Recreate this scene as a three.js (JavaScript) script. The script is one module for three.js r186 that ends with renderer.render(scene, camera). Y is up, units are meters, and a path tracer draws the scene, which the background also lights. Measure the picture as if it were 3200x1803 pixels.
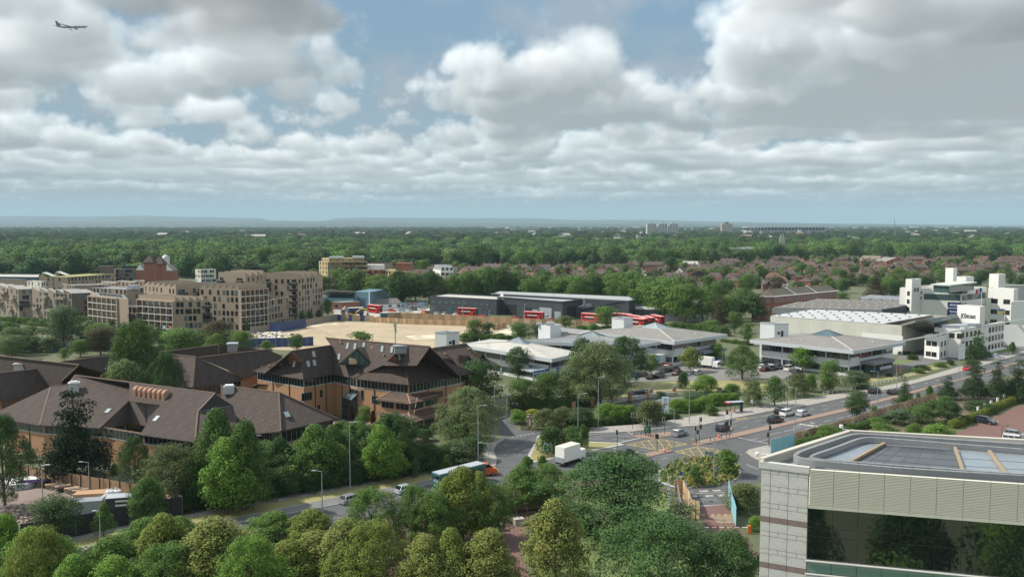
import*as THREE from 'three';
import{mergeGeometries,toCreasedNormals}from 'three/addons/utils/BufferGeometryUtils.js';
import{MarchingCubes}from 'three/addons/objects/MarchingCubes.js';
import{RoundedBoxGeometry}from 'three/addons/geometries/RoundedBoxGeometry.js';

// ---------------------------------------------------------------- camera, sky, sun, exposure
const W0=3200,H0=1803,F0=2750,HORIZON=700,EYE=48;
const PITCH=Math.atan((H0 / 2 - HORIZON)/ F0),CP=Math.cos(PITCH),SP=Math.sin(PITCH);
const scene=new THREE.Scene();
const camera=new THREE.PerspectiveCamera(2*Math.atan(H0 / 2 / F0)*180 / Math.PI,W0 / H0,0.5,60000);
camera.position.set(0,EYE,0);camera.rotation.set(-PITCH,0,0);
const renderer=new THREE.WebGLRenderer({antialias:true});
renderer.toneMapping=THREE.LinearToneMapping;renderer.toneMappingExposure=1.12;
renderer.shadowMap.enabled=true;
const SUN=new THREE.Vector3(-0.69,0.71,-0.10).normalize();
const sun=new THREE.DirectionalLight(new THREE.Color(1,0.94,0.84),5);
sun.position.copy(SUN).multiplyScalar(900).add(new THREE.Vector3(0,0,-250));sun.target.position.set(0,0,-250);
sun.castShadow=true;sun.shadow.mapSize.set(4096,4096);sun.shadow.radius=1.4;
Object.assign(sun.shadow.camera,{left:-700,right:700,top:700,bottom:-700,near:10,far:2500});
scene.add(sun,sun.target);
scene.fog=new THREE.FogExp2(new THREE.Color(0.52,0.75,0.90),0.00005);

// seeded random numbers
function rng(seed){let s=seed>>>0;return()=>{s=(s + 0x6d2b79f5)>>>0;let t=Math.imul(s ^(s>>>15),1|s);t=(t + Math.imul(t ^(t>>>7),61|t))^ t;return((t ^(t>>>14))>>>0)/ 4294967296;};}
const{clamp,lerp,smoothstep}=THREE.MathUtils;

// ---- the sky: sunlit cumulus, marched through a slab of noise above the ground, in a computed equirectangular map
function tile3(N,cells,seed){// tileable inverted cell noise with octaves
const out=new Float32Array(N*N*N);
let amp=0.62,total=0;
for(const C of cells){
const r=rng(seed + C),pts=new Float32Array(C*C*C*3).map(()=>r());
const per=N / C;
for(let z=0;z<N;z++)for(let y=0;y<N;y++)for(let x=0;x<N;x++){
const fx=x / per,fy=y / per,fz=z / per,ix=fx|0,iy=fy|0,iz=fz|0;
let best=9;
for(let dz=-1;dz<=1;dz++)for(let dy=-1;dy<=1;dy++)for(let dx=-1;dx<=1;dx++){
const cx=(ix + dx + C)% C,cy=(iy + dy + C)% C,cz=(iz + dz + C)% C,k=((cz*C + cy)*C + cx)*3;
const ax=ix + dx + pts[k]- fx,ay=iy + dy + pts[k + 1]- fy,az=iz + dz + pts[k + 2]- fz,d=ax*ax + ay*ay + az*az;
if(d<best)best=d;
}
out[(z*N + y)*N + x]+=amp*(1 - Math.min(1,Math.sqrt(best)));
}
total +=amp;amp*=0.5;
}
for(let i=0;i<out.length;i++)out[i]/=total;
return out;
}
function sample3(T,N,x,y,z){
x -=Math.floor(x);y -=Math.floor(y);z -=Math.floor(z);x*=N;y*=N;z*=N;
const x0=x|0,y0=y|0,z0=z|0,fx=x - x0,fy=y - y0,fz=z - z0;
const xa=x0 % N,xb=(x0 + 1)% N,ya=(y0 % N)*N,yb=((y0 + 1)% N)*N,za=(z0 % N)*N*N,zb=((z0 + 1)% N)*N*N;
const a=T[za + ya + xa]*(1 - fx)+ T[za + ya + xb]*fx,b=T[za + yb + xa]*(1 - fx)+ T[za + yb + xb]*fx;
const c=T[zb + ya + xa]*(1 - fx)+ T[zb + ya + xb]*fx,d=T[zb + yb + xa]*(1 - fx)+ T[zb + yb + xb]*fx;
return(a*(1 - fy)+ b*fy)*(1 - fz)+(c*(1 - fy)+ d*fy)*fz;
}
const hash2=(x,y)=>{let h=Math.imul(x,374761393)+ Math.imul(y,668265263)|0;h=Math.imul(h ^(h>>>13),1274126177);return((h ^(h>>>16))>>>0)/ 4294967296;};
function noise2(x,y){const ix=Math.floor(x),iy=Math.floor(y),fx=x - ix,fy=y - iy,u=fx*fx*(3 - 2*fx),v=fy*fy*(3 - 2*fy);return lerp(lerp(hash2(ix,iy),hash2(ix + 1,iy),u),lerp(hash2(ix,iy + 1),hash2(ix + 1,iy + 1),u),v);}
function fbm2(x,y,o=4){let s=0,a=0.5,t=0;for(let i=0;i<o;i++){s +=a*noise2(x,y);t +=a;a*=0.5;x=x*2.03 + 17.1;y=y*2.03 + 5.7;}return s / t;}
function makeSky(){
const W=4096,H=2048,data=new Float32Array(W*H*4);
const N1=64,T1=tile3(N1,[4,8,16],11),N2=48,T2=tile3(N2,[6,12],77);
const BASE=950,TOP=2100;
// where cloud banks and gaps stand, as seen from here along the cloud base: centre, half sizes (in photograph units), more or less cloud, extra height
const banks=[
[800,110,400,170,0.8,650],[250,100,330,140,0.22,500],[60,330,260,130,0.22,500],[760,330,420,60,0.3,400],[1190,190,60,50,0.3,100],
[2350,120,520,110,0.2,400],[1950,20,300,50,0.2,200],[2950,200,420,130,0.2,400],[1750,50,260,60,0.3,300],[1780,420,230,55,0.42,1000],[1480,410,150,50,0.3,700],[2380,345,260,60,0.25,500],[2600,270,200,40,-0.35,0],
[1270,40,190,130,-1.1,0],[1420,190,250,100,-1.1,0],[1620,245,280,65,-0.9,0],[1960,290,240,45,-0.8,0],[1190,305,110,35,-0.5,0],[2610,290,70,30,-0.4,0],[350,112,45,26,-0.4,0],[2980,90,90,40,-0.3,0],[2230,430,90,26,-0.4,0],
];
const cover=(x,z,out)=>{
let c=0.10 + 0.06*smoothstep(Math.hypot(x,z),8500,15000)+ 0.82*fbm2(x / 2900 + 3.7,z / 2900 + 8.2,3),top=270 + 430*noise2(x / 4100 + 9,z / 4100);
if(z<-800){
const dy=BASE - EYE,depth=-z*CP - dy*SP,px=W0 / 2 + F0*x / depth,py=H0 / 2 - F0*(dy*CP - z*SP)/ depth;
if(px>-900&&px<4100&&py>-300)for(const[bx,by,rx,ry,amt,up]of banks){
const d=((px - bx)/ rx)**2 +((py - by)/ ry)**2;
if(d<4){const k=Math.exp(-d*1.3);c +=amt*0.62*k;top +=up*0.42*k;}
}
}
out[0]=clamp(c,0,0.95);out[1]=top;
};
const cv=[0,0];
const density=(x,y,z,fine)=>{
if(y<BASE||y>TOP)return 0;
cover(x,z,cv);
const h=(y - BASE - 260*noise2(x / 700,z / 700)*noise2(x / 1900 + 5,z / 1900))/ cv[1];
if(h>1.25||h<0)return 0;
const shape=smoothstep(h,0,0.16)*(1 - smoothstep(h,0.35,1.2));
let n=sample3(T1,N1,x / 3000,y / 3000*1.1,z / 3000);
n=n -(1 - cv[0]*(0.35 + 0.65*shape))*0.86 + 0.12;
if(n<=0||shape<=0)return 0;
if(fine){const e=sample3(T2,N2,x / 620,y / 620,z / 620);n -=(1 - e)*0.42*(1 - clamp(n*1.6,0,1));if(n<=0)return 0;}
return Math.min(1,n*5.5)*shape;
};
const K=0.0048,AIR=[0.335,0.445,0.475],LIT=[0.98,0.965,0.93],col=[0,0,0];
const ray=(dx,dy,dz,steps,fine,jit)=>{
const e=Math.asin(dy),k=smoothstep(e,0,0.36);
const blue=[lerp(0.33,0.25,k),lerp(0.45,0.43,k),lerp(0.51,0.64,k)];
const c=[0,0,0];let T=1;
if(dy>0.012){
const t0=(BASE - EYE)/ dy,t1=Math.min((TOP - EYE)/ dy,t0 + 30000),n=steps,st=(t1 - t0)/ n;
for(let i=0;i<n&&T>0.02;i++){
const t=t0 +(i + jit)*st,x=dx*t,y=EYE + dy*t,z=dz*t,d=density(x,y,z,fine);
if(d<=0)continue;
const hf=clamp((y - BASE)/ Math.max(500,cv[1]),0,1);
let tau=0,s=55;
for(let j=0;j<5;j++){tau +=density(x + SUN.x*s,y + SUN.y*s,z + SUN.z*s,false)*s*0.75;s*=1.75;}
const sunlit=0.66*Math.exp(-tau*K)+ 0.34*Math.exp(-tau*K*0.3);
const a=1 - Math.exp(-d*K*st),w=T*a,far=Math.exp(-t / 48000),amb=(0.13 + 0.40*hf)*(0.62 + 0.8*noise2(x / 760 + 3,z / 760 + y / 500));
for(let q=0;q<3;q++)c[q]+=w*lerp(AIR[q],LIT[q]*1.5*sunlit + amb*[0.84,1,1.07][q],far);
T*=1 - a;
}
}
const veil=smoothstep(fbm2(dx*5 /(dy + 0.15),dz*3 /(dy + 0.15),4),0.4,0.8)*0.4;
for(let q=0;q<3;q++){
const bg=lerp(blue[q],0.6,veil);
col[q]=lerp(c[q]+ T*bg,AIR[q],1 - smoothstep(e,0,0.03)*0.97 - 0.03);
}
};
// a coarse map all round, and a fine one where the camera looks and a margin about it
const CW=512,CH=256,coarse=new Float32Array(CW*CH*3);
for(let r=CH / 2;r<CH;r++)for(let q=0;q<CW;q++){
const up=((r + 0.5)/ CH - 0.5)*Math.PI,az=((q + 0.5)/ CW - 0.5)*2*Math.PI;
ray(Math.cos(az)*Math.cos(up),Math.sin(up),Math.sin(az)*Math.cos(up),26,false,0.5);
coarse.set(col,(r*CW + q)*3);
}
const az0=-Math.PI / 2 - 0.62,az1=-Math.PI / 2 + 0.62,upMost=0.33;
for(let r=0;r<H;r++){
const up=((r + 0.5)/ H - 0.5)*Math.PI;
for(let q=0;q<W;q++){
const o=(r*W + q)*4;data[o + 3]=1;
if(up<=0){data[o]=0.10;data[o + 1]=0.13;data[o + 2]=0.12;continue;}
const az=((q + 0.5)/ W - 0.5)*2*Math.PI;
const gx=((q + 0.5)/ W*CW - 0.5 + CW)% CW,gy=Math.min(CH - 1.001,Math.max(CH / 2,(r + 0.5)/ H*CH - 0.5)),x0=gx|0,y0=gy|0,fx=gx - x0,fy=gy - y0,x1=(x0 + 1)% CW,y1=Math.min(CH - 1,y0 + 1);
const inX=Math.min(az - az0,az1 - az),inY=upMost + 0.04 - up,k=clamp(Math.min(inX,inY)/ 0.04,0,1);
if(k>0){ray(Math.cos(az)*Math.cos(up),Math.sin(up),Math.sin(az)*Math.cos(up),96,true,0.25 + 0.5*hash2(q,r));}
for(let c=0;c<3;c++){
const g=lerp(lerp(coarse[(y0*CW + x0)*3 + c],coarse[(y0*CW + x1)*3 + c],fx),lerp(coarse[(y1*CW + x0)*3 + c],coarse[(y1*CW + x1)*3 + c],fx),fy);
data[o + c]=0.80*(k>0?lerp(g,col[c],k):g);
}
}
}
const t=new THREE.DataTexture(data,W,H,THREE.RGBAFormat,THREE.FloatType);
t.mapping=THREE.EquirectangularReflectionMapping;t.magFilter=THREE.LinearFilter;t.minFilter=THREE.LinearFilter;t.needsUpdate=true;
return t;
}
scene.background=makeSky();scene.environment=scene.background;

// ---------------------------------------------------------------- helpers
// measuring: a place in the photograph, read in one of a few enlarged pieces of it, turned into a point on a level plane
const PIECE={n:[0,0,1],1:[0,650,3.22],2:[800,650,3.22],3:[1600,650,3.22],4:[2400,650,3.22],5:[0,1050,3.22],6:[800,1050,3.22],7:[1600,1050,3.22],8:[2400,1050,3.22],
A:[0,1353,3.22],B:[800,1353,3.22],C:[1600,1353,3.22],D:[2340,1300,2.885],e:[0,780,4.77],f:[420,780,4.77],g:[900,780,4.77],h:[1900,880,4.77],i:[2660,820,4.77],j:[1900,1180,4.77]};
const V=(x,y,z)=>new THREE.Vector3(x,y,z);
function px(k,x,y){const[a,b,s]=PIECE[k];return[a + x / s,b + y / s];}
function at(k,x,y,h=0){
const[u,v]=px(k,x,y),a=(u - W0 / 2)/ F0,b=(H0 / 2 - v)/ F0;
const dx=a,dy=b*CP - SP,dz=-b*SP - CP,t=(h - EYE)/ dy;
return V(dx*t,h,dz*t);
}
function upTo(k,y,p){const v=px(k,0,y)[1],s=(H0 / 2 - v)/ F0;return EYE + p.z*(SP - s*CP)/(CP + s*SP);}// height over p that shows at row y
const depthOf=(p)=>-p.z*CP -(p.y - EYE)*SP;
function rowOf(p){return[W0 / 2 + F0*p.x / depthOf(p),H0 / 2 - F0*((p.y - EYE)*CP - p.z*SP)/ depthOf(p)];}
const pts=(k,list,h=0)=>{const o=[];for(let i=0;i<list.length;i +=2)o.push(at(k,list[i],list[i + 1],h));return o;};

// names, things, parts
const taken=new Map();
function numbered(n){const c=taken.get(n)??0;taken.set(n,c + 1);return c?n + '_' + String(c).padStart(3,'0'):n;}
function shade(o){o.castShadow=true;o.receiveShadow=true;return o;}
function thing(name,label,category,p=V(0,0,0),turn=0,group){
const o=new THREE.Group();o.name=numbered(name);o.position.copy(p);o.rotation.y=turn;o.userData={label,category};
if(group)o.userData.group=group;
scene.add(o);return o;
}
function part(t,name,geo,mat,props){if(Number.isNaN(geo.attributes.position.array.reduce((s,v)=>s + v,0)))console.log('NaN in',t.name,t.userData.label,name);const m=shade(new THREE.Mesh(geo,mat));m.name=name;if(props)Object.assign(m.userData,props);t.add(m);return m;}
function partW(t,name,geo,mat,props){const p=t.position;geo.translate(-p.x,-p.y,-p.z);return part(t,name,geo,mat,props);}// geometry given in world places
function single(name,label,category,geo,mat,p,group){const m=shade(new THREE.Mesh(geo,mat));m.name=numbered(name);if(p)m.position.copy(p);m.userData={label,category};if(group)m.userData.group=group;scene.add(m);return m;}
function structure(name,geo,mat){const m=shade(new THREE.Mesh(geo,mat));m.name=numbered(name);m.userData.kind='structure';scene.add(m);return m;}
function stuff(name,label,category,geo,mat){const m=shade(new THREE.Mesh(geo,mat));m.name=numbered(name);m.userData={label,category,kind:'stuff'};scene.add(m);return m;}
function copyOf(proto,p,turn=0,label,scale){
const c=proto.clone();c.name=numbered(proto.name.replace(/_\d+$/,''));c.userData={...proto.userData};c.position.copy(p);c.rotation.y=turn;if(label)c.userData.label=label;
if(scale)c.scale.copy(scale);scene.add(c);return c;
}
const swap=(o,name,mat)=>{o.traverse((c)=>{if(c.isMesh&&c.name===name)c.material=mat;});return o;};

// geometry
const flat=(g)=>{const n=g.index?g.toNonIndexed():g;for(const k of Object.keys(n.attributes))if(!['position','normal','uv'].includes(k))n.deleteAttribute(k);return n;};
const merge=(list)=>list.length===1?flat(list[0]):mergeGeometries(list.map(flat));
function metres(g){// uv in metres from the main direction of each face
g=flat(g);const p=g.attributes.position,uv=new Float32Array(p.count*2),a=V(),b=V(),c=V(),n=V();
for(let i=0;i<p.count;i +=3){
a.fromBufferAttribute(p,i);b.fromBufferAttribute(p,i + 1);c.fromBufferAttribute(p,i + 2);
n.crossVectors(b.clone().sub(a),c.clone().sub(a)).normalize();
const up=Math.abs(n.y)>0.98,l=Math.hypot(n.x,n.z)||1,ux=up?1:n.z / l,uz=up?0:-n.x / l;
const vx=up?0:-n.y*n.x / l,vy=up?0:l,vz=up?1:-n.y*n.z / l;
[a,b,c].forEach((q,j)=>{uv[(i + j)*2]=q.x*ux + q.z*uz;uv[(i + j)*2 + 1]=q.x*vx + q.y*vy + q.z*vz;});
}
g.setAttribute('uv',new THREE.BufferAttribute(uv,2));return g;
}
const box=(w,h,d,x=0,y=0,z=0,ry=0)=>{const g=new THREE.BoxGeometry(w,h,d);if(ry)g.rotateY(ry);return flat(g.translate(x,y,z));};
const boxUp=(w,h,d,x=0,y=0,z=0,ry=0)=>box(w,h,d,x,y + h / 2,z,ry);
const cyl=(r0,r1,h,x=0,y=0,z=0,n=10)=>flat(new THREE.CylinderGeometry(r1,r0,h,n).translate(x,y + h / 2,z));
function bar(a,b,w,d=w){const l=a.distanceTo(b),g=new THREE.BoxGeometry(w,d,l),m=new THREE.Matrix4().lookAt(a,b,Math.abs(b.y - a.y)>0.99*l?V(1,0,0):V(0,1,0));g.applyMatrix4(m);const c=a.clone().add(b).multiplyScalar(0.5);return flat(g.translate(c.x,c.y,c.z));}
function rod(a,b,r,r2=r,n=7){const l=a.distanceTo(b),g=new THREE.CylinderGeometry(r2,r,l,n),q=new THREE.Quaternion().setFromUnitVectors(V(0,1,0),b.clone().sub(a).normalize());g.applyQuaternion(q);const c=a.clone().add(b).multiplyScalar(0.5);return flat(g.translate(c.x,c.y,c.z));}
function faces(polys){// flat polygons (lists of points) as one geometry with uv in metres
const pos=[];
for(const poly of polys){
const n=V();for(let i=0;i<poly.length;i++){const a=poly[i],b=poly[(i + 1)% poly.length];n.x +=(a.y - b.y)*(a.z + b.z);n.y +=(a.z - b.z)*(a.x + b.x);n.z +=(a.x - b.x)*(a.y + b.y);}
const ax=Math.abs(n.y)>=Math.abs(n.x)&&Math.abs(n.y)>=Math.abs(n.z)?1:Math.abs(n.x)>Math.abs(n.z)?0:2;
const two=poly.map((p)=>ax===1?new THREE.Vector2(p.x,p.z):ax===0?new THREE.Vector2(p.z,p.y):new THREE.Vector2(p.x,p.y));
for(const t of THREE.ShapeUtils.triangulateShape(two,[])){
const[a,b,c]=t.map((i)=>poly[i]),m=V().crossVectors(b.clone().sub(a),c.clone().sub(a));
for(const p of m.dot(n)<0?[a,c,b]:[a,b,c])pos.push(p.x,p.y,p.z);
}
}
const g=new THREE.BufferGeometry();g.setAttribute('position',new THREE.Float32BufferAttribute(pos,3));g.setAttribute('uv',new THREE.Float32BufferAttribute(new Float32Array(pos.length / 3*2),2));g.computeVertexNormals();
return metres(g);
}
const upward=(poly)=>{let s=0;poly.forEach((a,i)=>{const b=poly[(i + 1)% poly.length];s +=(b.x - a.x)*(b.z + a.z);});return s<0?poly.slice().reverse():poly;};// seen from above, counter-clockwise
const lift=(poly,y)=>poly.map((p)=>V(p.x,y,p.z));
function slab(poly,y0,y1){// sides and top of a level polygon
poly=upward(poly);const list=[lift(poly,y1)];
poly.forEach((a,i)=>{const b=poly[(i + 1)% poly.length];list.push([V(a.x,y0,a.z),V(b.x,y0,b.z),V(b.x,y1,b.z),V(a.x,y1,a.z)]);});
return faces(list);
}
function walls(poly,y0,y1){poly=upward(poly);return faces(poly.map((a,i)=>{const b=poly[(i + 1)% poly.length];return[V(a.x,y0,a.z),V(b.x,y0,b.z),V(b.x,y1,b.z),V(a.x,y1,a.z)];}));}
const sheet=(poly,y)=>faces([lift(upward(poly),y)]);
function ribbon(line,w0,w1,y){// strip along a line on the ground, from offset w0 to w1 on its left
const L=[],R=[];
line.forEach((p,i)=>{const a=line[Math.max(0,i - 1)],b=line[Math.min(line.length - 1,i + 1)],l=Math.hypot(b.x - a.x,b.z - a.z),nx=(b.z - a.z)/ l,nz=-(b.x - a.x)/ l;L.push(V(p.x + nx*w0,y,p.z + nz*w0));R.push(V(p.x + nx*w1,y,p.z + nz*w1));});
return[...L,...R.reverse()];
}
const mix=(a,b,t)=>a.clone().lerp(b,t);
const centre=(list)=>list.reduce((s,p)=>s.add(p),V()).divideScalar(list.length);
function quadFrom(a,b,c){return[a,b,b.clone().add(c).sub(a),c];}// near corner a with its neighbours b and c
function bevelBox(w,h,d,r=0.05,x=0,y=0,z=0){return flat(new RoundedBoxGeometry(w,h,d,2,r).translate(x,y,z));}

// ---------------------------------------------------------------- materials
function canvasTex(w,h,draw,srgb=true){const c=document.createElement('canvas');c.width=w;c.height=h;draw(c.getContext('2d'),w,h);const t=new THREE.CanvasTexture(c);t.wrapS=t.wrapT=THREE.RepeatWrapping;if(srgb)t.colorSpace=THREE.SRGBColorSpace;return t;}
function dataTex(n,fn){// grey or colour factors about 1, linear
const d=new Uint8Array(n*n*4);
for(let y=0;y<n;y++)for(let x=0;x<n;x++){const v=fn(x / n,y / n,x,y),o=(y*n + x)*4;const[r,g,b]=Array.isArray(v)?v:[v,v,v];d[o]=clamp(r*255,0,255);d[o + 1]=clamp(g*255,0,255);d[o + 2]=clamp(b*255,0,255);d[o + 3]=255;}
const t=new THREE.DataTexture(d,n,n,THREE.RGBAFormat);t.wrapS=t.wrapT=THREE.RepeatWrapping;t.magFilter=THREE.LinearFilter;t.minFilter=THREE.LinearFilter;t.needsUpdate=true;return t;
}
const sized=(t,m,m2=m)=>{const c=t.clone();c.repeat.set(1 / m,1 / m2);c.needsUpdate=true;return c;};
function wrapFbm(u,v,f,o,sx=1,sy=1){// seamless over 0..1
const a=(x,y)=>fbm2(x*f*sx + 31,y*f*sy + 7,o),s=(t)=>t*t*(3 - 2*t),k=s(clamp((u - 0.7)/ 0.3,0,1)),l=s(clamp((v - 0.7)/ 0.3,0,1));
return lerp(lerp(a(u,v),a(u - 1,v),k),lerp(a(u,v - 1),a(u - 1,v - 1),k),l);
}
const GRAIN=dataTex(512,(u,v,x,y)=>0.55 + 0.2*(wrapFbm(u,v,5,5)- 0.5)+ 0.14*(wrapFbm(u,v,40,3)- 0.5)+ 0.10*(hash2(x,y)- 0.5));
const BLOTCH=dataTex(256,(u,v)=>0.55 + 0.9*(wrapFbm(u,v,4,6)- 0.5));
const SPECK=dataTex(256,(u,v,x,y)=>0.5 + 0.7*(hash2(x,y)- 0.5)+ 0.5*(wrapFbm(u,v,20,3)- 0.5));
const STREAK=dataTex(256,(u,v,x)=>0.55 + 0.13*(wrapFbm(u,v,4,4,8,1)- 0.5)+ 0.14*(wrapFbm(u,v,4,4)- 0.5));
// brick courses: 16 courses of 8 bricks over 1.8 m by 1.2 m; the pieces are under two pixels in the picture
const BRICKS=dataTex(256,(u,v,x,y)=>{const row=Math.floor(v*16),fy=v*16 - row,fu=u*8 +(row % 2)*0.5,col=Math.floor(fu),fx=fu - col;const m=fy<0.14||fx<0.06,t=hash2(((col % 8)+ 8)% 8 + 3,row);return m?[0.52,0.52,0.5]:[0.46 + 0.22*t,0.45 + 0.2*t,0.45 + 0.18*t].map((c)=>c + 0.05*(hash2(x,y)- 0.5));});
const TILES=dataTex(256,(u,v,x,y)=>{const row=Math.floor(v*12),fy=v*12 - row,fu=u*12 +(row % 2)*0.5,col=Math.floor(fu)% 12,t=hash2(col + 91,row*7);return 0.42 + 0.22*t + 0.06*(hash2(x,y)- 0.5)+(t>0.985?0.25:0)+ 0.3*(wrapFbm(u,v,5,4)- 0.5);});
const TILEBUMP=dataTex(256,(u,v)=>{const row=Math.floor(v*12),fy=v*12 - row,fu=u*12 +(row % 2)*0.5,fx=fu - Math.floor(fu);return 1 - fy*0.85 -(fx<0.08?0.25:0);});
const RIBS=dataTex(64,(u)=>{const f=(u*4)% 1;return f<0.3?1:f<0.42?1 -(f - 0.3)/ 0.12:f<0.88?0:(f - 0.88)/ 0.12;});
const SLABS=dataTex(256,(u,v,x,y)=>{const row=Math.floor(v*6),fy=v*6 - row,fu=u*4 +(row % 2)*0.5,fx=fu - Math.floor(fu),t=hash2((Math.floor(fu)% 4)+ 5,row);return(fy<0.05||fx<0.035?0.40:0.5 + 0.12*t)+ 0.1*(wrapFbm(u,v,12,3)- 0.5);});
const L=(r,g,b)=>new THREE.Color().setRGB(r,g,b);
function M(color,o={}){const{phys,...rest}=o;return new(phys?THREE.MeshPhysicalMaterial:THREE.MeshStandardMaterial)({color,roughness:0.8,metalness:0,...rest});}
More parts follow.
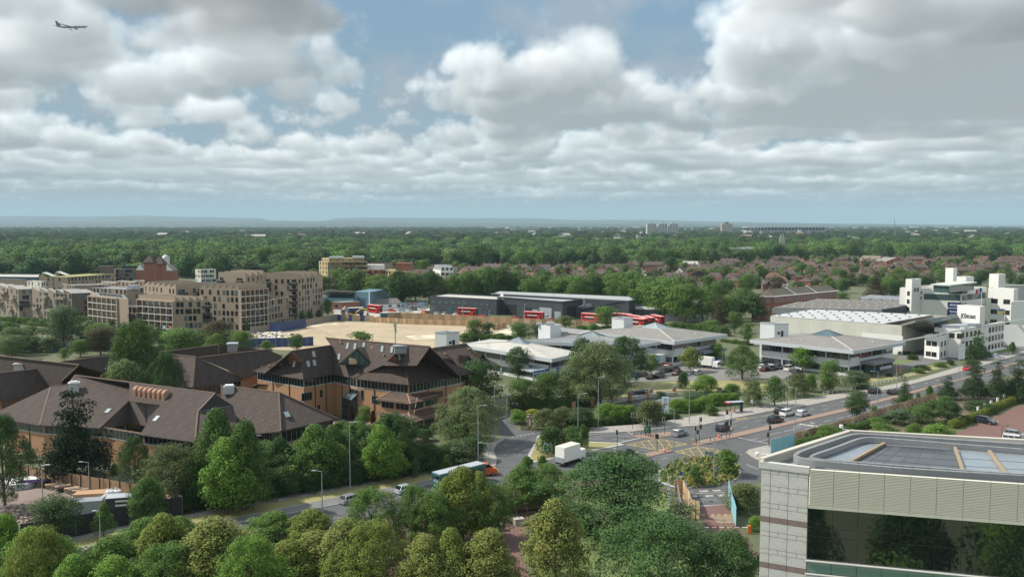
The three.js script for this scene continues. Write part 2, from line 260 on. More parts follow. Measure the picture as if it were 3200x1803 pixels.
// textures hold about 0.55 on average: colours are divided by that
const T=(r,g,b,tex,m,o={})=>M(L(Math.min(1,r / 0.55),Math.min(1,g / 0.55),Math.min(1,b / 0.55)),{map:sized(tex,m,o.m2??m),...Object.fromEntries(Object.entries(o).filter(([k])=>k !=='m2'))});
const MAT={
ground:T(0.10,0.115,0.055,GRAIN,60),grass:T(0.125,0.17,0.052,GRAIN,9),dryGrass:T(0.26,0.245,0.105,GRAIN,7),meadow:T(0.17,0.19,0.06,SPECK,6),
asphalt:T(0.092,0.095,0.099,GRAIN,14,{roughness:0.92,bumpMap:sized(SPECK,3),bumpScale:0.01}),asphaltOld:T(0.14,0.14,0.137,GRAIN,11,{roughness:0.92}),lot:T(0.19,0.183,0.172,GRAIN,12),
paving:T(0.325,0.305,0.275,SLABS,3.6,{m2:3.6}),strip:T(0.165,0.166,0.163,GRAIN,9),brickPaving:T(0.27,0.19,0.15,SLABS,1.6),redPaving:T(0.165,0.09,0.078,SLABS,1.8),redYard:T(0.22,0.165,0.145,GRAIN,8),
concreteYard:T(0.42,0.40,0.36,GRAIN,20),sand:T(0.40,0.325,0.22,GRAIN,34,{roughness:1,bumpMap:sized(GRAIN,10),bumpScale:0.25}),sandDark:T(0.34,0.27,0.18,BLOTCH,12,{roughness:1}),kerb:T(0.40,0.39,0.37,GRAIN,3),
soil:T(0.13,0.10,0.065,GRAIN,6),woodFloor:T(0.045,0.065,0.03,GRAIN,80),
white:M(L(0.72,0.71,0.67),{roughness:0.7}),lineWhite:T(0.62,0.61,0.58,SPECK,2),lineYellow:T(0.62,0.42,0.12,SPECK,2),linePale:T(0.55,0.48,0.30,SPECK,2),
tileBrown:T(0.074,0.054,0.046,TILES,3.4,{bumpMap:sized(TILEBUMP,3.4),bumpScale:0.22,roughness:0.85}),tileRust:T(0.105,0.07,0.054,TILES,3.4,{bumpMap:sized(TILEBUMP,3.4),bumpScale:0.10}),ridge:T(0.17,0.125,0.095,GRAIN,2),
brickOrange:T(0.37,0.215,0.12,BRICKS,1.8,{m2:1.2}),brickRed:T(0.25,0.105,0.07,BRICKS,1.8,{m2:1.2}),brickBrown:T(0.20,0.125,0.095,BRICKS,1.8,{m2:1.2}),brickBuff:T(0.325,0.265,0.205,BRICKS,1.8,{m2:1.2}),brickTan:T(0.275,0.225,0.175,BRICKS,1.8,{m2:1.2}),brickGrey:T(0.27,0.225,0.185,BRICKS,1.8,{m2:1.2}),brickDark:T(0.145,0.105,0.088,BRICKS,1.8,{m2:1.2}),brickYellow:T(0.46,0.36,0.185,BRICKS,1.8,{m2:1.2}),
terracotta:T(0.38,0.225,0.155,GRAIN,2),soffit:M(L(0.035,0.033,0.032)),lead:T(0.24,0.25,0.26,GRAIN,3,{roughness:0.6}),darkTimber:M(L(0.035,0.03,0.027)),
frameDark:M(L(0.03,0.045,0.05),{roughness:0.5}),frameGrey:M(L(0.16,0.19,0.21),{roughness:0.5}),frameBlue:M(L(0.055,0.16,0.24),{roughness:0.5}),frameWhite:M(L(0.75,0.75,0.72),{roughness:0.5}),
glass:M(L(0.012,0.017,0.02),{phys:true,roughness:0.05,ior:1.75}),glassMirror:M(L(0.01,0.016,0.016),{phys:true,roughness:0.03,ior:2.33}),glassPale:M(L(0.10,0.14,0.15),{phys:true,roughness:0.12}),skylight:M(L(0.34,0.40,0.42),{roughness:0.3}),glassTeal:M(L(0.05,0.10,0.10),{phys:true,roughness:0.08}),glassBlue:M(L(0.075,0.13,0.17),{roughness:0.35}),
roofFelt:T(0.215,0.205,0.19,GRAIN,10),roofGrey:T(0.20,0.215,0.23,GRAIN,12),roofPale:T(0.43,0.42,0.385,GRAIN,14),roofSedum:T(0.34,0.34,0.12,GRAIN,6),roofMembrane:T(0.30,0.29,0.28,STREAK,6),gravelRoof:T(0.36,0.34,0.30,SPECK,4),
panelPale:T(0.42,0.46,0.50,STREAK,8,{roughness:0.45,metalness:0.15}),panelWhite:M(L(0.62,0.645,0.66),{roughness:0.5}),panelGrey:T(0.30,0.33,0.36,STREAK,9,{roughness:0.45,metalness:0.15}),fascia:T(0.46,0.50,0.53,STREAK,12,{roughness:0.5}),
cladDark:T(0.062,0.075,0.088,STREAK,8,{roughness:0.5,metalness:0.2,bumpMap:sized(RIBS,1.2,1),bumpScale:0.05}),cladBlue:T(0.115,0.225,0.285,STREAK,7,{roughness:0.55,bumpMap:sized(RIBS,1.2,1),bumpScale:0.05}),cladGrey:T(0.30,0.32,0.345,STREAK,7,{roughness:0.5,bumpMap:sized(RIBS,1.2,1),bumpScale:0.04}),roofSheet:T(0.36,0.38,0.37,STREAK,9,{roughness:0.55,bumpMap:sized(RIBS,2,1),bumpScale:0.05}),asbestos:T(0.165,0.155,0.145,STREAK,6,{roughness:0.95,bumpMap:sized(RIBS,1.4,1),bumpScale:0.06}),
render:M(L(0.74,0.74,0.715),{roughness:0.75}),renderCream:T(0.60,0.57,0.49,STREAK,9),renderGrey:T(0.42,0.43,0.43,STREAK,9),
plywood:T(0.42,0.265,0.15,STREAK,2.4),plywoodPale:T(0.52,0.38,0.235,STREAK,2.4),timber:T(0.33,0.215,0.125,STREAK,1.5),fenceOld:T(0.24,0.205,0.17,STREAK,2),hoardBlack:M(L(0.022,0.025,0.03),{roughness:0.6}),hoardBlue:T(0.03,0.05,0.15,STREAK,3,{roughness:0.55}),hoardSky:T(0.23,0.47,0.60,STREAK,5,{roughness:0.55}),
galv:M(L(0.42,0.45,0.48),{roughness:0.45,metalness:0.55}),steel:M(L(0.30,0.32,0.34),{roughness:0.45,metalness:0.6}),black:M(L(0.018,0.018,0.02),{roughness:0.5}),blackPaint:M(L(0.03,0.03,0.032),{roughness:0.45}),rubber:M(L(0.02,0.02,0.02),{roughness:0.9}),alloy:M(L(0.38,0.38,0.40),{roughness:0.35,metalness:0.8}),
red:M(L(0.52,0.025,0.03),{phys:true,roughness:0.3,clearcoat:0.6}),redRoof:M(L(0.62,0.36,0.32),{roughness:0.5}),orange:M(L(0.72,0.16,0.025),{roughness:0.4}),yellow:M(L(0.76,0.46,0.03),{roughness:0.5}),blueSign:M(L(0.03,0.14,0.42),{roughness:0.5}),greenSign:M(L(0.02,0.16,0.085),{roughness:0.5}),cone:M(L(0.72,0.09,0.03),{roughness:0.6}),tailRed:M(L(0.45,0.015,0.015),{roughness:0.25}),lampGlass:M(L(0.72,0.72,0.70),{roughness:0.15}),lens:M(L(0.08,0.08,0.08),{roughness:0.2}),plateYellow:M(L(0.75,0.52,0.05)),plateWhite:M(L(0.75,0.75,0.72)),
water:M(L(0.02,0.03,0.025),{phys:true,roughness:0.08}),bark:T(0.105,0.082,0.062,STREAK,1.2),stone:T(0.52,0.515,0.49,GRAIN,3,{roughness:0.7}),stoneBrown:T(0.22,0.165,0.15,GRAIN,1.5),louvre:M(L(0.80,0.78,0.66),{roughness:0.4,metalness:0.2}),globe:M(L(0.16,0.17,0.18),{roughness:0.15}),concrete:T(0.40,0.39,0.36,GRAIN,4),rubble:T(0.36,0.30,0.26,SPECK,2),bagWhite:M(L(0.62,0.63,0.64),{roughness:0.9}),
};
const paint=(r,g,b)=>M(L(r,g,b),{phys:true,roughness:0.32,metalness:0.1,clearcoat:0.8,clearcoatRoughness:0.08});

// shared unit pieces, scaled where they are set
const UNIT=flat(new THREE.BoxGeometry(1,1,1));
function unit(t,name,mat,p,w,h,d,turn=0){const m=part(t,name,UNIT,mat);m.position.copy(p).sub(t.position);m.rotation.y=turn;m.scale.set(w,h,d);return m;}
function child(parent,name,mat,x,y,z,w,h,d){const m=part(parent,name,UNIT,mat);m.position.set(x,y,z);m.scale.set(w,h,d);return m;}// in the units of a scaled parent
// a wall from a to b as seen from outside with its left end a
class Wall{
constructor(a,b){this.a=a.clone().setY(0);this.b=b.clone().setY(0);this.d=this.b.clone().sub(this.a);this.len=this.d.length();this.d.normalize();this.n=V(-this.d.z,0,this.d.x);this.turn=Math.atan2(this.n.x,this.n.z);}
p(s,y,out=0){return V(this.a.x + this.d.x*s + this.n.x*out,y,this.a.z + this.d.z*s + this.n.z*out);}
window(t,s,y,w,h,frame=MAT.frameDark,glass=MAT.glass,o={}){// s and y are its middle
const m=unit(t,'window',frame,this.p(s,y,0.02),w,h,0.1,this.turn),n=o.split??(w>1.5?Math.round(w / 1.1):1),e=Math.min(0.08,w*0.08)/ w,g=(1 - e*(n + 1))/ n;
for(let i=0;i<n;i++)child(m,'pane',o.odd&&i % 2?o.odd:glass,-0.5 + e + g / 2 + i*(g + e),0,0.1,g,1 - 0.16 / h,0.98);
return m;
}
rows(t,s0,s1,n,ys,w,h,frame,glass,o={}){const r=rng((s0*17 + ys[0]*131 + n*7 + this.len*91)|0);for(const y of ys)for(let i=0;i<n;i++){if(o.skip&&r()<o.skip)continue;const j=o.jitter?(r()- 0.5)*o.jitter:0;this.window(t,s0 +(s1 - s0)*(n===1?0.5:i /(n - 1))+ j,y,w,h,frame,o.mixed&&r()<o.mixed?MAT.glassPale:glass,o);}}
band(t,s0,s1,y0,y1,n,frame,glass=MAT.glass,o={}){// a ribbon of panes between mullions
const w=(s1 - s0)/ n,mu=o.mullion??0.12,c=(s0 + s1)/ 2,r=rng((s0*13 + n + this.len*7)|0);
unit(t,'window_frame',frame,this.p(c,(y0 + y1)/ 2,o.out??0),s1 - s0,y1 - y0,0.16,this.turn);
for(let i=0;i<n;i++)unit(t,'pane',o.odd&&r()<(o.share??0.2)?o.odd:glass,this.p(s0 + w*(i + 0.5),(y0 + y1)/ 2,(o.out??0)+ 0.055),w - mu,y1 - y0 -(o.rail??0.22),0.09,this.turn);
}
strip(t,name,mat,s0,s1,y0,y1,out,depth){return unit(t,name,mat,this.p((s0 + s1)/ 2,(y0 + y1)/ 2,out - depth / 2),s1 - s0,y1 - y0,depth,this.turn);}
}
const corners=(poly)=>{poly=upward(poly);return poly.map((a,i)=>new Wall(a,poly[(i + 1)% poly.length]));};
// walls of a footprint that face the camera, left to right
const facing=(poly)=>corners(poly).filter((w)=>{const m=w.p(w.len / 2,0);return m.x*w.n.x + m.z*w.n.z<0;}).sort((a,b)=>rowOf(a.p(a.len / 2,0))[0]- rowOf(b.p(b.len / 2,0))[0]);
// lettering, flat on a board: a canvas print
function printed(w,h,bg,lines,o={}){const k=o.k??64;return M(0xffffff,{roughness:0.55,map:canvasTex(Math.min(512,Math.round(w*k)),Math.min(512,Math.round(h*k)),(c,W,H)=>{c.fillStyle=bg;c.fillRect(0,0,W,H);if(o.extra)o.extra(c,W,H);for(const[s,x,y,size,col,font='sans-serif',weight='bold']of lines){c.fillStyle=col;c.font=`${weight} ${size * H}px ${font}`;c.textAlign='center';c.textBaseline='middle';c.fillText(s,x*W,y*H,W*0.96);}})});}

// ---------------------------------------------------------------- trees and shrubs: a tapered trunk with limbs, and a crown of many small leaf clusters
const PROFILE={
round:(h)=>Math.sqrt(Math.max(0,1 -(2*h - 0.95)**2 / 1.1))*0.5,oval:(h)=>0.5*Math.pow(Math.sin(Math.PI*Math.pow(clamp(h,0,1),0.62)),0.75)*(1 - 0.25*h),
cone:(h)=>0.5*Math.pow(1 - h,0.85)*(h<0.1?0.75 + 2.5*h:1)+ 0.015,dome:(h)=>0.5*Math.sqrt(Math.max(0,1 - h*h*0.98)),column:(h)=>0.5*Math.pow(Math.sin(Math.PI*clamp(0.06 + 0.9*h,0,1)),0.5),spread:(h)=>0.5*Math.pow(Math.sin(Math.PI*clamp(0.12 + 0.86*h,0,1)),0.6),
};
function crownGeo(kind,seed,clumps,leaves,leaf,o={}){// fits a box one wide and one high, standing on y = 0
const r=rng(seed),prof=PROFILE[kind],cs=o.clump??0.17,C=[];
for(let i=0;i<clumps;i++){
const h=kind==='cone'?0.02 + 0.96*(1 - Math.sqrt(1 - r()*0.985)):0.07 + 0.88*Math.pow(r(),0.85),a=i*2.399963 + r()*0.8,R=prof(h)*(0.42 + 1.16*noise2(Math.cos(a)*1.9 + h*3.1 + seed*3.3,Math.sin(a)*1.9 + seed))*(i % 5===0?0.35 + 0.3*r():0.74 + 0.24*r()),s=cs*(0.5 + 0.85*r())*(kind==='cone'?0.45 + 0.8*(1 - h):1);
C.push([Math.cos(a)*Math.max(0,R - s*0.45),clamp(h,s*0.4,1 - s*0.45),Math.sin(a)*Math.max(0,R - s*0.45),s,0.86 + 0.28*r(),r()]);
}
const n=leaves*4,P=new Float32Array(n*3),N=new Float32Array(n*3),K=new Float32Array(n*3),I=new Uint32Array(leaves*6),u=V(),w=V(),q=V(),c=V(),nn=V();
const tot=C.reduce((s,c)=>s + c[3]*c[3],0),cum=[];C.reduce((s,c,i)=>cum[i]=s + c[3]*c[3]/ tot,0);
for(let i=0;i<leaves;i++){
const pick=r();let k=cum.findIndex((x)=>x>=pick);if(k<0)k=C.length - 1;
const[cx,cy,cz,s,tone,hue]=C[k];
const z=2*r()- 1,a=2*Math.PI*r(),m=Math.sqrt(1 - z*z);q.set(m*Math.cos(a),z,m*Math.sin(a));
if(q.y<-0.3&&r()<0.65)q.y*=-1;
const rad=s*(0.55 + 0.47*Math.pow(r(),0.4)),flatY=kind==='cone'?0.38:0.86;
c.set(cx + q.x*rad,cy + q.y*rad*flatY -(o.droop??0)*(cx*cx + cz*cz)*(1 - cy),cz + q.z*rad);
nn.copy(q).multiplyScalar(0.75).add(V(r()- 0.5,r()*0.9 - 0.25,r()- 0.5).multiplyScalar(1.5)).normalize();
u.set(r()- 0.5,r()- 0.5,r()- 0.5).cross(nn).normalize();w.crossVectors(nn,u);
const l=leaf*(0.6 + 0.8*r()),lw=l*(0.45 + 0.35*r()),t=tone*(0.82 + 0.36*r()),yel=(hue - 0.5)*0.16 +(r()- 0.5)*0.12;
const sf=0.5,cw=o.soft??0.12,nx=(q.x*sf + nn.x*0.62)*(1 - cw)+ c.x*2*cw,ny=(q.y*sf + nn.y*0.62 + 0.1)*(1 - cw)+(c.y - 0.4)*2*cw,nz=(q.z*sf + nn.z*0.62)*(1 - cw)+ c.z*2*cw,nl=Math.hypot(nx,ny,nz);
[[-0.5,0],[0,-0.5],[0.5,0],[0,0.5]].forEach(([du,dw],j)=>{
const b=(i*4 + j)*3;P[b]=c.x + u.x*du*l + w.x*dw*lw;P[b + 1]=c.y + u.y*du*l + w.y*dw*lw;P[b + 2]=c.z + u.z*du*l + w.z*dw*lw;
N[b]=nx / nl;N[b + 1]=ny / nl;N[b + 2]=nz / nl;K[b]=t*(1 + yel);K[b + 1]=t;K[b + 2]=t*(1 - yel*1.2);
});
I.set([i*4,i*4 + 1,i*4 + 2,i*4,i*4 + 2,i*4 + 3],i*6);
}
{// fill the box
const rr=[],yy=[];for(let i=0;i<n;i +=4){rr.push(Math.hypot(P[i*3 + 0],P[i*3 + 2]));yy.push(P[i*3 + 1]);}
rr.sort((a,b)=>a - b);yy.sort((a,b)=>a - b);const q=(l,f)=>l[Math.floor((l.length - 1)*f)],R=0.5 / q(rr,0.975),y0=q(yy,0.004),Y=1 /(q(yy,0.998)- y0);
for(let i=0;i<n;i++){P[i*3]*=R;P[i*3 + 2]*=R;P[i*3 + 1]=(P[i*3 + 1]- y0)*Y;}C.forEach((c)=>{c[0]*=R;c[2]*=R;c[1]=(c[1]- y0)*Y;});
}
const g=new THREE.BufferGeometry();g.setAttribute('position',new THREE.BufferAttribute(P,3));g.setAttribute('normal',new THREE.BufferAttribute(N,3));g.setAttribute('color',new THREE.BufferAttribute(K,3));g.setIndex(new THREE.BufferAttribute(I,1));
g.userData.clumps=C;return g;
}
function trunkGeo(C,seed,foot,o={}){// unit tree: trunk from y = 0; the crown's box stands at y = foot up to 1
const r=rng(seed),list=[],up=1 - foot,top=V((r()- 0.5)*0.05,foot + up*(o.lead??0.55),(r()- 0.5)*0.05),t=o.thick??0.022;
const mid=V(top.x*0.4 + 0.01,foot*0.9,top.z*0.4);
list.push(rod(V(0,-0.02,0),mid,t*1.25,t,7),rod(mid,top,t,t*0.4,6));
C.filter((_,i)=>i % 3===0).slice(0,12).forEach(([x,y,z])=>{const k=0.1 + 0.7*r()*clamp(y,0.2,0.9),a=mix(mid,top,k);list.push(rod(a,V(x*0.85,foot + up*clamp(y,0.1,0.95),z*0.85),t*0.42,t*0.12,5));});
return merge(list);
}
const leafMat=(r,g,b,o={})=>new THREE.MeshPhysicalMaterial({color:L(r,g,b),roughness:0.97,transmission:0.2,thickness:0,specularIntensity:0.35,side:THREE.DoubleSide,vertexColors:true,...o});
const LEAF={
lime:leafMat(0.159,0.204,0.041),limePale:leafMat(0.188,0.218,0.058),bright:leafMat(0.132,0.238,0.039),green:leafMat(0.098,0.176,0.037),mid:leafMat(0.078,0.142,0.034),ash:leafMat(0.064,0.135,0.040),deep:leafMat(0.048,0.097,0.027),dark:leafMat(0.016,0.035,0.014),conifer:leafMat(0.015,0.032,0.014),pine:leafMat(0.047,0.081,0.036),olive:leafMat(0.105,0.136,0.051),grey:leafMat(0.098,0.146,0.068),yellow:leafMat(0.332,0.318,0.046),copper:leafMat(0.030,0.020,0.017),rust:leafMat(0.079,0.069,0.032),willow:leafMat(0.114,0.168,0.061),pale:leafMat(0.140,0.188,0.076),bare:leafMat(0.143,0.135,0.100),blossom:leafMat(0.135,0.172,0.065),
};
const KINDS={// crown shape, its seed, clumps, leaves, leaf size, foot, options
limeBig:['oval',3,230,25000,0.026,0.12,{clump:0.115}],limeBig2:['oval',9,200,23000,0.0275,0.12,{clump:0.12}],limeSmall:['oval',21,60,5200,0.055,0.14,{}],
ashBig:['spread',5,340,30000,0.0185,0.1,{clump:0.085}],ashBig2:['spread',15,260,25000,0.021,0.1,{clump:0.1}],round:['round',7,80,8000,0.036,0.13,{soft:0.45,}],round2:['round',8,64,7500,0.038,0.13,{soft:0.45,clump:0.19}],round3:['round',28,90,8000,0.036,0.12,{soft:0.45,clump:0.15}],roundSmall:['round',31,36,2600,0.065,0.16,{clump:0.22}],roundSmall2:['spread',32,40,2600,0.065,0.14,{clump:0.2}],
column:['column',12,60,6000,0.045,0.1,{clump:0.2}],cone:['cone',14,110,9000,0.034,0.05,{clump:0.16,droop:0.3}],cedar:['cone',44,150,14000,0.026,0.07,{clump:0.15,droop:0.35}],poplar:['column',16,50,4000,0.06,0.08,{clump:0.24}],
shrub:['dome',17,90,9000,0.04,0,{clump:0.17}],shrub2:['dome',18,100,9500,0.038,0,{clump:0.14}],far:['round',51,70,4200,0.05,0.08,{soft:0.75,clump:0.2}],far2:['spread',52,80,4200,0.048,0.08,{soft:0.75,clump:0.18}],far3:['oval',53,70,4000,0.052,0.06,{soft:0.75,clump:0.2}],wispy:['round',61,46,3000,0.035,0.1,{clump:0.13}],
};
const built={};
function kindOf(k){
if(!built[k]){const[shape,seed,clumps,leaves,leaf,foot,o]=KINDS[k];const crown=crownGeo(shape,seed,clumps,leaves,leaf,o);built[k]={crown,foot,trunk:trunkGeo(crown.userData.clumps,seed + 500,foot,{lead:shape==='cone'?0.96:0.55,thick:shape==='column'?0.018:0.024})};}
return built[k];
}
let treeTurn=0;
function tree(name,label,kind,leaf,p,width,height,o={}){// height of the whole tree, width of the crown
const b=kindOf(kind),t=thing(name,label,o.category??'tree',p,0,o.group),foot=o.foot??b.foot;
treeTurn +=2.1;
const crown=part(t,o.crown??'crown',b.crown,LEAF[leaf]);crown.position.y=height*foot;crown.scale.set(width,height*(1 - foot),width);crown.rotation.y=treeTurn;
if(!o.noTrunk){const k=part(t,'trunk',b.trunk,MAT.bark);k.scale.set(width,height,width);k.rotation.y=treeTurn;}
return t;
}
// a tree from its foot and its top in the photograph: piece, foot x and y, row of its top, width there
function treeAt(name,label,kind,leaf,k,x,yFoot,yTop,wide,o={}){
const p=at(k,x,yFoot),h=upTo(k,yTop,p),w=wide / PIECE[k][2]*depthOf(V(p.x,h / 2,p.z))/ F0;
return tree(name,label,kind,leaf,p,w,h,o);
}
const bush=(label,leaf,k,x,yFoot,yTop,wide,o={})=>treeAt(o.name??'shrub',label,o.kind??'shrub',leaf,k,x,yFoot,yTop,wide,{category:'shrub',crown:'foliage',foot:0,noTrunk:true,...o});

// ---------------------------------------------------------------- the ground, roads and far country
{
// one sheet to the horizon
const g=new THREE.CircleGeometry(26000,96);g.rotateX(-Math.PI / 2);structure('ground',metres(g),MAT.ground);
}
const FARKERB=[...pts('A',[-1700,1640,-300,1395,830,1190,2000,985,2420,905]),...pts('B',[860,718,1840,500,2230,420])];
{
const curve=pts('B',[2350,385,2410,335,2425,265,2390,190,2420,120,2500,70]);
const far=[...FARKERB,...curve,...pts('6',[2440,960,2450,840,2500,770,2576,750]),...pts('7',[30,880,60,950,300,962,780,983,1210,966,1560,927,1900,905,2150,850,2576,765]),...pts('8',[330,720,780,625,1000,580,1330,520,1990,350,2300,260,2900,90])];
const near=[...pts('8',[2900,250,2300,440,1750,618,1300,720,830,848,60,1080]),...pts('D',[100,600]),...pts('C',[2500,500,2185,540,2160,722,1875,742,1745,575,1640,560]),...pts('n',[1900,1470,1640,1494,1060,1648,400,1818,0,1925,-600,2080])];
structure('road',sheet([...far,...near],0.03),MAT.asphalt);
// pavements on the far side, with their kerbs
const pave=(name,list,mat,y=0.15)=>structure(name,slab(list,0,y),mat);
pave('pavement',[...pts('7',[780,983,1210,966,1560,927,1900,905,2150,850,2576,765]),...pts('8',[330,720,780,625,1000,580,1330,520,1990,350,2300,260,2900,90,2880,60,2300,190,2000,280,1900,320,1500,440,1010,545,600,600,0,690]),...pts('7',[2330,735,1900,800,1500,865,1200,900,780,930])],MAT.paving);
const verge=pts('A',[-1700,1520,-300,1290,570,1130,1450,955,1800,880]).concat(pts('B',[0,735,1120,530,2200,335])),lane=pts('A',[-1700,1600,-300,1355,770,1172,1240,1079,1930,943,2576,822]).concat(pts('B',[880,640,1280,570,1640,503,2060,412,2225,372]));
pave('cycle_path',[...FARKERB,...lane.slice().reverse()],MAT.strip,0.12);
pave('grass_verge',[...lane,...verge.slice().reverse()],MAT.dryGrass,0.14);
const foot=pts('A',[-1700,1440,-300,1225,570,1090,1250,935]).concat(pts('A',[1790,850]),pts('B',[0,685,1200,490,2150,300]));
pave('footpath',[...verge,...pts('B',[2290,330,2350,385,2410,335,2425,265,2390,190,2420,120,2500,70,2470,60,2330,120,2260,190,2240,260]),...foot.slice().reverse()],MAT.paving,0.15);
structure('kerb',merge([slab(ribbon(FARKERB,-0.02,0.13,0),0,0.17),slab(ribbon(lane,-0.06,0.06,0),0,0.17)]),MAT.kerb);
// islands in the junction
pave('traffic_island',pts('7',[255,1010,215,1110,150,1225,215,1278,330,1262,460,1228,730,1178,1135,1098,1060,1080,770,1068,690,990,420,960]),MAT.kerb,0.13);
structure('grass',sheet(pts('7',[265,1015,235,1110,185,1222,235,1262,330,1248,460,1214,730,1164,1080,1096,1030,1084,770,1076,680,1000,420,970],0),0.15),MAT.dryGrass);
pave('traffic_island',pts('7',[1200,1010,1330,1032,1430,1040,1590,1010,1640,985,1560,968,1440,985,1290,998]),MAT.brickPaving,0.14);
pave('central_reservation',[...pts('7',[1810,1092,1830,1103,1880,1105,2200,1035]),...pts('8',[0,948,380,855,780,765,1270,632,1990,435,2576,262,2576,248,1990,424,1270,607,770,733,0,908]),...pts('7',[2230,985,2120,1010,1900,1055])],MAT.brickPaving,0.14);
pave('traffic_island',pts('7',[1330,1190,1370,1220,1400,1216,1615,1163,1610,1150,1500,1152]),MAT.brickPaving,0.14);
pave('pavement',[...pts('7',[2576,1130]),...pts('j',[2430,1010,2300,1035,2110,1080,2070,1110,2090,1150,2200,1215,2290,1250]),...pts('D',[100,400,200,420,210,300]),...pts('8',[60,1100])],MAT.paving);
// the planted roundabout island by the slip road
pave('traffic_island',pts('C',[1480,385,1560,350,1820,300,1900,260,2020,240,2200,270,2285,340,2312,400,2290,455,2200,505,1940,545,1720,562,1640,555,1480,500]),MAT.kerb,0.14);
structure('meadow',sheet(pts('C',[1490,390,1565,358,1822,308,1905,268,2020,250,2195,280,2268,345,2290,400,2268,445,2180,490,1935,528,1720,545,1645,540,1490,495]),0.17),MAT.meadow);
// the gated ramp in red brick, its strips and the red drives of the near site
structure('ramp',sheet(pts('C',[1875,742,2160,722,2262,955,2400,1100,2480,1290,2200,1290,2090,1040,1900,872]),0.045),MAT.redPaving);
structure('driveway',sheet([...pts('B',[1080,1449,1180,1330,1400,1320,1530,1260]),...pts('C',[-100,900,190,870,160,1060,100,1180,110,1300,200,1449]),...pts('n',[1700,1830,1100,1840])],0.04),MAT.redPaving);
structure('lawn',sheet(pts('C',[300,700,1560,600,1660,880,1900,900,2000,1500,300,1500,130,1250,200,900]),0.036),MAT.grass);
structure('soil',sheet([...pts('n',[0,1935,400,1830,1060,1660,1640,1505,1900,1480,2080,1535,2080,1620,1700,1640,1200,1810,0,2100])],0.012),MAT.soil);

// painted lines
const line=(name,mat,segs,y)=>structure(name,merge(segs.map((s)=>sheet(s,y))),mat);
const seg=(a,b,w=0.14)=>ribbon([a,b],-w / 2,w / 2,0);
const dashes=(list,len,gap,w=0.13)=>{const out=[];for(let i=0;i + 1<list.length;i++){const a=list[i],b=list[i + 1],l=a.distanceTo(b);for(let s=0;s<l - len;s +=len + gap)out.push(seg(mix(a,b,s / l),mix(a,b,(s + len)/ l),w));}return out;};
const lanes=[...dashes(pts('8',[-40,905,560,745,1000,640,1700,450,2400,255]),2,7),...dashes(pts('8',[60,850,550,709,1000,605,1700,420,2400,225]),2,7),
...dashes(pts('8',[20,995,160,965,560,868,680,838,800,812,1180,702,1750,545]),4,3.5),...dashes(pts('7',[1850,1000,2080,930]),2,7),...dashes(pts('7',[2210,912,2530,845]),2,7),...dashes(pts('7',[2320,925,2480,892]),2,7),
...dashes(pts('7',[1505,1242,1740,1197]),2,5),...dashes(pts('7',[1630,1270,1860,1222]),2,5),...dashes(pts('7',[860,1196,950,1182]),3,3),...dashes(pts('A',[1000,1310,2155,1028,2250,1005]),2,5),...dashes(pts('A',[1200,1300,2260,1052,2350,1035]),2,5),...dashes(pts('B',[-100,1030,730,835,1900,560,2470,470,2560,455]),2,5),
...dashes(pts('7',[2290,1200,2390,1170]),1,1),...dashes(pts('7',[100,1115,190,1075]),0.6,0.6),...dashes(pts('7',[0,1018,220,980]),0.6,0.5,0.3)];
line('lane_marking',MAT.lineWhite,lanes,0.042);
const s2=(k,l,w)=>{const p=pts(k,l),o=[];for(let i=0;i<p.length;i +=2)o.push(seg(p[i],p[i + 1],w));return o;};
line('stop_line',MAT.lineWhite,[...s2('7',[1055,1080,1290,1028],0.3),...s2('7',[2275,1025,2576,1083],0.25),...s2('7',[1150,962,1225,998],0.22),...s2('7',[1005,1127,1085,1142],0.25),...s2('7',[1235,1163,1330,1182],0.25),...s2('C',[1880,738,2155,724],0.3)],0.042);
line('lane_marking',MAT.lineWhite,[...s2('7',[780,993,1090,970,760,1034,915,1036,1010,1040,1160,1052,1050,1007,1200,1010,2390,1050,2480,1028,2480,1065,2576,1043],0.13),...s2('8',[60,1035,260,985,880,940,1000,905,255,945,340,920,260,920,340,897,375,940,460,920,850,845,1320,715],0.16),...s2('7',[1000,1172,1080,1160],0.12),...s2('C',[2360,315,2480,368,1760,593,1830,594,1850,612,2140,600,1780,646,1905,641,0,405,60,390,20,350,70,340],0.13)],0.042);
line('lane_marking',MAT.linePale,[...s2('7',[2170,890,2300,850,2300,850,2576,800],0.13),...s2('8',[-10,800,80,775],0.13),...s2('7',[0,920,90,935],0.1)],0.042);
// yellow boxes
const grid=[];
const yellow=(outline,cross)=>{for(let i=0;i<outline.length;i++)grid.push(seg(outline[i],outline[(i + 1)% outline.length],0.22));for(let i=0;i<cross.length;i +=2)grid.push(seg(cross[i],cross[i + 1],0.15));};
yellow(pts('7',[1158,1097,1430,1040,1545,1048,1765,1090,1480,1147]),pts('7',[1225,1085,1250,1110,1300,1070,1345,1126,1370,1056,1450,1143,1465,1042,1535,1132,1555,1052,1610,1118,1650,1070,1690,1103,1215,1105,1700,1105,1290,1068,1640,1068,1250,1090,1750,1090,1300,1125,1590,1123,1370,1140,1500,1140,1360,1055,1570,1055]));
yellow(pts('7',[1645,1165,1880,1112,2030,1140,2110,1160,1890,1228]),pts('7',[1710,1150,1740,1188,1785,1136,1845,1212,1865,1118,1940,1220,1955,1128,2010,1190,1690,1172,2060,1172,1740,1145,2040,1145,1700,1160,2090,1160,1760,1190,2010,1190,1820,1207,1960,1207,1800,1130,1970,1130]));
line('yellow_box_marking',MAT.lineYellow,grid,0.042);
line('lane_marking',MAT.lineYellow,[...s2('C',[1900,828,1950,826,2010,828,2040,827,2070,828,2100,827,2135,828,2170,827,2195,827,2212,827],0.4),...s2('8',[2290,870,2330,858],0.3)],0.052);
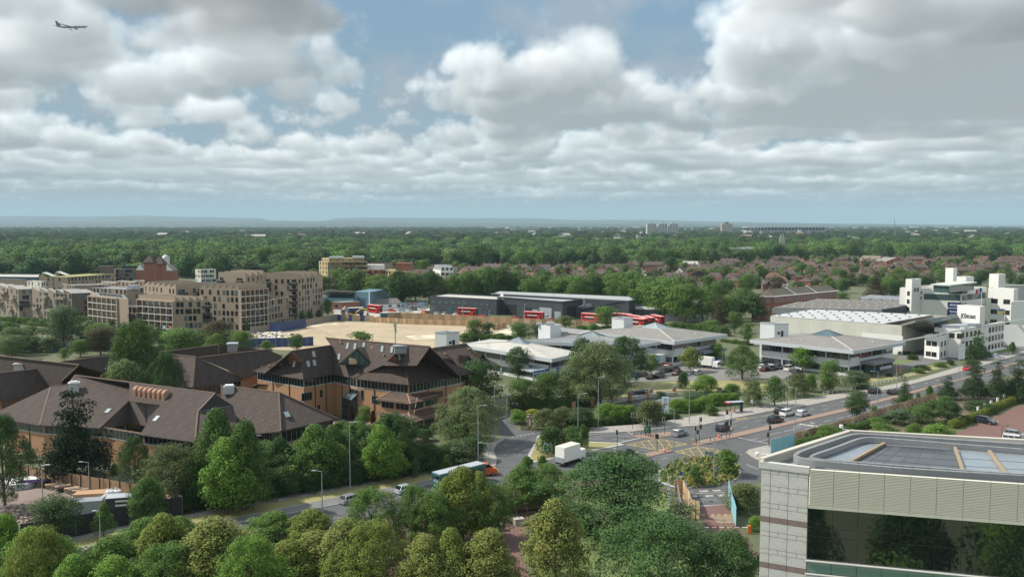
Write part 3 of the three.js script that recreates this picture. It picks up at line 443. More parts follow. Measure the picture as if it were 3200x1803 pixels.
line('lane_marking',MAT.linePale,s2('C',[1990,840,2230,838,2005,852,2232,851,2020,865,2234,864,2035,878,2236,877,2050,892,2238,890,2065,905,2240,903],0.16),0.052);
// repairs in the asphalt, drains, tracks over the cleared site
const patch=(name,k,list,mat,y)=>structure(name,sheet(pts(k,list),y),mat),DARK=T(0.065,0.067,0.07,GRAIN,5),PALE=T(0.125,0.126,0.126,GRAIN,7);
for(const[k,l,m]of[['7',[1240,1120,1330,1105,1350,1118,1262,1134],DARK],['7',[820,1010,1040,990,1045,1000,830,1022],PALE],['7',[1480,1215,1720,1168,1735,1178,1495,1226],PALE],['7',[2060,1075,2160,1060,2170,1075,2075,1092],DARK],['8',[300,830,480,785,486,797,306,843],PALE],['8',[900,680,1100,628,1106,636,906,690],DARK],['8',[560,905,690,868,697,880,568,918],DARK],['7',[40,1080,170,1010,190,1022,60,1096],DARK],['7',[60,1180,130,1130,150,1150,80,1210],PALE],['B',[400,940,640,880,660,905,420,968],DARK],['B',[1250,690,1500,620,1515,640,1265,712],PALE],['C',[1820,660,2060,655,2070,690,1830,694],PALE],['C',[2340,420,2460,460,2440,480,2330,440],DARK]])patch('road_patch',k,l,m,0.034);
for(const[k,x,y]of[['7',1420,1178],['7',1140,1030],['8',700,720],['8',420,900],['7',2300,1000],['C',2010,690],['B',1000,800]]){const c=at(k,x,y);patch('manhole_cover','n',(()=>{const o=[];for(let i=0;i<10;i++)o.push(...rowOf(V(c.x + 0.4*Math.cos(i*0.628),0,c.z + 0.4*Math.sin(i*0.628))));return o;})(),MAT.blackPaint,0.038);}
for(const l of[[-100,1330,300,1290,700,1260,1300,1240,2000,1220],[100,1280,500,1250,1000,1290,1500,1330,1800,1340],[560,1170,800,1200,1200,1200,1900,1215],[500,1210,640,1260,760,1330,800,1400]])for(const o of[0,2.4])patch('tyre_track','2',(()=>{const q=ribbon(pts('2',l),o,o + 0.7,0);return q.flatMap((p)=>{const[u,v]=rowOf(p);return[(u - 800)*3.22,(v - 650)*3.22];});})(),MAT.sandDark,0.036);
for(const l of[[520,1178,800,1160,830,1172,560,1195],[1500,1290,1900,1270,1960,1300,1600,1330],[2560,1205,2576,1290,2400,1262]])patch('bare_ground','2',l,T(0.58,0.50,0.36,BLOTCH,16),0.034);
// words on the road
const word=(txt,k,quad,mat='rgba(205,200,190,1)')=>{// corners in reading order: top left, top right, bottom right, bottom left
const[a,b,c,d]=pts(k,quad,0.044),g=new THREE.BufferGeometry();g.setAttribute('position',new THREE.Float32BufferAttribute([a,b,c,d].flatMap((p)=>[p.x,p.y,p.z]),3));g.setAttribute('uv',new THREE.Float32BufferAttribute([0,1,1,1,1,0,0,0],2));g.setIndex([0,2,1,0,3,2]);g.computeVertexNormals();
const tx=canvasTex(256,128,(x)=>{x.fillStyle=mat;x.font='bold 118px sans-serif';x.textAlign='center';x.textBaseline='middle';x.fillText(txt,128,70,244);});
return structure('road_lettering',g,new THREE.MeshStandardMaterial({map:tx,transparent:true,alphaTest:0.4,roughness:0.8}));
};
word('STOP','C',[1905,762,2045,757,2062,792,1910,795]);
word('SLOW','C',[1870,577,1960,570,1995,592,1900,600]);word('SLOW','C',[2000,570,2080,566,2125,586,2040,592]);word('KEEP','C',[1935,622,2010,618,2050,642,1960,648]);word('LEFT','C',[2060,615,2130,610,2170,636,2090,642]);
word('BUS STOP','j',[1900,606,2060,590,2100,612,1910,634],'rgba(190,165,95,1)');
word('HEATHROW','8',[340,876,560,905,500,922,290,888]);word('A4','8',[420,862,500,872,480,884,400,872]);word('M4','8',[530,882,600,893,570,906,505,894]);

// ground of the plots beyond the road
structure('courtyard',sheet([...pts('6',[700,1060,760,860,1000,830,1300,860,1600,960,1700,1060,1400,1100])],0.03),MAT.brickPaving);
structure('lawn',sheet(pts('6',[1300,990,1600,975,1640,1010,1420,1035]),0.05),MAT.grass);
structure('yard',sheet(pts('A',[-300,1040,150,1010,300,950,700,830,1560,700,1560,640,200,420,-300,400]),0.03),MAT.redYard);
structure('path',sheet(pts('A',[920,440,1010,400,1300,400,1350,500,1170,525]),0.03),MAT.lot);
structure('grass',sheet(pts('A',[1000,400,1090,390,1170,450,1100,470]),0.045),MAT.dryGrass);
structure('car_park',sheet([...pts('7',[1000,480,1300,460,1700,452,2230,450,2576,430]),...pts('8',[200,435,330,330,1000,330,1250,250,1060,240,0,250]),...pts('7',[2576,330,2100,320,2105,210,1500,220,1300,240,1000,330])],0.03),MAT.lot);
structure('grass',sheet([...pts('7',[1200,480,1700,456,2576,440,2576,560,2100,560,1660,545,1400,560,1100,620])],0.05),MAT.dryGrass);
structure('footpath',sheet(pts('7',[1430,556,1700,538,1780,545,1600,556,1440,575]),0.06),MAT.sandDark);
structure('water',sheet(pts('7',[1150,640,1440,580,1660,600,1420,650,1180,690]),0.06),MAT.water);
structure('parapet',slab(ribbon(pts('7',[860,710,1180,652,1400,622,1670,604]),0,0.5,0),0,1.1),MAT.concrete);
structure('parapet',slab(ribbon(pts('7',[1960,600,2230,575]),0,0.5,0),0,1.0),MAT.concrete);
structure('road',sheet(pts('7',[1150,690,1420,640,1680,618,2000,600,2320,590,2320,606,2000,622,1600,640,1180,712]),0.04),MAT.asphaltOld);
structure('drive',sheet([...pts('8',[1000,340,1320,230,1320,195,1560,175,1980,185,2300,150,2900,-60,2900,60,2250,195,1930,240,1500,300,1200,385])],0.03),MAT.asphaltOld);
structure('lawn',sheet(pts('8',[1200,290,1310,240,1490,245,1400,275,1240,305]),0.045),MAT.grass);
structure('grass',sheet(pts('8',[1010,435,1190,400,1250,405,1320,395,1460,360,1500,320,1800,275,1860,290,1560,380,1300,430,1020,470]),0.05),MAT.dryGrass);
structure('grass',sheet(pts('8',[2250,140,2440,110,2480,150,2250,190]),0.05),MAT.grass);
structure('car_park',sheet(pts('8',[1830,1010,2120,890,2576,690,3000,560,3000,1200,1900,1100]),0.03),MAT.redPaving);
structure('soil',sheet(pts('8',[60,1085,830,855,1700,640,2576,500,2576,660,1880,900,1840,1060,300,1180]),0.012),MAT.soil);
// the cleared site and the bus yard
structure('building_site',sheet(pts('2',[-330,1330,150,1240,500,1200,560,1160,800,1140,1180,1150,1400,1165,2150,1190,2530,1180,2576,1200,2576,1290,2100,1260,2050,1449,700,1449,-400,1400]),0.03),MAT.sand);
structure('bus_yard',sheet([...pts('2',[760,1085,820,1040,1280,1010,1730,1000,1760,1040,1720,1050,2400,1100,2576,1120]),...pts('3',[640,1150,1200,1190,1500,1190,1620,1150,1560,1110,1250,1090]),...pts('3',[1200,1215,640,1180,0,1125]),...pts('2',[2576,1125,1480,1055,1180,1100,820,1100])],0.03),MAT.concreteYard);
structure('car_park',sheet([...pts('3',[2100,1310,2576,1340,2576,1400,2100,1345])],0.03),MAT.lot);
}

// ---- hills on the horizon, and woods that read as one mass
{
const ridge=(list,dist,seed,thick)=>{// outline as photograph x, row of the crest
const pos=[],idx=[],n=260,xs=list.filter((_,i)=>i % 2===0),ys=list.filter((_,i)=>i % 2),rows=5;
for(let i=0;i<=n;i++){
const u=lerp(xs[0],xs[xs.length - 1],i / n);let j=xs.findIndex((x)=>x>=u);if(j<1)j=1;
const t=(u - xs[j - 1])/(xs[j]- xs[j - 1]),v=lerp(ys[j - 1],ys[j],t*t*(3 - 2*t))+ 1.3*(fbm2(u / 60 + seed,seed,4)- 0.5)*2;
const X=(u - W0 / 2)/ F0*dist,H=Math.max(2,EYE +(HORIZON - v)/ F0*dist);
[[-2.2,0],[-1.1,0.55],[0,1],[1.5,0.8],[4,0]].forEach(([dz,h],k)=>pos.push(X*(1 + dz*thick / dist),h*H*(k===1?0.8 + 0.4*fbm2(u / 90,seed + 5,3):1),-(dist + dz*thick)));
if(i<n)for(let k=0;k<rows - 1;k++){const a=i*rows + k,b=a + rows;idx.push(a,b,a + 1,a + 1,b,b + 1);}
}
const g=new THREE.BufferGeometry();g.setAttribute('position',new THREE.Float32BufferAttribute(pos,3));g.setIndex(idx);g.computeVertexNormals();g.setAttribute('uv',new THREE.Float32BufferAttribute(new Float32Array(pos.length / 3*2),2));
return structure('hills',g,M(L(0.045,0.06,0.04)));
};
ridge([-500,676,0,675,250,677,440,675,640,679,800,681,860,689,1000,692,1010,690,1060,682,1150,680,1400,682,1640,682,1800,687,2050,688,2250,692,2420,696,2700,701,3200,706,3700,708],19000,2.3,500);
ridge([-500,690,400,691,900,692,1080,690,1300,694,1560,696,1700,697,2500,698,2620,699,2800,701,3200,707,3700,708],14000,7.1,350);
ridge([-500,699,500,700,1000,700,1500,702,2100,702,2700,704,3200,709,3700,710],10500,4.6,250);
}

// ---------------------------------------------------------------- brown tiled offices across the road
function planeOf(k,list,hs){const p=[0,1,2].map((i)=>at(k,list[i*2],list[i*2 + 1],Array.isArray(hs)?hs[i]:hs));return new THREE.Plane().setFromCoplanarPoints(...p);}
function onPlane(k,plane,list){
const o=[];for(let i=0;i<list.length;i +=2){const a=at(k,list[i],list[i + 1],0),c=V(0,EYE,0),d=a.sub(c),t=-(plane.normal.dot(c)+ plane.constant)/ plane.normal.dot(d);o.push(c.addScaledVector(d,t));}return o;
}
function thick(polys,t=0.22){// roof sheets with an edge
const out=[];
for(const p of polys){let q=p;let s=0;q.forEach((a,i)=>{const b=q[(i + 1)% q.length];s +=(b.x - a.x)*(b.z + a.z);});if(s<0)q=q.slice().reverse();out.push(q);q.forEach((a,i)=>{const b=q[(i + 1)% q.length],dn=V(0,-t,0);out.push([a.clone().add(dn),b.clone().add(dn),b,a]);});out.push(q.map((v)=>V(v.x,v.y - t,v.z)).reverse());}
return faces(out);
}
function inset(poly,d){// level polygon moved inwards
poly=upward(poly);const n=poly.length;
return poly.map((p,i)=>{const a=poly[(i + n - 1)% n],b=poly[(i + 1)% n],e1=V(p.x - a.x,0,p.z - a.z).normalize(),e2=V(b.x - p.x,0,b.z - p.z).normalize(),n1=V(e1.z,0,-e1.x),n2=V(e2.z,0,-e2.x),k=1 + n1.dot(n2);return V(p.x +(n1.x + n2.x)*d / k,p.y,p.z +(n1.z + n2.z)*d / k);});
}
const caps=(lines,w=0.26)=>merge(lines.map(([a,b])=>bar(a,b,w,0.2)));
function skylightOn(t,plane,k,x,y,w=0.8,l=1.3){// a roof window lying on a slope
const p=onPlane(k,plane,[x,y])[0],n=plane.normal.clone();if(n.y<0)n.negate();
const h=V(n.x,0,n.z).normalize(),side=V(h.z,0,-h.x),m=new THREE.Matrix4().makeBasis(side,n,side.clone().cross(n)),g=box(w,0.14,l).applyMatrix4(m);
const f=part(t,'roof_window',g,MAT.frameGrey);f.position.copy(p).sub(t.position).addScaledVector(n,0.05);
part(f,'pane',box(w*0.82,0.05,l*0.86,0,0.07,0).applyMatrix4(m),MAT.skylight);
}
function glazedWall(t,w,o){// brick wall with a ribbon of windows under the eaves and windows below
const n=Math.max(2,Math.round((w.len - 0.6)/ 1.15));
w.band(t,0.25,w.len - 0.25,o.top - 2.0,o.top - 0.15,n,MAT.frameGrey,MAT.glass,{out:-0.02,mullion:0.16});
w.strip(t,'sill_band',MAT.concrete,0,w.len,o.top - 2.18,o.top - 2.0,0.06,0.1);
for(const y of o.rows??[]){const m=Math.max(1,Math.floor(w.len /(o.gap??6)));for(let i=0;i<m;i++){const s=(i + 0.5)/ m*w.len;w.window(t,s,y,2.6,1.5,MAT.frameGrey,MAT.glass,{split:4});}}
if(w.len>5){const s=w.len*(o.pipe??0.62);w.strip(t,'downpipe',MAT.black,s - 0.06,s + 0.06,0,o.top - 0.1,0.14,0.12);}
}
{// ---- front block, with a slot cut in its long slope
const t=thing('office_building','long brown tiled office with a slot cut in its roof, nearest the timber yard','office building',at('5',1200,1180));
const PL=planeOf('5',[390,895,1000,925,750,395],[7,7,14.4]),PR=planeOf('5',[1400,990,1955,1065,2160,575],[7,7,14]);
const left=onPlane('5',PL,[390,895,500,510,680,487,750,395,1295,464,1295,650,1000,925]),right=onPlane('5',PR,[1295,464,2160,575,1985,760,1955,1065,1400,990,1610,690,1295,650]);
const HR=planeOf('5',[1955,1065,1985,760,2180,1012],[7,right[2].y,7]),HL=planeOf('5',[390,895,0,828,500,510],[7,7,left[1].y]);
const hipR=onPlane('5',HR,[1985,760,1955,1065,2180,1012,2400,950,2340,700]),hipL=onPlane('5',HL,[500,510,390,895,0,828,-120,805,0,745]);
const rl=left[3],rr=right[1],mir=(e)=>V(2*((rl.x + rr.x)/ 2)- e.x,7,2*((rl.z + rr.z)/ 2)- e.z),b1=V(rr.x +(rr.x - right[3].x)*0.7,7,rr.z +(rr.z - right[3].z)),b2=V(rl.x +(rl.x - left[0].x)*0.7,7,rl.z +(rl.z - left[0].z));
partW(t,'roof',thick([left,right,hipR,hipL,[rr,rl,b2,b1]]),MAT.tileBrown);
partW(t,'ridge_tiles',caps([[left[1],left[0]],[left[1],left[2]],[left[2],left[3]],[rl,rr],[right[1],right[2]],[right[2],right[3]]]),MAT.ridge);
const gable=[rr.clone().add(V(0,-0.25,0)),right[2].clone(),hipR[4]];partW(t,'gable',faces([gable]),MAT.darkTimber);
partW(t,'gable_flashing',bar(hipR[0],hipR[4],0.3,0.12),MAT.frameGrey);
const foot=inset([hipL[2],left[0],left[6],right[4],right[3],hipR[3],b1,b2],0.9);
partW(t,'wall',walls(foot,0,7.1),MAT.brickOrange);
for(const w of facing(foot))if(w.len>3)glazedWall(t,w,{top:7,rows:[1.9],gap:7});
// the slot: cheeks and back wall
const a=left[5],b=right[5],down=(p)=>V(p.x,6.2,p.z),front=left[6],fr=right[4];
partW(t,'slot_wall',faces([[down(a),down(b),b.clone().add(V(0,-0.25,0)),a.clone().add(V(0,-0.25,0))],[down(a),a.clone().add(V(0,-0.25,0)),front.clone().add(V(0,-0.3,0)),down(front)],[down(b),b.clone().add(V(0,-0.25,0)),fr.clone().add(V(0,-0.3,0)),down(fr)]]),T(0.13,0.105,0.095,STREAK,4));
partW(t,'downpipe',cyl(0.09,0.09,3.5,(a.x + b.x)/ 2 + 0.3,7.2,(a.z + b.z)/ 2 + 0.25),MAT.black);
skylightOn(t,PL,'5',1080,755,1,1.5);skylightOn(t,PR,'5',1568,832,1,1.5);
const vp=onPlane('5',PL,[740,560])[0];const st=partW(t,'vent_stack',boxUp(1.9,2.6,1.9,vp.x,vp.y - 0.8,vp.z,0.35),MAT.renderGrey);part(st,'cap',boxUp(2.3,0.25,2.3,vp.x - t.position.x,vp.y + 1.8,vp.z - t.position.z,0.35),MAT.renderGrey);part(st,'cover',boxUp(1.3,0.25,1.3,vp.x - t.position.x,vp.y + 2.05,vp.z - t.position.z,0.35),MAT.panelWhite);
for(let i=0;i<7;i++){// a row of hooped terracotta vents
const p=onPlane('5',PR,[1375 + i*48,570 + i*7])[0],q=onPlane('5',PR,[1345 + i*48,605 + i*7])[0],d=q.clone().sub(p);d.y=0;const turn=Math.atan2(d.x,d.z);
const s=new THREE.Shape();s.moveTo(0,0);s.lineTo(0,0.42);s.bezierCurveTo(0.1,0.85,0.7,1.05,1.2,0.95);s.bezierCurveTo(1.5,0.9,1.7,0.9,1.75,0.7);s.lineTo(1.75,0.2);s.lineTo(0,-0.9);
const g=flat(new THREE.ExtrudeGeometry(s,{depth:0.62,bevelEnabled:true,bevelSize:0.05,bevelThickness:0.05,bevelSegments:1,curveSegments:5}).translate(-0.9,0,-0.31));g.rotateY(turn + Math.PI / 2);const m=part(t,'hooped_vent',g,MAT.terracotta);m.position.copy(p).sub(t.position).add(V(0,0.35,0));
}
}
{// ---- blocks behind it on the left
const t=thing('office_building','brown tiled office wings at the left edge with a flat topped dormer','office building',at('5',200,760));
const P1=planeOf('5',[0,200,790,290,560,520],[15.5,15.5,9]),P2=planeOf('5',[0,370,545,310,0,645],[13.2,13.2,7.4]);
const main=onPlane('5',P1,[-600,132,0,200,790,290,620,450,600,500,-600,500]),wing=onPlane('5',P2,[-600,436,545,310,490,500,270,605,0,645,-600,735]);
const back=V(main[2].x + 13,8,main[2].z - 11),back0=V(main[0].x + 13,8,main[0].z - 11),lb=at('5',0,250,13.2);
partW(t,'roof',thick([main,wing,[main[2],main[0],back0,back],[wing[1],wing[0],V(wing[0].x,9,wing[0].z - 9),V(wing[1].x + 5,9,wing[1].z - 9)]]),MAT.tileBrown);
partW(t,'ridge_tiles',caps([[main[0],main[2]],[main[2],main[3]],[wing[0],wing[1]],[wing[1],wing[2]]]),MAT.ridge);
const gb=at('5',962,405,main[3].y);partW(t,'gable',faces([[main[2].clone().add(V(0,-0.25,0)),main[3],gb]]),MAT.darkTimber);partW(t,'verge',bar(main[2],gb,0.35,0.25),MAT.tileBrown);
const foot=inset([wing[5],wing[4],wing[3],V(gb.x,7,gb.z),back,back0],0.8);partW(t,'wall',walls(foot,0,7.6),MAT.brickOrange);
for(const w of facing(foot))if(w.len>3)w.band(t,0.3,w.len - 0.3,5.1,7.2,Math.round(w.len / 1.3),MAT.frameBlue,MAT.glass);
const d0=onPlane('5',P1,[90,350])[0],d1=onPlane('5',P1,[180,345])[0];const dm=partW(t,'dormer',boxUp(4.2,3.2,4.5,d1.x + 1.2,d1.y - 1.6,d1.z - 0.9,0.3),MAT.renderGrey);part(dm,'dormer_roof',boxUp(6.4,0.25,5,d1.x + 2 - t.position.x,d1.y + 1.6,d1.z - 1.2 - t.position.z,0.3),MAT.roofPale);
}
{
const t=thing('office_building','brown tiled office behind the big roadside trees, ridge running up to a lead vent box','office building',at('5',1500,560));
const Pa=planeOf('5',[640,262,1200,190,1080,420],[13,13,8]),Pb=planeOf('5',[1600,172,1960,208,1935,510],[14.5,14.5,7.6]);
const a=onPlane('5',Pa,[600,258,1200,190,1600,140,1600,350,1080,425,960,405]),b=onPlane('5',Pb,[1560,168,1960,208,1935,510,1520,470]);
const Pc=planeOf('5',[1960,208,1935,510,2440,430],[14.5,7.6,7.6]),c=onPlane('5',Pc,[1960,208,1935,510,2440,430]);
const Pd=planeOf('5',[2000,215,2576,150,2500,410],[14.2,14.2,8]),d=onPlane('5',Pd,[2000,215,2576,150,2690,135,2840,205,2700,345,2576,385,2440,428,2300,340]);
const Pe=planeOf('5',[1660,155,2195,88,2190,215],[14.6,14.6,11]),e=onPlane('5',Pe,[1600,163,2195,88,2190,200,2000,222,1680,186]);
const Pf=planeOf('5',[2195,88,2190,215,2576,152],[14.6,11,12]),f=onPlane('5',Pf,[2195,88,2190,200,2700,140,2576,128]);
const g=[at('5',1090,432,10.5),at('5',1330,393,10.5),at('5',1395,465,8.5),at('5',1140,470,8.5)];
partW(t,'roof',thick([a,b,c,d,e,f,g]),MAT.tileBrown);partW(t,'ridge_tiles',caps([[a[0],a[2]],[b[0],b[1]],[b[1],b[2]],[c[0],c[2]],[d[0],d[2]],[e[0],e[1]],[e[1],e[2]]]),MAT.ridge);
const foot=inset([c[1],c[2],d[5],d[4],V(d[3].x + 4,7,d[3].z - 6),V(a[0].x,7,a[0].z - 14),V(a[5].x,7,a[5].z)].map((p)=>V(p.x,7.4,p.z)),0.7);partW(t,'wall',walls(foot,0,7.6),MAT.brickOrange);
for(const w of facing(foot))if(w.len>4){w.band(t,0.3,w.len - 0.3,4.6,7.1,Math.round(w.len / 1.3),MAT.frameBlue,MAT.glass);w.rows(t,2,w.len - 2,Math.max(2,Math.floor(w.len / 6)),[2],2.4,1.4,MAT.frameBlue,MAT.glass);}
const v=onPlane('5',Pf,[2335,130])[0];const vb=partW(t,'vent_box',boxUp(2.6,2.2,2.2,v.x,v.y - 0.8,v.z,0.2),MAT.lead);part(vb,'cap',boxUp(3,0.3,2.6,v.x - t.position.x,v.y + 1.4,v.z - t.position.z,0.2),MAT.panelPale);
}
{// ---- hipped block at the courtyard
const t=thing('office_building','hipped brown tiled block with glass walls beside the car court','office building',at('6',300,1040));
const P1=planeOf('6',[225,565,245,955,820,830],[13.5,7.2,7.2]),r=onPlane('6',P1,[225,565,245,955,820,830]);
const P0=planeOf('6',[225,565,-10,537,245,955],[13.5,13.5,7.2]),l=onPlane('6',P0,[-360,498,225,565,245,955,-330,1010]);
const bk=V(r[2].x - 6,7.2,r[2].z - 9),bl=V(l[0].x,7.2,l[0].z - 12);
partW(t,'roof',thick([r,l,[r[0],r[2],bk],[l[0],r[0],bk,bl]]),MAT.tileBrown);partW(t,'ridge_tiles',caps([[l[0],l[1]],[r[0],r[1]],[r[0],r[2]]]),MAT.ridge);
const foot=inset([l[3],r[1],r[2],bk,bl].map((p)=>V(p.x,7,p.z)),0.8);partW(t,'wall',walls(foot,0,7.2),MAT.brickOrange);
for(const w of facing(foot))if(w.len>4){const n=Math.round(w.len / 1.25);w.band(t,0.2,w.len - 0.2,4.4,6.9,n,MAT.frameGrey);w.band(t,0.2,w.len*0.3,0.5,4.2,Math.round(n*0.3),MAT.frameGrey);w.band(t,w.len*0.62,w.len - 0.2,0.5,4.2,Math.round(n*0.36),MAT.frameGrey);}
skylightOn(t,P1,'6',308,792,1.2,1.4);
const v=onPlane('5',P0,[2302,560])[0]??r[0];const vb=partW(t,'vent_box',boxUp(2.2,1.6,2,v.x,v.y - 0.4,v.z,0.2),MAT.renderGrey);part(vb,'cap',boxUp(1.7,0.3,1.6,v.x - t.position.x,v.y + 1.2,v.z - t.position.z,0.2),MAT.panelWhite);
}
{// ---- the three storey block with glazed gables, skirt roofs and dormers
const t=thing('office_building','three storey brown tiled office with glazed gables, dormers and skirt roofs at its corner','office building',at('6',1250,960));
const HE=10.6;
// left arm
const A1=planeOf('6',[0,355,470,432,250,240],[HE,HE,14.2]),a1=onPlane('6',A1,[-30,350,470,432,460,260,250,240]);
const A2=planeOf('6',[470,432,780,380,755,92],[HE,HE,17.5]),a2=onPlane('6',A2,[470,432,780,380,755,92,350,150,462,262]);
const back=[a2[3],a2[2],V(a2[2].x - 9,HE,a2[2].z - 8),V(a2[3].x - 9,HE,a2[3].z - 8)];
// main range behind the court
const B1=planeOf('6',[780,380,985,415,1100,52],[HE,HE,19.5]),b1=onPlane('6',B1,[780,382,755,92,700,18,1750,105,1620,290,1270,290,985,418]);
const bb=[b1[2],b1[3],V(b1[3].x + 6,HE,b1[3].z - 15),V(b1[2].x + 6,HE,b1[2].z - 15)];
// right arm: hipped end, right slope
const C1=planeOf('6',[980,425,1535,487,1500,305],[HE,HE,14.4]),c1=onPlane('6',C1,[980,425,1535,487,1500,305,1270,285]);
const C2=planeOf('6',[1535,487,2090,385,1400,205],[HE,HE,17.2]),c2=onPlane('6',C2,[1535,487,2090,387,2200,365,1900,255,1760,225,1620,280,1575,160,1380,186,1502,306]);
const C3=[c2[7],c2[6],V(c2[6].x - 7,HE + 2,c2[6].z - 5),c1[3]];
// far right wing
const E1=planeOf('6',[1780,122,2115,75,2470,305],[15.5,15.5,HE - 1.5]),e1=onPlane('6',E1,[1775,122,2115,75,2210,160,2470,305,2300,330,2090,385,1890,250]);
partW(t,'roof',thick([a1,a2,back,b1,bb,c1,c2,C3,e1,[e1[1],e1[0],V(e1[0].x + 2,9,e1[0].z - 9),V(e1[1].x + 4,9,e1[1].z - 8)]]),MAT.tileBrown);
partW(t,'ridge_tiles',caps([[a1[1],a1[2]],[a1[0],a1[3]],[a1[3],a1[2]],[a2[3],a2[2]],[a2[3],a2[4]],[b1[2],b1[3]],[b1[3],b1[4]],[c1[1],c1[2]],[c1[0],c1[3]],[c1[3],c1[2]],[c2[7],c2[6]],[e1[0],e1[1]]]),MAT.ridge);
partW(t,'gablet',faces([[a2[3],a1[3],a1[2]].map((p)=>p.clone().add(V(0,-0.1,0))),[c2[7],c1[3],c1[2]].map((p)=>p.clone().add(V(0,-0.1,0)))]),MAT.brickRed);
// walls
const foot=inset([a1[0],a1[1],a2[1],c1[0],c1[1],c2[1],V(c2[1].x + 4,HE,c2[1].z - 16),V(b1[2].x,HE,b1[2].z - 14),V(a1[0].x - 2,HE,a1[0].z - 14)].map((p)=>V(p.x,HE,p.z)),0.9);
partW(t,'wall',walls(foot,0,HE),MAT.brickOrange);
const F=facing(foot).filter((w)=>w.len>3);
F.forEach((w,i)=>{w.band(t,0.15,w.len - 0.15,HE - 2.3,HE - 0.2,Math.round(w.len / 1.15),MAT.frameGrey,MAT.glass,{mullion:0.2,out:-0.02});w.strip(t,'sill_band',MAT.concrete,0,w.len,HE - 2.5,HE - 2.3,0.07,0.1);for(const f of[0.35,0.7])if(w.len>8)w.strip(t,'downpipe',MAT.black,w.len*f - 0.08,w.len*f + 0.08,0,HE - 0.2,0.16,0.14);});
const wallAt=(k,x,y,h)=>{const p=at(k,x,y,h);let best=null,bd=1e9;for(const w of F){const v=p.clone().sub(w.a),s=v.x*w.d.x + v.z*w.d.z,o=Math.abs(v.x*w.n.x + v.z*w.n.z);if(s>-1&&s<w.len + 1&&o<bd){bd=o;best=[w,s];}}return best;};
for(const[x,y,h,ww,hh,n]of[[585,625,5.9,3.2,2,4],[738,595,6.0,0.9,1.9,1],[738,755,2.3,0.9,1.9,1],[1155,660,5.7,2.9,1.9,3],[1022,610,6.4,1,2.6,1],[1022,700,3,1,1.4,1],[850,590,6.8,3.6,1.7,5]]){const f=wallAt('6',x,y,h);if(f)f[0].window(t,f[1],h,ww,hh,MAT.frameGrey,MAT.glass,{split:n});}
{const f=wallAt('6',845,740,3);if(f){const[w,s]=f,e=unit(t,'entrance',MAT.frameDark,w.p(s,2.7,0.9),4.2,5.4,1.8,w.turn);for(let i=0;i<4;i++)for(let j=0;j<4;j++)child(e,'pane',MAT.glass,-0.375 + i*0.25,-0.375 + j*0.25,0.5,0.22,0.22,0.03);partW(t,'entrance_roof',faces([[w.p(s - 2.2,6.6,0),w.p(s - 2.2,5.4,1.9),w.p(s + 2.2,5.4,1.9),w.p(s + 2.2,6.6,0)]]),MAT.glassPale);}}
// skirt roofs round the corner
for(const[hb,ht,L0,R0]of[[6.9,8.1,[1205,640,1340,565,1520,580,1550,682],[1520,580,1880,552,1880,602,1550,682]],[3.3,4.7,[1195,772,1300,735,1530,765,1560,874],[1530,765,1840,702,1850,802,1560,874]]]){
const PL=planeOf('6',[L0[0],L0[1],L0[6],L0[7],L0[4],L0[5]],[hb,hb,ht]),PR=planeOf('6',[R0[6],R0[7],R0[4],R0[5],R0[0],R0[1]],[hb,hb,ht]),l=onPlane('6',PL,L0),r=onPlane('6',PR,R0);
partW(t,'skirt_roof',thick([l,r]),MAT.tileRust);partW(t,'ridge_tiles',caps([[l[2],l[3]],[l[0],l[1]]]),MAT.terracotta);
const bay=inset([l[0],l[3],r[2],V(r[2].x - 5,hb,r[2].z - 6),V(l[0].x + 1,hb,l[0].z - 7)].map((p)=>V(p.x,hb,p.z)),0.9);partW(t,'bay_wall',walls(bay,hb - 3.2,hb + 0.4),MAT.brickOrange);
for(const w of facing(bay))if(w.len>3){w.band(t,0.3,w.len*0.46,hb - 1.9,hb - 0.25,Math.round(w.len*0.36),MAT.frameGrey);w.band(t,w.len*0.54,w.len - 0.3,hb - 1.9,hb - 0.25,Math.round(w.len*0.36),MAT.frameGrey);}
}
// glazed gable over the court
const gable=(apex,footL,footR,ridgeEnd,hs,mats)=>{
const a=at('6',...apex,hs[0]),l=at('6',...footL,hs[1]),r=at('6',...footR,hs[1]),e=at('6',...ridgeEnd,hs[0]);
const dl=e.clone().sub(a),l2=l.clone().add(dl.clone().multiplyScalar(0.25)),r2=r.clone().add(dl.clone().multiplyScalar(0.25));
const d=partW(t,'dormer',faces([[a,l,r].map((p)=>p.clone().add(V(0,-0.12,0)))]),mats[1]);
const back=(p)=>p.clone().add(dl);
part(d,'dormer_roof',thick([[a,l,V(l.x + dl.x*0.35,l.y + 0.1,l.z + dl.z*0.35),e],[a,e,V(r.x + dl.x*0.5,r.y + 0.1,r.z + dl.z*0.5),r]]).translate(-t.position.x,-t.position.y,-t.position.z),mats[0]);
const c=mix(l,r,0.5),g=c.clone().lerp(a,0.38),n=V(-(r.z - l.z),0,r.x - l.x).normalize().multiplyScalar(0.08);if(n.dot(V(0,0,0).sub(c))<0)n.negate();
const s=(p,k)=>g.clone().lerp(p,k).add(n),tri=[s(a,0.8),s(l,0.8),s(r,0.8)];
part(d,'pane',faces([tri]).translate(-t.position.x,-t.position.y,-t.position.z),mats[2]);
const bars=[bar(tri[0],tri[1],0.16),bar(tri[0],tri[2],0.16),bar(tri[1],tri[2],0.16)],nb=mats[3];
for(let i=1;i<nb;i++){const q=mix(tri[1],tri[2],i / nb),top=i / nb<0.5?mix(tri[1],tri[0],i / nb*2):mix(tri[0],tri[2],i / nb*2 - 1);bars.push(bar(q.add(n),top.add(n),0.09));}
part(d,'glazing_bars',merge(bars).translate(-t.position.x,-t.position.y,-t.position.z),MAT.frameDark);
return tri;
};
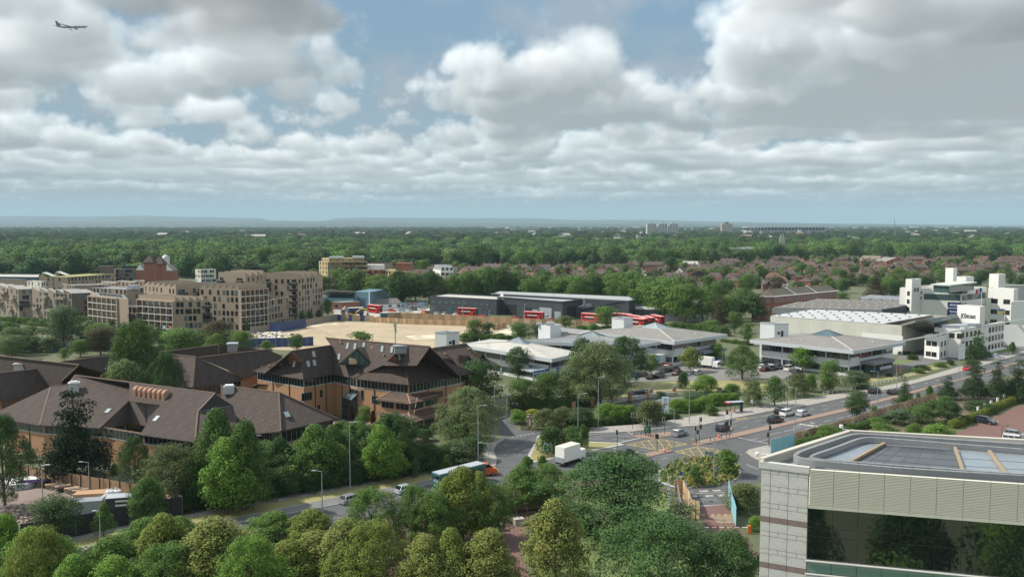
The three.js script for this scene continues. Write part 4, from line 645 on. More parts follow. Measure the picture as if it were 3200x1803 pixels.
const tri=gable([1010,118],[820,283],[1200,312],[1190,92],[18.2,13.6],[MAT.tileBrown,MAT.frameDark,MAT.glassTeal,5]);
{const p=tri[1].clone().lerp(tri[2],0.4);const bd=bar(p.clone().add(V(-0.9,0.75,0.3)),p.clone().add(V(0.9,0.75,0.15)),1.1,1.3);partW(t,'boarded_pane',bd,MAT.plywoodPale);}
gable([1750,108],[1640,250],[1880,245],[1700,103],[19.3,14.6],[MAT.tileBrown,MAT.brickRed,MAT.glassTeal,7]);
for(const[ax,ay,lx,ly,rx,ry,ex,ey,h]of[[1625,287,1556,398,1695,370,1522,280,14.3],[1785,258,1716,370,1850,342,1730,256,14.2],[1970,226,1905,328,2030,305,1880,222,14.2],[2140,196,2078,298,2200,275,2034,190,13.6],[2280,176,2220,270,2335,250,2180,166,13.3]])gable([ax,ay],[lx,ly],[rx,ry],[ex,ey],[h,h - 2.9],[MAT.tileRust,MAT.frameDark,MAT.glassTeal,5]);
for(const[p,x,y]of[[A1,253,268],[A1,382,281],[A2,520,281],[A2,583,270],[A2,576,183],[B1,836,208],[B1,921,100],[B1,997,104],[B1,1085,97],[B1,1270,130],[B1,1367,138],[B1,1409,141],[C2,1443,212]])skylightOn(t,p,'6',x,y,1,1.6);
{const p=onPlane('6',B1,[1465,150])[0];const v=partW(t,'vent_box',boxUp(3.4,1.6,2.6,p.x,p.y - 0.5,p.z,0.2),MAT.lead);part(v,'cap',boxUp(4,0.25,3,p.x - t.position.x,p.y + 1.1,p.z - t.position.z,0.2),MAT.lead);}
const r=rng(5);const spots=[];for(const[p,x,y]of[[B1,850,50],[B1,858,70],[B1,1488,122],[B1,1290,193],[C2,1498,240],[C2,1525,238],[A1,343,275],[A1,134,306],[E1,1900,184],[E1,2140,136],[C2,1168,120]]){const q=onPlane('6',p,[x,y])[0];spots.push(box(0.55,0.3,0.6,q.x,q.y + 0.16,q.z,r()*3));}
partW(t,'vent_tiles',merge(spots),MAT.terracotta);
}
{// low porch roof between the blocks
const t=thing('porch','rust tiled lean-to roof between the courtyard block and the three storey office','porch',at('6',60,620));
const a=[at('6',-60,520,5.5),at('6',190,555,5.5),at('6',188,492,7.5),at('6',0,478,7.5)];partW(t,'roof',thick([a,[a[2],a[1],at('6',262,560,5.5),at('6',200,500,7.4)]]),MAT.tileRust);
const f=inset([a[0],a[1],V(a[1].x,5,a[1].z - 3),V(a[0].x,5,a[0].z - 3)],0.3);partW(t,'wall',walls(f,0,5.4),MAT.brickOrange);
}

// ---------------------------------------------------------------- apartment blocks beyond the offices
const BUFF={wall:MAT.brickBuff,trim:MAT.concrete};
function sawRoof(a,b,c,h,n,rise,flip){// teeth side by side from a to b, each running towards c - a
const polys=[],run=c.clone().sub(a).setY(0),Y=(p,y)=>V(p.x,y,p.z);
for(let i=0;i<n;i++){
const p=mix(a,b,i / n),q=mix(a,b,(i + 1)/ n),[lo,hi]=flip?[q,p]:[p,q],lo2=lo.clone().add(run),hi2=hi.clone().add(run);
polys.push([Y(lo,h),Y(hi,h + rise),Y(hi2,h + rise),Y(lo2,h)],[Y(hi,h),Y(hi,h + rise),Y(hi2,h + rise),Y(hi2,h)],[Y(lo,h),Y(hi,h),Y(hi,h + rise)],[Y(lo2,h),Y(hi2,h),Y(hi2,h + rise)]);
}
return polys;
}
function balconyGrid(t,w,bays,floors,h,o={}){// brick piers and pale slabs in front of recessed balconies
const fh=h / floors,d=1.5,pier=0.55,bw=(w.len - pier)/ bays;
w.strip(t,'head_beam',o.wall??MAT.brickBuff,0,w.len,h - 0.5,h + 0.05,d,d);
for(let i=0;i<=bays;i++)w.strip(t,'pier',o.wall??MAT.brickBuff,i*bw,i*bw + pier,0,h - 0.5,d,i===0||i===bays?d:0.7);
for(let f=1;f<floors;f++)w.strip(t,'floor_slab',MAT.renderCream,0.02,w.len - 0.02,f*fh - 0.17,f*fh + 0.17,d + 0.04,d);
const r=rng(bays*31 + floors*7 +(w.len|0));
for(let f=0;f<floors;f++)for(let i=0;i<bays;i++){
const s0=i*bw + pier,s1=(i + 1)*bw,s=(s0 + s1)/ 2,y=f*fh;
const pale=f===floors - 1;if(pale&&i>0)w.strip(t,'back_panel',MAT.render,s0,s1,y + 0.2,y + fh - 0.5,0.05,0.04);
w.window(t,s +(r()- 0.5)*0.6 +(pale?0.4:0),y + 1.35,bw*(pale?0.42:0.62),2.15,MAT.frameDark,r()<0.25?MAT.glassPale:MAT.glass,{split:pale?1:2});
if(!pale&&r()<0.45)w.strip(t,'back_panel',MAT.render,s1 - bw*0.28,s1 - 0.05,y + 0.2,y + fh - 0.3,0.06,0.05);
w.strip(t,'balustrade',MAT.blackPaint,s0 + 0.02,s1 - 0.02,y + 0.17,y + 1.2,d - 0.1,0.06);
}
for(const[f,i,m]of o.towels??[])w.strip(t,'towel',m,i*bw + pier + bw*0.3,i*bw + pier + bw*0.75,f*fh + 0.3,f*fh + 1.3,d,0.08);
}
function projecting(t,w,s,y,wide=3.4,deep=1.8,mat=MAT.blackPaint){const b=unit(t,'balcony',mat,w.p(s,y + 0.55,deep / 2),wide,1.2,deep,w.turn);child(b,'deck',MAT.roofFelt,0,0.45,0,0.92,0.12,0.92);return b;}
function flats(o){
const H=o.h,n=at(o.k,...o.n,H),l=at(o.k,...o.l,H),r=at(o.k,...o.r,H),foot=o.foot?o.foot.map((p)=>at(o.k,...p,H)):quadFrom(n,l,r);
const t=thing(o.name??'apartment_block',o.label,o.category??'apartment block',V(n.x,0,n.z),0,o.group),wm=o.wall??MAT.brickBuff;
partW(t,'wall',walls(foot,0,H),wm);
const LW=facing(foot),wl=new Wall(l,n),wr=new Wall(n,r);
if(wl.n.dot(wl.a)>0){wl.n.negate();}if(wr.n.dot(wr.a)>0){wr.n.negate();}
if(o.saw){const[side,teeth,rise,flip]=o.saw,polys=side==='r'?sawRoof(n,r,l,H,teeth,rise,flip):sawRoof(n,l,r,H,teeth,rise,flip);const A=polys.filter((_,i)=>i % 4===0),B=polys.filter((_,i)=>i % 4);partW(t,'roof',faces(A),o.roof??MAT.roofMembrane);partW(t,'sawtooth_wall',faces(B),wm);
if(o.solar)A.forEach((q)=>{const c=[mix(mix(q[0],q[3],0.12),mix(q[1],q[2],0.12),0.25),mix(mix(q[0],q[3],0.12),mix(q[1],q[2],0.12),0.85),mix(mix(q[0],q[3],0.9),mix(q[1],q[2],0.9),0.85),mix(mix(q[0],q[3],0.9),mix(q[1],q[2],0.9),0.25)].map((p)=>p.clone().add(V(0,0.15,0)));for(let i=0;i<6;i++){const a=i / 6,b=(i + 0.86)/ 6;partW(t,'solar_panel',thick([[mix(c[0],c[3],a),mix(c[1],c[2],a),mix(c[1],c[2],b),mix(c[0],c[3],b)]],0.06),MAT.glass);}});}
else{partW(t,'roof',sheet(inset(foot,0.35),H - 0.45),o.roof??MAT.roofMembrane);partW(t,'parapet',merge(corners(foot).map((w)=>bar(w.p(0,H,-0.15),w.p(w.len,H,-0.15),0.4,0.16))),o.cap??MAT.roofPale);partW(t,'parapet_wall',walls(inset(foot,0.35).reverse(),H - 0.45,H),wm);}
const side=(w,s)=>{
if(!s)return;
if(s.grid)return balconyGrid(t,w,s.grid[0],s.grid[1],H,{wall:wm,towels:s.towels});
const fl=s.floors??Math.round(H / 3),fh=H / fl,rr=rng((s.seed??3)*77 + fl);
for(let f=s.from??0;f<fl;f++)for(let i=0;i<s.cols;i++){if(rr()<(s.skip??0.25))continue;const ww=s.w??1.35,x=w.len*((i + 0.5 +(rr()- 0.5)*(s.jit??0.3))/ s.cols);w.window(t,x,f*fh + fh*0.52,ww,s.hh??2.15,s.frame??MAT.frameDark,rr()<0.3?MAT.glassPale:MAT.glass,{split:1});}
for(const[x,f,m,wd]of s.balconies??[]){projecting(t,w,w.len*x,f*fh - 0.1,wd??3.6,1.8,m??MAT.blackPaint);w.window(t,w.len*x,f*fh + 1.35,2.2,2.2,MAT.frameDark,MAT.glass,{split:2});}
};
side(wl,o.left);side(wr,o.right);
(o.extra??(()=>{}))(t,wl,wr,n,l,r);
return t;
}
const B5=[4,3,2,1];
flats({k:'f',n:[600,770],l:[55,735],r:[1118,765],h:15,label:'buff brick flats with hanging towels on the balcony grid, solar panels on its sawtooth roof',saw:['r',5,2.0,true],solar:true,left:{grid:[6,5],towels:[[1,4,M(L(0.35,0.55,0.6))],[1,5,M(L(0.6,0.22,0.17))]]},right:{cols:8,floors:5,skip:0.35,seed:2,balconies:[[0.93,4],[0.93,3],[0.93,2]]}});
flats({k:'f',n:[1545,600],l:[960,580],r:[1965,570],h:18.5,label:'six storey buff brick flats whose balcony grid faces the cleared site',saw:['l',6,2.2,true],roof:MAT.roofMembrane,right:{grid:[6,6]},left:{cols:9,floors:6,skip:0.3,seed:5}});
flats({k:'f',n:[2435,432],l:[1957,425],r:[2800,385],h:21.3,label:'tallest buff brick flats with stacked black corner balconies beside the site',saw:['r',4,2.6,true],left:{cols:5,floors:7,skip:0.25,seed:7,balconies:[6,5,4,3,2,1].map((f)=>[0.86,f]).concat([[0.05,6],[0.05,5]])},right:{cols:9,floors:7,skip:0.3,seed:8}});
flats({k:'f',n:[1650,412],l:[1245,400],r:[1990,365],h:21,label:'buff brick flats with a sawtooth roof and a bright roof hatch, second from the right',saw:['r',4,2.4,true],left:{cols:5,floors:7,skip:0.3,seed:9,balconies:[[0.12,6],[0.82,6]]},right:{cols:5,floors:7,skip:0.4,seed:10}});
flats({k:'f',n:[608,578],l:[130,525],r:[1090,552],h:18.8,label:'buff brick flats with an open sawtooth roof frame, behind the towel balconies',saw:['l',6,1.9,true],left:{cols:8,floors:6,skip:0.2,seed:12},right:{cols:6,floors:6,skip:0.3,seed:13,balconies:[[0.2,5],[0.75,5]]}});
flats({k:'e',n:[1775,722],l:[1335,682],r:[1900,738],h:15.2,label:'buff brick flats, the left one of the two with a five storey balcony grid',saw:['r',2,1.6,true],solar:true,left:{grid:[6,5]},right:{cols:3,floors:5,skip:0.3,seed:14}});
flats({k:'e',n:[2062,858],l:[1895,845],r:[2160,850],h:11.2,label:'low buff brick link between the two balcony grids with a planted terrace',left:{cols:3,floors:4,skip:0,seed:15,w:1.8,hh:2.4},right:{cols:1,floors:4,skip:1}});
flats({k:'f',n:[1985,750],l:[1965,752],r:[2290,705],h:13,label:'four storey brick link building left of the stacked black balconies',right:{cols:7,floors:4,skip:0.25,seed:16},wall:MAT.brickTan});
flats({k:'e',n:[1055,652],l:[820,640],r:[1400,640],h:15.2,wall:MAT.brickDark,label:'dark brown brick flats with a bare dark end wall and pale zigzag gable',saw:['l',2,1.5,false],left:{cols:4,floors:5,skip:0.1,seed:21,balconies:[[0.4,4,MAT.brickTan,6],[0.4,2,MAT.brickTan,5]]},right:{cols:6,floors:5,skip:0.55,seed:22},extra:(t,wl)=>wl.strip(t,'facing',MAT.brickGrey,0,wl.len,0,15.2,0.012,0.02)});
flats({k:'e',n:[822,642],l:[465,612],r:[880,635],h:15.2,wall:MAT.brickGrey,label:'grey brown brick flats with a zigzag gable and a white parasol on a balcony',saw:['l',3,1.6,false],left:{cols:7,floors:5,skip:0.15,seed:23,balconies:[[0.6,4,MAT.brickTan,5],[0.55,3,MAT.brickTan,4],[0.2,2,MAT.brickTan,4],[0.8,2,MAT.brickTan,4]]}});
flats({k:'e',n:[258,592],l:[-170,548],r:[470,585],h:14.5,wall:MAT.brickGrey,label:'grey brick flats with planted balconies at the left edge',saw:['l',3,1.5,false],left:{cols:7,floors:5,skip:0.15,seed:25,balconies:[[0.5,4,MAT.brickTan,9],[0.85,3,MAT.brickTan,4],[0.4,2,MAT.brickTan,5],[0.75,1,MAT.brickTan,4]]},right:{cols:4,floors:5,skip:0.5,seed:26,balconies:[[0.4,2,MAT.blackPaint,5]]}});
flats({k:'e',n:[600,484],l:[390,466],r:[672,474],h:12,wall:MAT.renderCream,label:'small cream block with a butterfly roof behind the grey brick flats',left:{cols:4,floors:4,skip:0.3,seed:27},right:{cols:2,floors:4,skip:0.6}});
flats({k:'e',n:[990,410],l:[570,402],r:[1690,362],h:13,wall:MAT.brickTan,roof:MAT.roofSedum,cap:MAT.roofSedum,label:'long tan brick block with a yellow green planted roof edge',left:{cols:5,floors:4,skip:0.6,seed:28},right:{cols:14,floors:4,skip:0.1,seed:29},extra:(t,wl,wr,n,l,r)=>{for(const f of[0.02,0.3]){const a=l.clone().add(r.clone().sub(n).multiplyScalar(f)),b=a.clone().add(r.clone().sub(n).multiplyScalar(0.09));partW(t,'roof_gable',thick([[V(a.x,13,a.z),V(a.x,13,a.z - 6),V((a.x + b.x)/ 2,15.6,(a.z + b.z)/ 2 - 6),V((a.x + b.x)/ 2,15.6,(a.z + b.z)/ 2)],[V((a.x + b.x)/ 2,15.6,(a.z + b.z)/ 2),V((a.x + b.x)/ 2,15.6,(a.z + b.z)/ 2 - 6),V(b.x + 5,13,b.z - 6),V(b.x + 5,13,b.z)]]),MAT.renderCream);}}});
flats({k:'e',n:[1092,532],l:[905,512],r:[1640,522],h:14,wall:MAT.brickGrey,label:'grey brick block with a roof garden, in the middle of the flats',left:{cols:5,floors:5,skip:0.2,seed:30},right:{cols:8,floors:5,skip:0.6,seed:31}});
flats({k:'e',n:[1882,595],l:[1370,568],r:[2135,565],h:14,wall:MAT.brickGrey,roof:MAT.roofGrey,label:'wide grey brick block with a big vent drum, behind the left balcony grid',left:{cols:9,floors:5,skip:0.15,seed:32},right:{cols:3,floors:5,skip:0.6},extra:(t,wl,wr,n,l,r)=>{const p=mix(n,l.clone().add(r).multiplyScalar(0.5),0.5);partW(t,'vent_drum',merge([boxUp(5,2.2,3,p.x + 6,13.6,p.z),cyl(1.2,1.2,1.2,p.x + 3,13.6,p.z,14)]),MAT.panelPale);}});
for(const[i,a]of[[0,[1705,500,1490,485,1740,480]],[1,[1985,492,1740,470,2030,478]],[2,[2170,475,1975,458,2280,470]]])flats({k:'e',n:[a[0],a[1]],l:[a[2],a[3]],r:[a[4],a[5]],h:12,wall:MAT.brickTan,label:['tan brick terrace roof, left of the row of three butterfly roofs','tan brick terrace in the middle of the three butterfly roofs','tan brick terrace at the right end of the three butterfly roofs'][i],left:{cols:4,floors:4,skip:0.3,seed:33 + i}});
flats({k:'e',n:[1712,292],l:[1648,286],r:[2000,288],h:13,wall:MAT.brickDark,label:'dark brick block with a glazed corner bay, left of the brick towers',right:{cols:6,floors:4,skip:0.1,seed:36,w:2.2},left:{cols:1,skip:1},extra:(t,wl,wr,n,l,r)=>partW(t,'roof_plant',boxUp(9,2.6,4,mix(n,r,0.55).x,12.8,n.z - 7),MAT.hoardBlack)});
flats({k:'e',n:[1546,246],l:[1470,246],r:[1690,240],h:16,wall:MAT.brickDark,label:'small dark brick lift tower block standing above the planted roof',left:{cols:2,floors:5,skip:0.6}});
// the long white roofed shed and old shops at the far left
flats({k:'e',name:'shed',category:'shed',n:[560,410],l:[-300,400],r:[575,368],h:9,wall:MAT.glassBlue,roof:MAT.roofPale,label:'low blue shed with a white roof at the far left, beside the woods'});
flats({k:'e',name:'shop_parade',category:'shops',n:[240,440],l:[-300,430],r:[385,445],h:8,wall:MAT.brickTan,label:'old brick shop parade under the white shed roof at the far left',left:{cols:8,floors:2,skip:0,frame:MAT.terracotta}});
// brick block with a penthouse, seen over the tree belt
flats({k:'g',n:[585,178],l:[455,170],r:[1182,182],h:20,wall:MAT.brickTan,roof:MAT.gravelRoof,label:'big brown brick block with a yellow brick top floor, over the tree belt',left:{cols:3,floors:6,skip:0,seed:40,jit:0,frame:MAT.frameWhite,w:1.6},right:{cols:11,floors:6,skip:0.35,seed:41,frame:MAT.frameWhite,balconies:[5,4,3,2].flatMap((f)=>[[0.46,f,MAT.brickYellow,7],[0.92,f,MAT.brickYellow,8],[0.8,f,MAT.brickYellow,6]])},extra:(t,wl,wr,n,l,r)=>{
wl.strip(t,'facing',MAT.brickYellow,0,wl.len,0,20,0.012,0.02);
const pent=inset(quadFrom(at('g',605,128,23),at('g',498,122,23),at('g',1130,125,23)),0);partW(t,'penthouse',slab(pent,19.8,23),MAT.brickYellow);for(const w of facing(pent))w.rows(t,1.5,w.len - 1.5,Math.max(2,Math.round(w.len / 4)),[21.4],1.2,1.6,MAT.frameWhite,MAT.glassPale);
const c=centre(pent);partW(t,'roof_plant',merge([boxUp(10,1.2,5,c.x - 4,23,c.z + 4),boxUp(8,1.5,5,c.x + 12,23,c.z + 3)]),MAT.panelWhite);
}});
flats({k:'g',n:[1345,300],l:[1190,295],r:[1400,298],h:14,wall:MAT.brickRed,label:'red brick link with white roof boxes, right of the big brown block',left:{cols:4,floors:4,skip:0.2,seed:42},extra:(t,wl,wr,n,l)=>partW(t,'roof_box',boxUp(16,4,8,mix(n,l,0.6).x,13.5,n.z - 8),MAT.render)});
flats({k:'g',n:[1775,322],l:[1335,300],r:[1945,312],h:13.5,wall:MAT.brickYellow,roof:MAT.roofSedum,label:'yellow brick flats with rows of small dark windows, over the tree belt',left:{cols:11,floors:4,skip:0.15,seed:43},right:{cols:4,floors:4,skip:0.7},extra:(t,wl,wr,n,l,r)=>{wl.strip(t,'facing',MAT.brickTan,0,wl.len,0,8,0.012,0.02);partW(t,'stair_tower',boxUp(12,8,9,mix(n,l,0.15).x,11,n.z - 14),MAT.brickRed);}});
flats({k:'g',n:[1885,385],l:[1690,372],r:[2058,380],h:9.5,wall:MAT.brickTan,roof:MAT.gravelRoof,label:'lower tan brick wing stepping down behind the tallest belt tree',left:{cols:5,floors:3,skip:0.3,seed:45},right:{cols:4,floors:3,skip:0.7}});
{// white house with three gables
const H=12,n=at('g',2275,300,H),l=at('g',2158,288,H),r=at('g',2468,302,H),t=thing('house','tall white house with three pointed gables among the trees','house',V(n.x,0,n.z)),foot=quadFrom(n,l,r);
partW(t,'wall',walls(foot,0,H),MAT.render);const w=new Wall(n,r);const polys=[],gab=[];
for(let i=0;i<3;i++){const a=w.p(w.len*i / 3,H),b=w.p(w.len*(i + 1)/ 3,H),m=mix(a,b,0.5).setY(H + 3.6),run=l.clone().sub(n);gab.push([a,b,m]);polys.push([a,m,m.clone().add(run),a.clone().add(run)],[m,b,b.clone().add(run),m.clone().add(run)]);w.window(t,w.len*(i + 0.5)/ 3,H + 0.6,1.6,2.2,MAT.frameGrey,MAT.glass);w.window(t,w.len*(i + 0.3)/ 3,H - 3.4,1.4,2,MAT.frameGrey,MAT.glass);w.window(t,w.len*(i + 0.7)/ 3,H - 3.4,1.4,2,MAT.frameGrey,MAT.glass);}
partW(t,'roof',thick(polys,0.2),MAT.roofGrey);partW(t,'gable',faces(gab),MAT.render);
}
{// red brick towers with pyramid roofs and a dome
const tower=(t,k,x0,x1,y,h,over,mat=MAT.brickRed)=>{const n=at(k,(x0 + x1)/ 2 + 6,y,h),w=(x1 - x0)/ PIECE[k][2]*depthOf(n)/ F0,f=[V(n.x - w / 2,h,n.z),V(n.x + w / 2,h,n.z),V(n.x + w / 2,h,n.z - w),V(n.x - w / 2,h,n.z - w)];partW(t,'wall',walls(f,0,h),mat);return{n,w,f};};
const t=thing('brick_hall','dark red brick hall with two square towers under pyramid roofs','hall',at('e',2260,470));
for(const[x0,x1,y,h]of[[2132,2262,192,27],[2268,2410,214,25]]){const q=tower(t,'e',x0,x1,y,h),f=inset(q.f,-0.7),top=centre(f).setY(h + 4.5);partW(t,'roof',thick(upward(f).map((a,i,l)=>[a,l[(i + 1)% 4],top])),MAT.tileBrown);}
for(const[x0,x1,y,h]of[[2392,2572,314,13],[2262,2388,368,10],[2005,2136,306,14]]){const q=tower(t,'e',x0,x1,y,h),c=centre(q.f),a=V(c.x,h + 4.5,q.f[0].z),b=V(c.x,h + 4.5,q.f[2].z);partW(t,'roof',thick([[q.f[0],a,b,q.f[3]],[a,q.f[1],q.f[2],b]]),MAT.roofFelt);partW(t,'gable',faces([[q.f[0],q.f[1],a]]),MAT.render);}
const d=at('e',2258,500);d.z -=30;const top=upTo('e',78,d),dr=3.2,m=thing('domed_hall','small pale silver dome with a finial behind the brick towers','dome',d);part(m,'drum',cyl(dr,dr,top - dr,0,0,0,20),MAT.renderCream);part(m,'dome',flat(new THREE.SphereGeometry(dr,24,10,0,7,0,Math.PI / 2).translate(0,top - dr,0)),MAT.panelPale);part(m,'finial',cyl(0.25,0.08,3,0,top - 0.2,0,6),MAT.panelPale);
}
// low cream block and long school roofs among trees
flats({k:'f',n:[985,298],l:[898,292],r:[1208,292],h:11,wall:MAT.renderCream,roof:MAT.roofPale,label:'flat roofed cream block in trees behind the flats',left:{cols:3,floors:3,skip:0.2,seed:50},right:{cols:7,floors:3,skip:0.2,seed:51}});
function hall(label,k,a,b,w,h,rise,wall,roof,o={}){// long gabled roof: ridge ends in the photograph
const p=at(k,...a,h + rise),q=at(k,...b,h + rise),d=q.clone().sub(p).setY(0).normalize(),n=V(-d.z,0,d.x).multiplyScalar(w / 2),t=thing(o.name??'hall',label,o.category??'hall',V(p.x,0,p.z),0,o.group),lo=(v,s)=>V(v.x + n.x*s,h,v.z + n.z*s);
partW(t,'wall',walls([lo(p,-0.95),lo(q,-0.95),lo(q,0.95),lo(p,0.95)],0,h + 0.1),wall);partW(t,'roof',thick([[lo(p,1),lo(q,1),q,p],[p,q,lo(q,-1),lo(p,-1)]]),roof);partW(t,'gable',faces([[lo(p,-0.95),lo(p,0.95),p],[lo(q,-0.95),lo(q,0.95),q]]),wall);
for(const w2 of facing([lo(p,-0.95),lo(q,-0.95),lo(q,0.95),lo(p,0.95)]))w2.rows(t,2,w2.len - 2,Math.max(2,Math.round(w2.len / 5)),[h*0.6],2,1.4,MAT.frameWhite,MAT.glass);
return t;
}
hall('long grey school roof among trees, left of its dark neighbour','f',[1045,160],[1480,162],14,7,3,MAT.renderCream,MAT.roofFelt);
hall('dark hipped hall roof among trees, right of the long grey one','f',[1345,165],[1545,165],18,7,4,MAT.brickDark,MAT.tileBrown);
hall('low pale gabled building beside the copper leaved tree','f',[800,200],[930,222],16,6,2.5,MAT.renderCream,MAT.roofPale);
hall('long brown church-like roof behind the big brown block','g',[1190,195],[1560,196],16,9,7,MAT.brickBrown,MAT.tileBrown);

// ---------------------------------------------------------------- bus garage, yard sheds, clinics, retail sheds and white works
const R3=(k,n,l,r,h)=>quadFrom(at(k,...n,h),at(k,...l,h),at(k,...r,h));
{// dark grey bus garage: low office end, tall workshops, high hall
const t=thing('bus_garage','long dark grey bus garage with open workshop doors','bus garage',at('2',2350,1110));
const lowN=at('2',1748,888,8.3),lowR=at('2',2420,922,8.3),run=V(8,0,-18),low=[lowN,lowR,lowR.clone().add(run),lowN.clone().add(run)];
partW(t,'office_wing',walls(low,0,8.3),MAT.cladDark);partW(t,'roof',sheet(inset(low,0.5),8),MAT.roofPale);partW(t,'parapet',merge(corners(low).map((w)=>bar(w.p(0,8.3,-0.2),w.p(w.len,8.3,-0.2),0.5,0.3))),MAT.frameDark);
const wl=new Wall(lowN,lowR);for(const x of[0.06,0.16,0.26,0.36,0.45,0.55,0.7,0.79,0.87])wl.window(t,wl.len*x,5.4,1.9,1.4,MAT.frameDark,MAT.glassPale,{split:1});for(const x of[0.05,0.3,0.5,0.76])wl.window(t,wl.len*x,1.6,3,2.4,MAT.frameGrey,MAT.glassTeal);
const h1=8.9,a=at('2',2430,898,h1),b=at('3',510,948,h1),c=at('3',705,925,h1),w1=[a,b,c,at('2',2430,880,h1)];
partW(t,'workshop',walls(w1,0,h1),MAT.cladDark);partW(t,'workshop_roof',sheet(inset(w1,0.4),h1 - 0.2),MAT.roofSheet);partW(t,'fascia',merge([bar(a,b,0.5,0.8),bar(b,c,0.5,0.8)]),MAT.frameDark);
const wf=new Wall(a,b);const door=(w,s,wd,hh,open)=>{w.strip(t,'door_panel',open?MAT.black:MAT.cladGrey,s - wd / 2,s + wd / 2,0,hh,0.06,0.1);w.strip(t,'door_frame',MAT.frameDark,s - wd / 2 - 0.3,s + wd / 2 + 0.3,hh,hh + 0.4,0.15,0.2);};  // open doors are black panels, the dark of the inside put into their colour
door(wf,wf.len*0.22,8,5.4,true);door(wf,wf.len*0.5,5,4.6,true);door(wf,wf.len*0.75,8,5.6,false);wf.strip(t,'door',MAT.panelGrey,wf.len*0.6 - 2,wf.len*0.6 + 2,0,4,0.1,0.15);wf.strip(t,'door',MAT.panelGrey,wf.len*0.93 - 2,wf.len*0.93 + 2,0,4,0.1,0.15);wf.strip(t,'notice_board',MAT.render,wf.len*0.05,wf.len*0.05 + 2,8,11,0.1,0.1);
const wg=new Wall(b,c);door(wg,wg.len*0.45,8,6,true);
const h2=9.4,d=at('2',2365,862,h2),e=at('3',1178,935,h2),f=at('3',1243,922,h2),hall2=[at('3',705,905,h2),e,f,f.clone().add(V(0,0,-22)),d.clone().add(V(4,0,-22)),d];
partW(t,'main_hall',walls(hall2,0,h2),MAT.cladDark);partW(t,'hall_roof',sheet(inset(hall2,0.5),h2 - 0.3),MAT.roofSheet);partW(t,'hall_fascia',merge([bar(d,e,0.4,0.5),bar(e,f,0.4,0.5)]),MAT.frameGrey);
const vent=at('3',728,985,6);partW(t,'extract_duct',merge([cyl(0.5,0.5,4,vent.x,6,vent.z + 1),rod(V(vent.x,6.2,vent.z + 1),V(vent.x - 3,5.4,vent.z + 1),0.6),boxUp(3,1.6,1.6,vent.x + 2,5.6,vent.z + 1)]),MAT.steel);
const we=new Wall(hall2[0],e);we.window(t,we.len*0.75,6,3,0.8,MAT.frameDark,MAT.black);
const lean=R3('3',[1515,1025],[1245,1018],[1560,1005],4.6);partW(t,'lean_to',walls([lean[0],lean[1],V(lean[1].x,4,lean[1].z - 16),V(lean[3].x,4,lean[3].z - 4)],0,4.6),MAT.cladDark);
partW(t,'lean_to_roof',thick([[at('3',1245,1018,4.6),at('3',1515,1025,4.6),at('3',1562,1002,5.6),at('3',1245,988,5.6)]]),MAT.roofSheet);
}
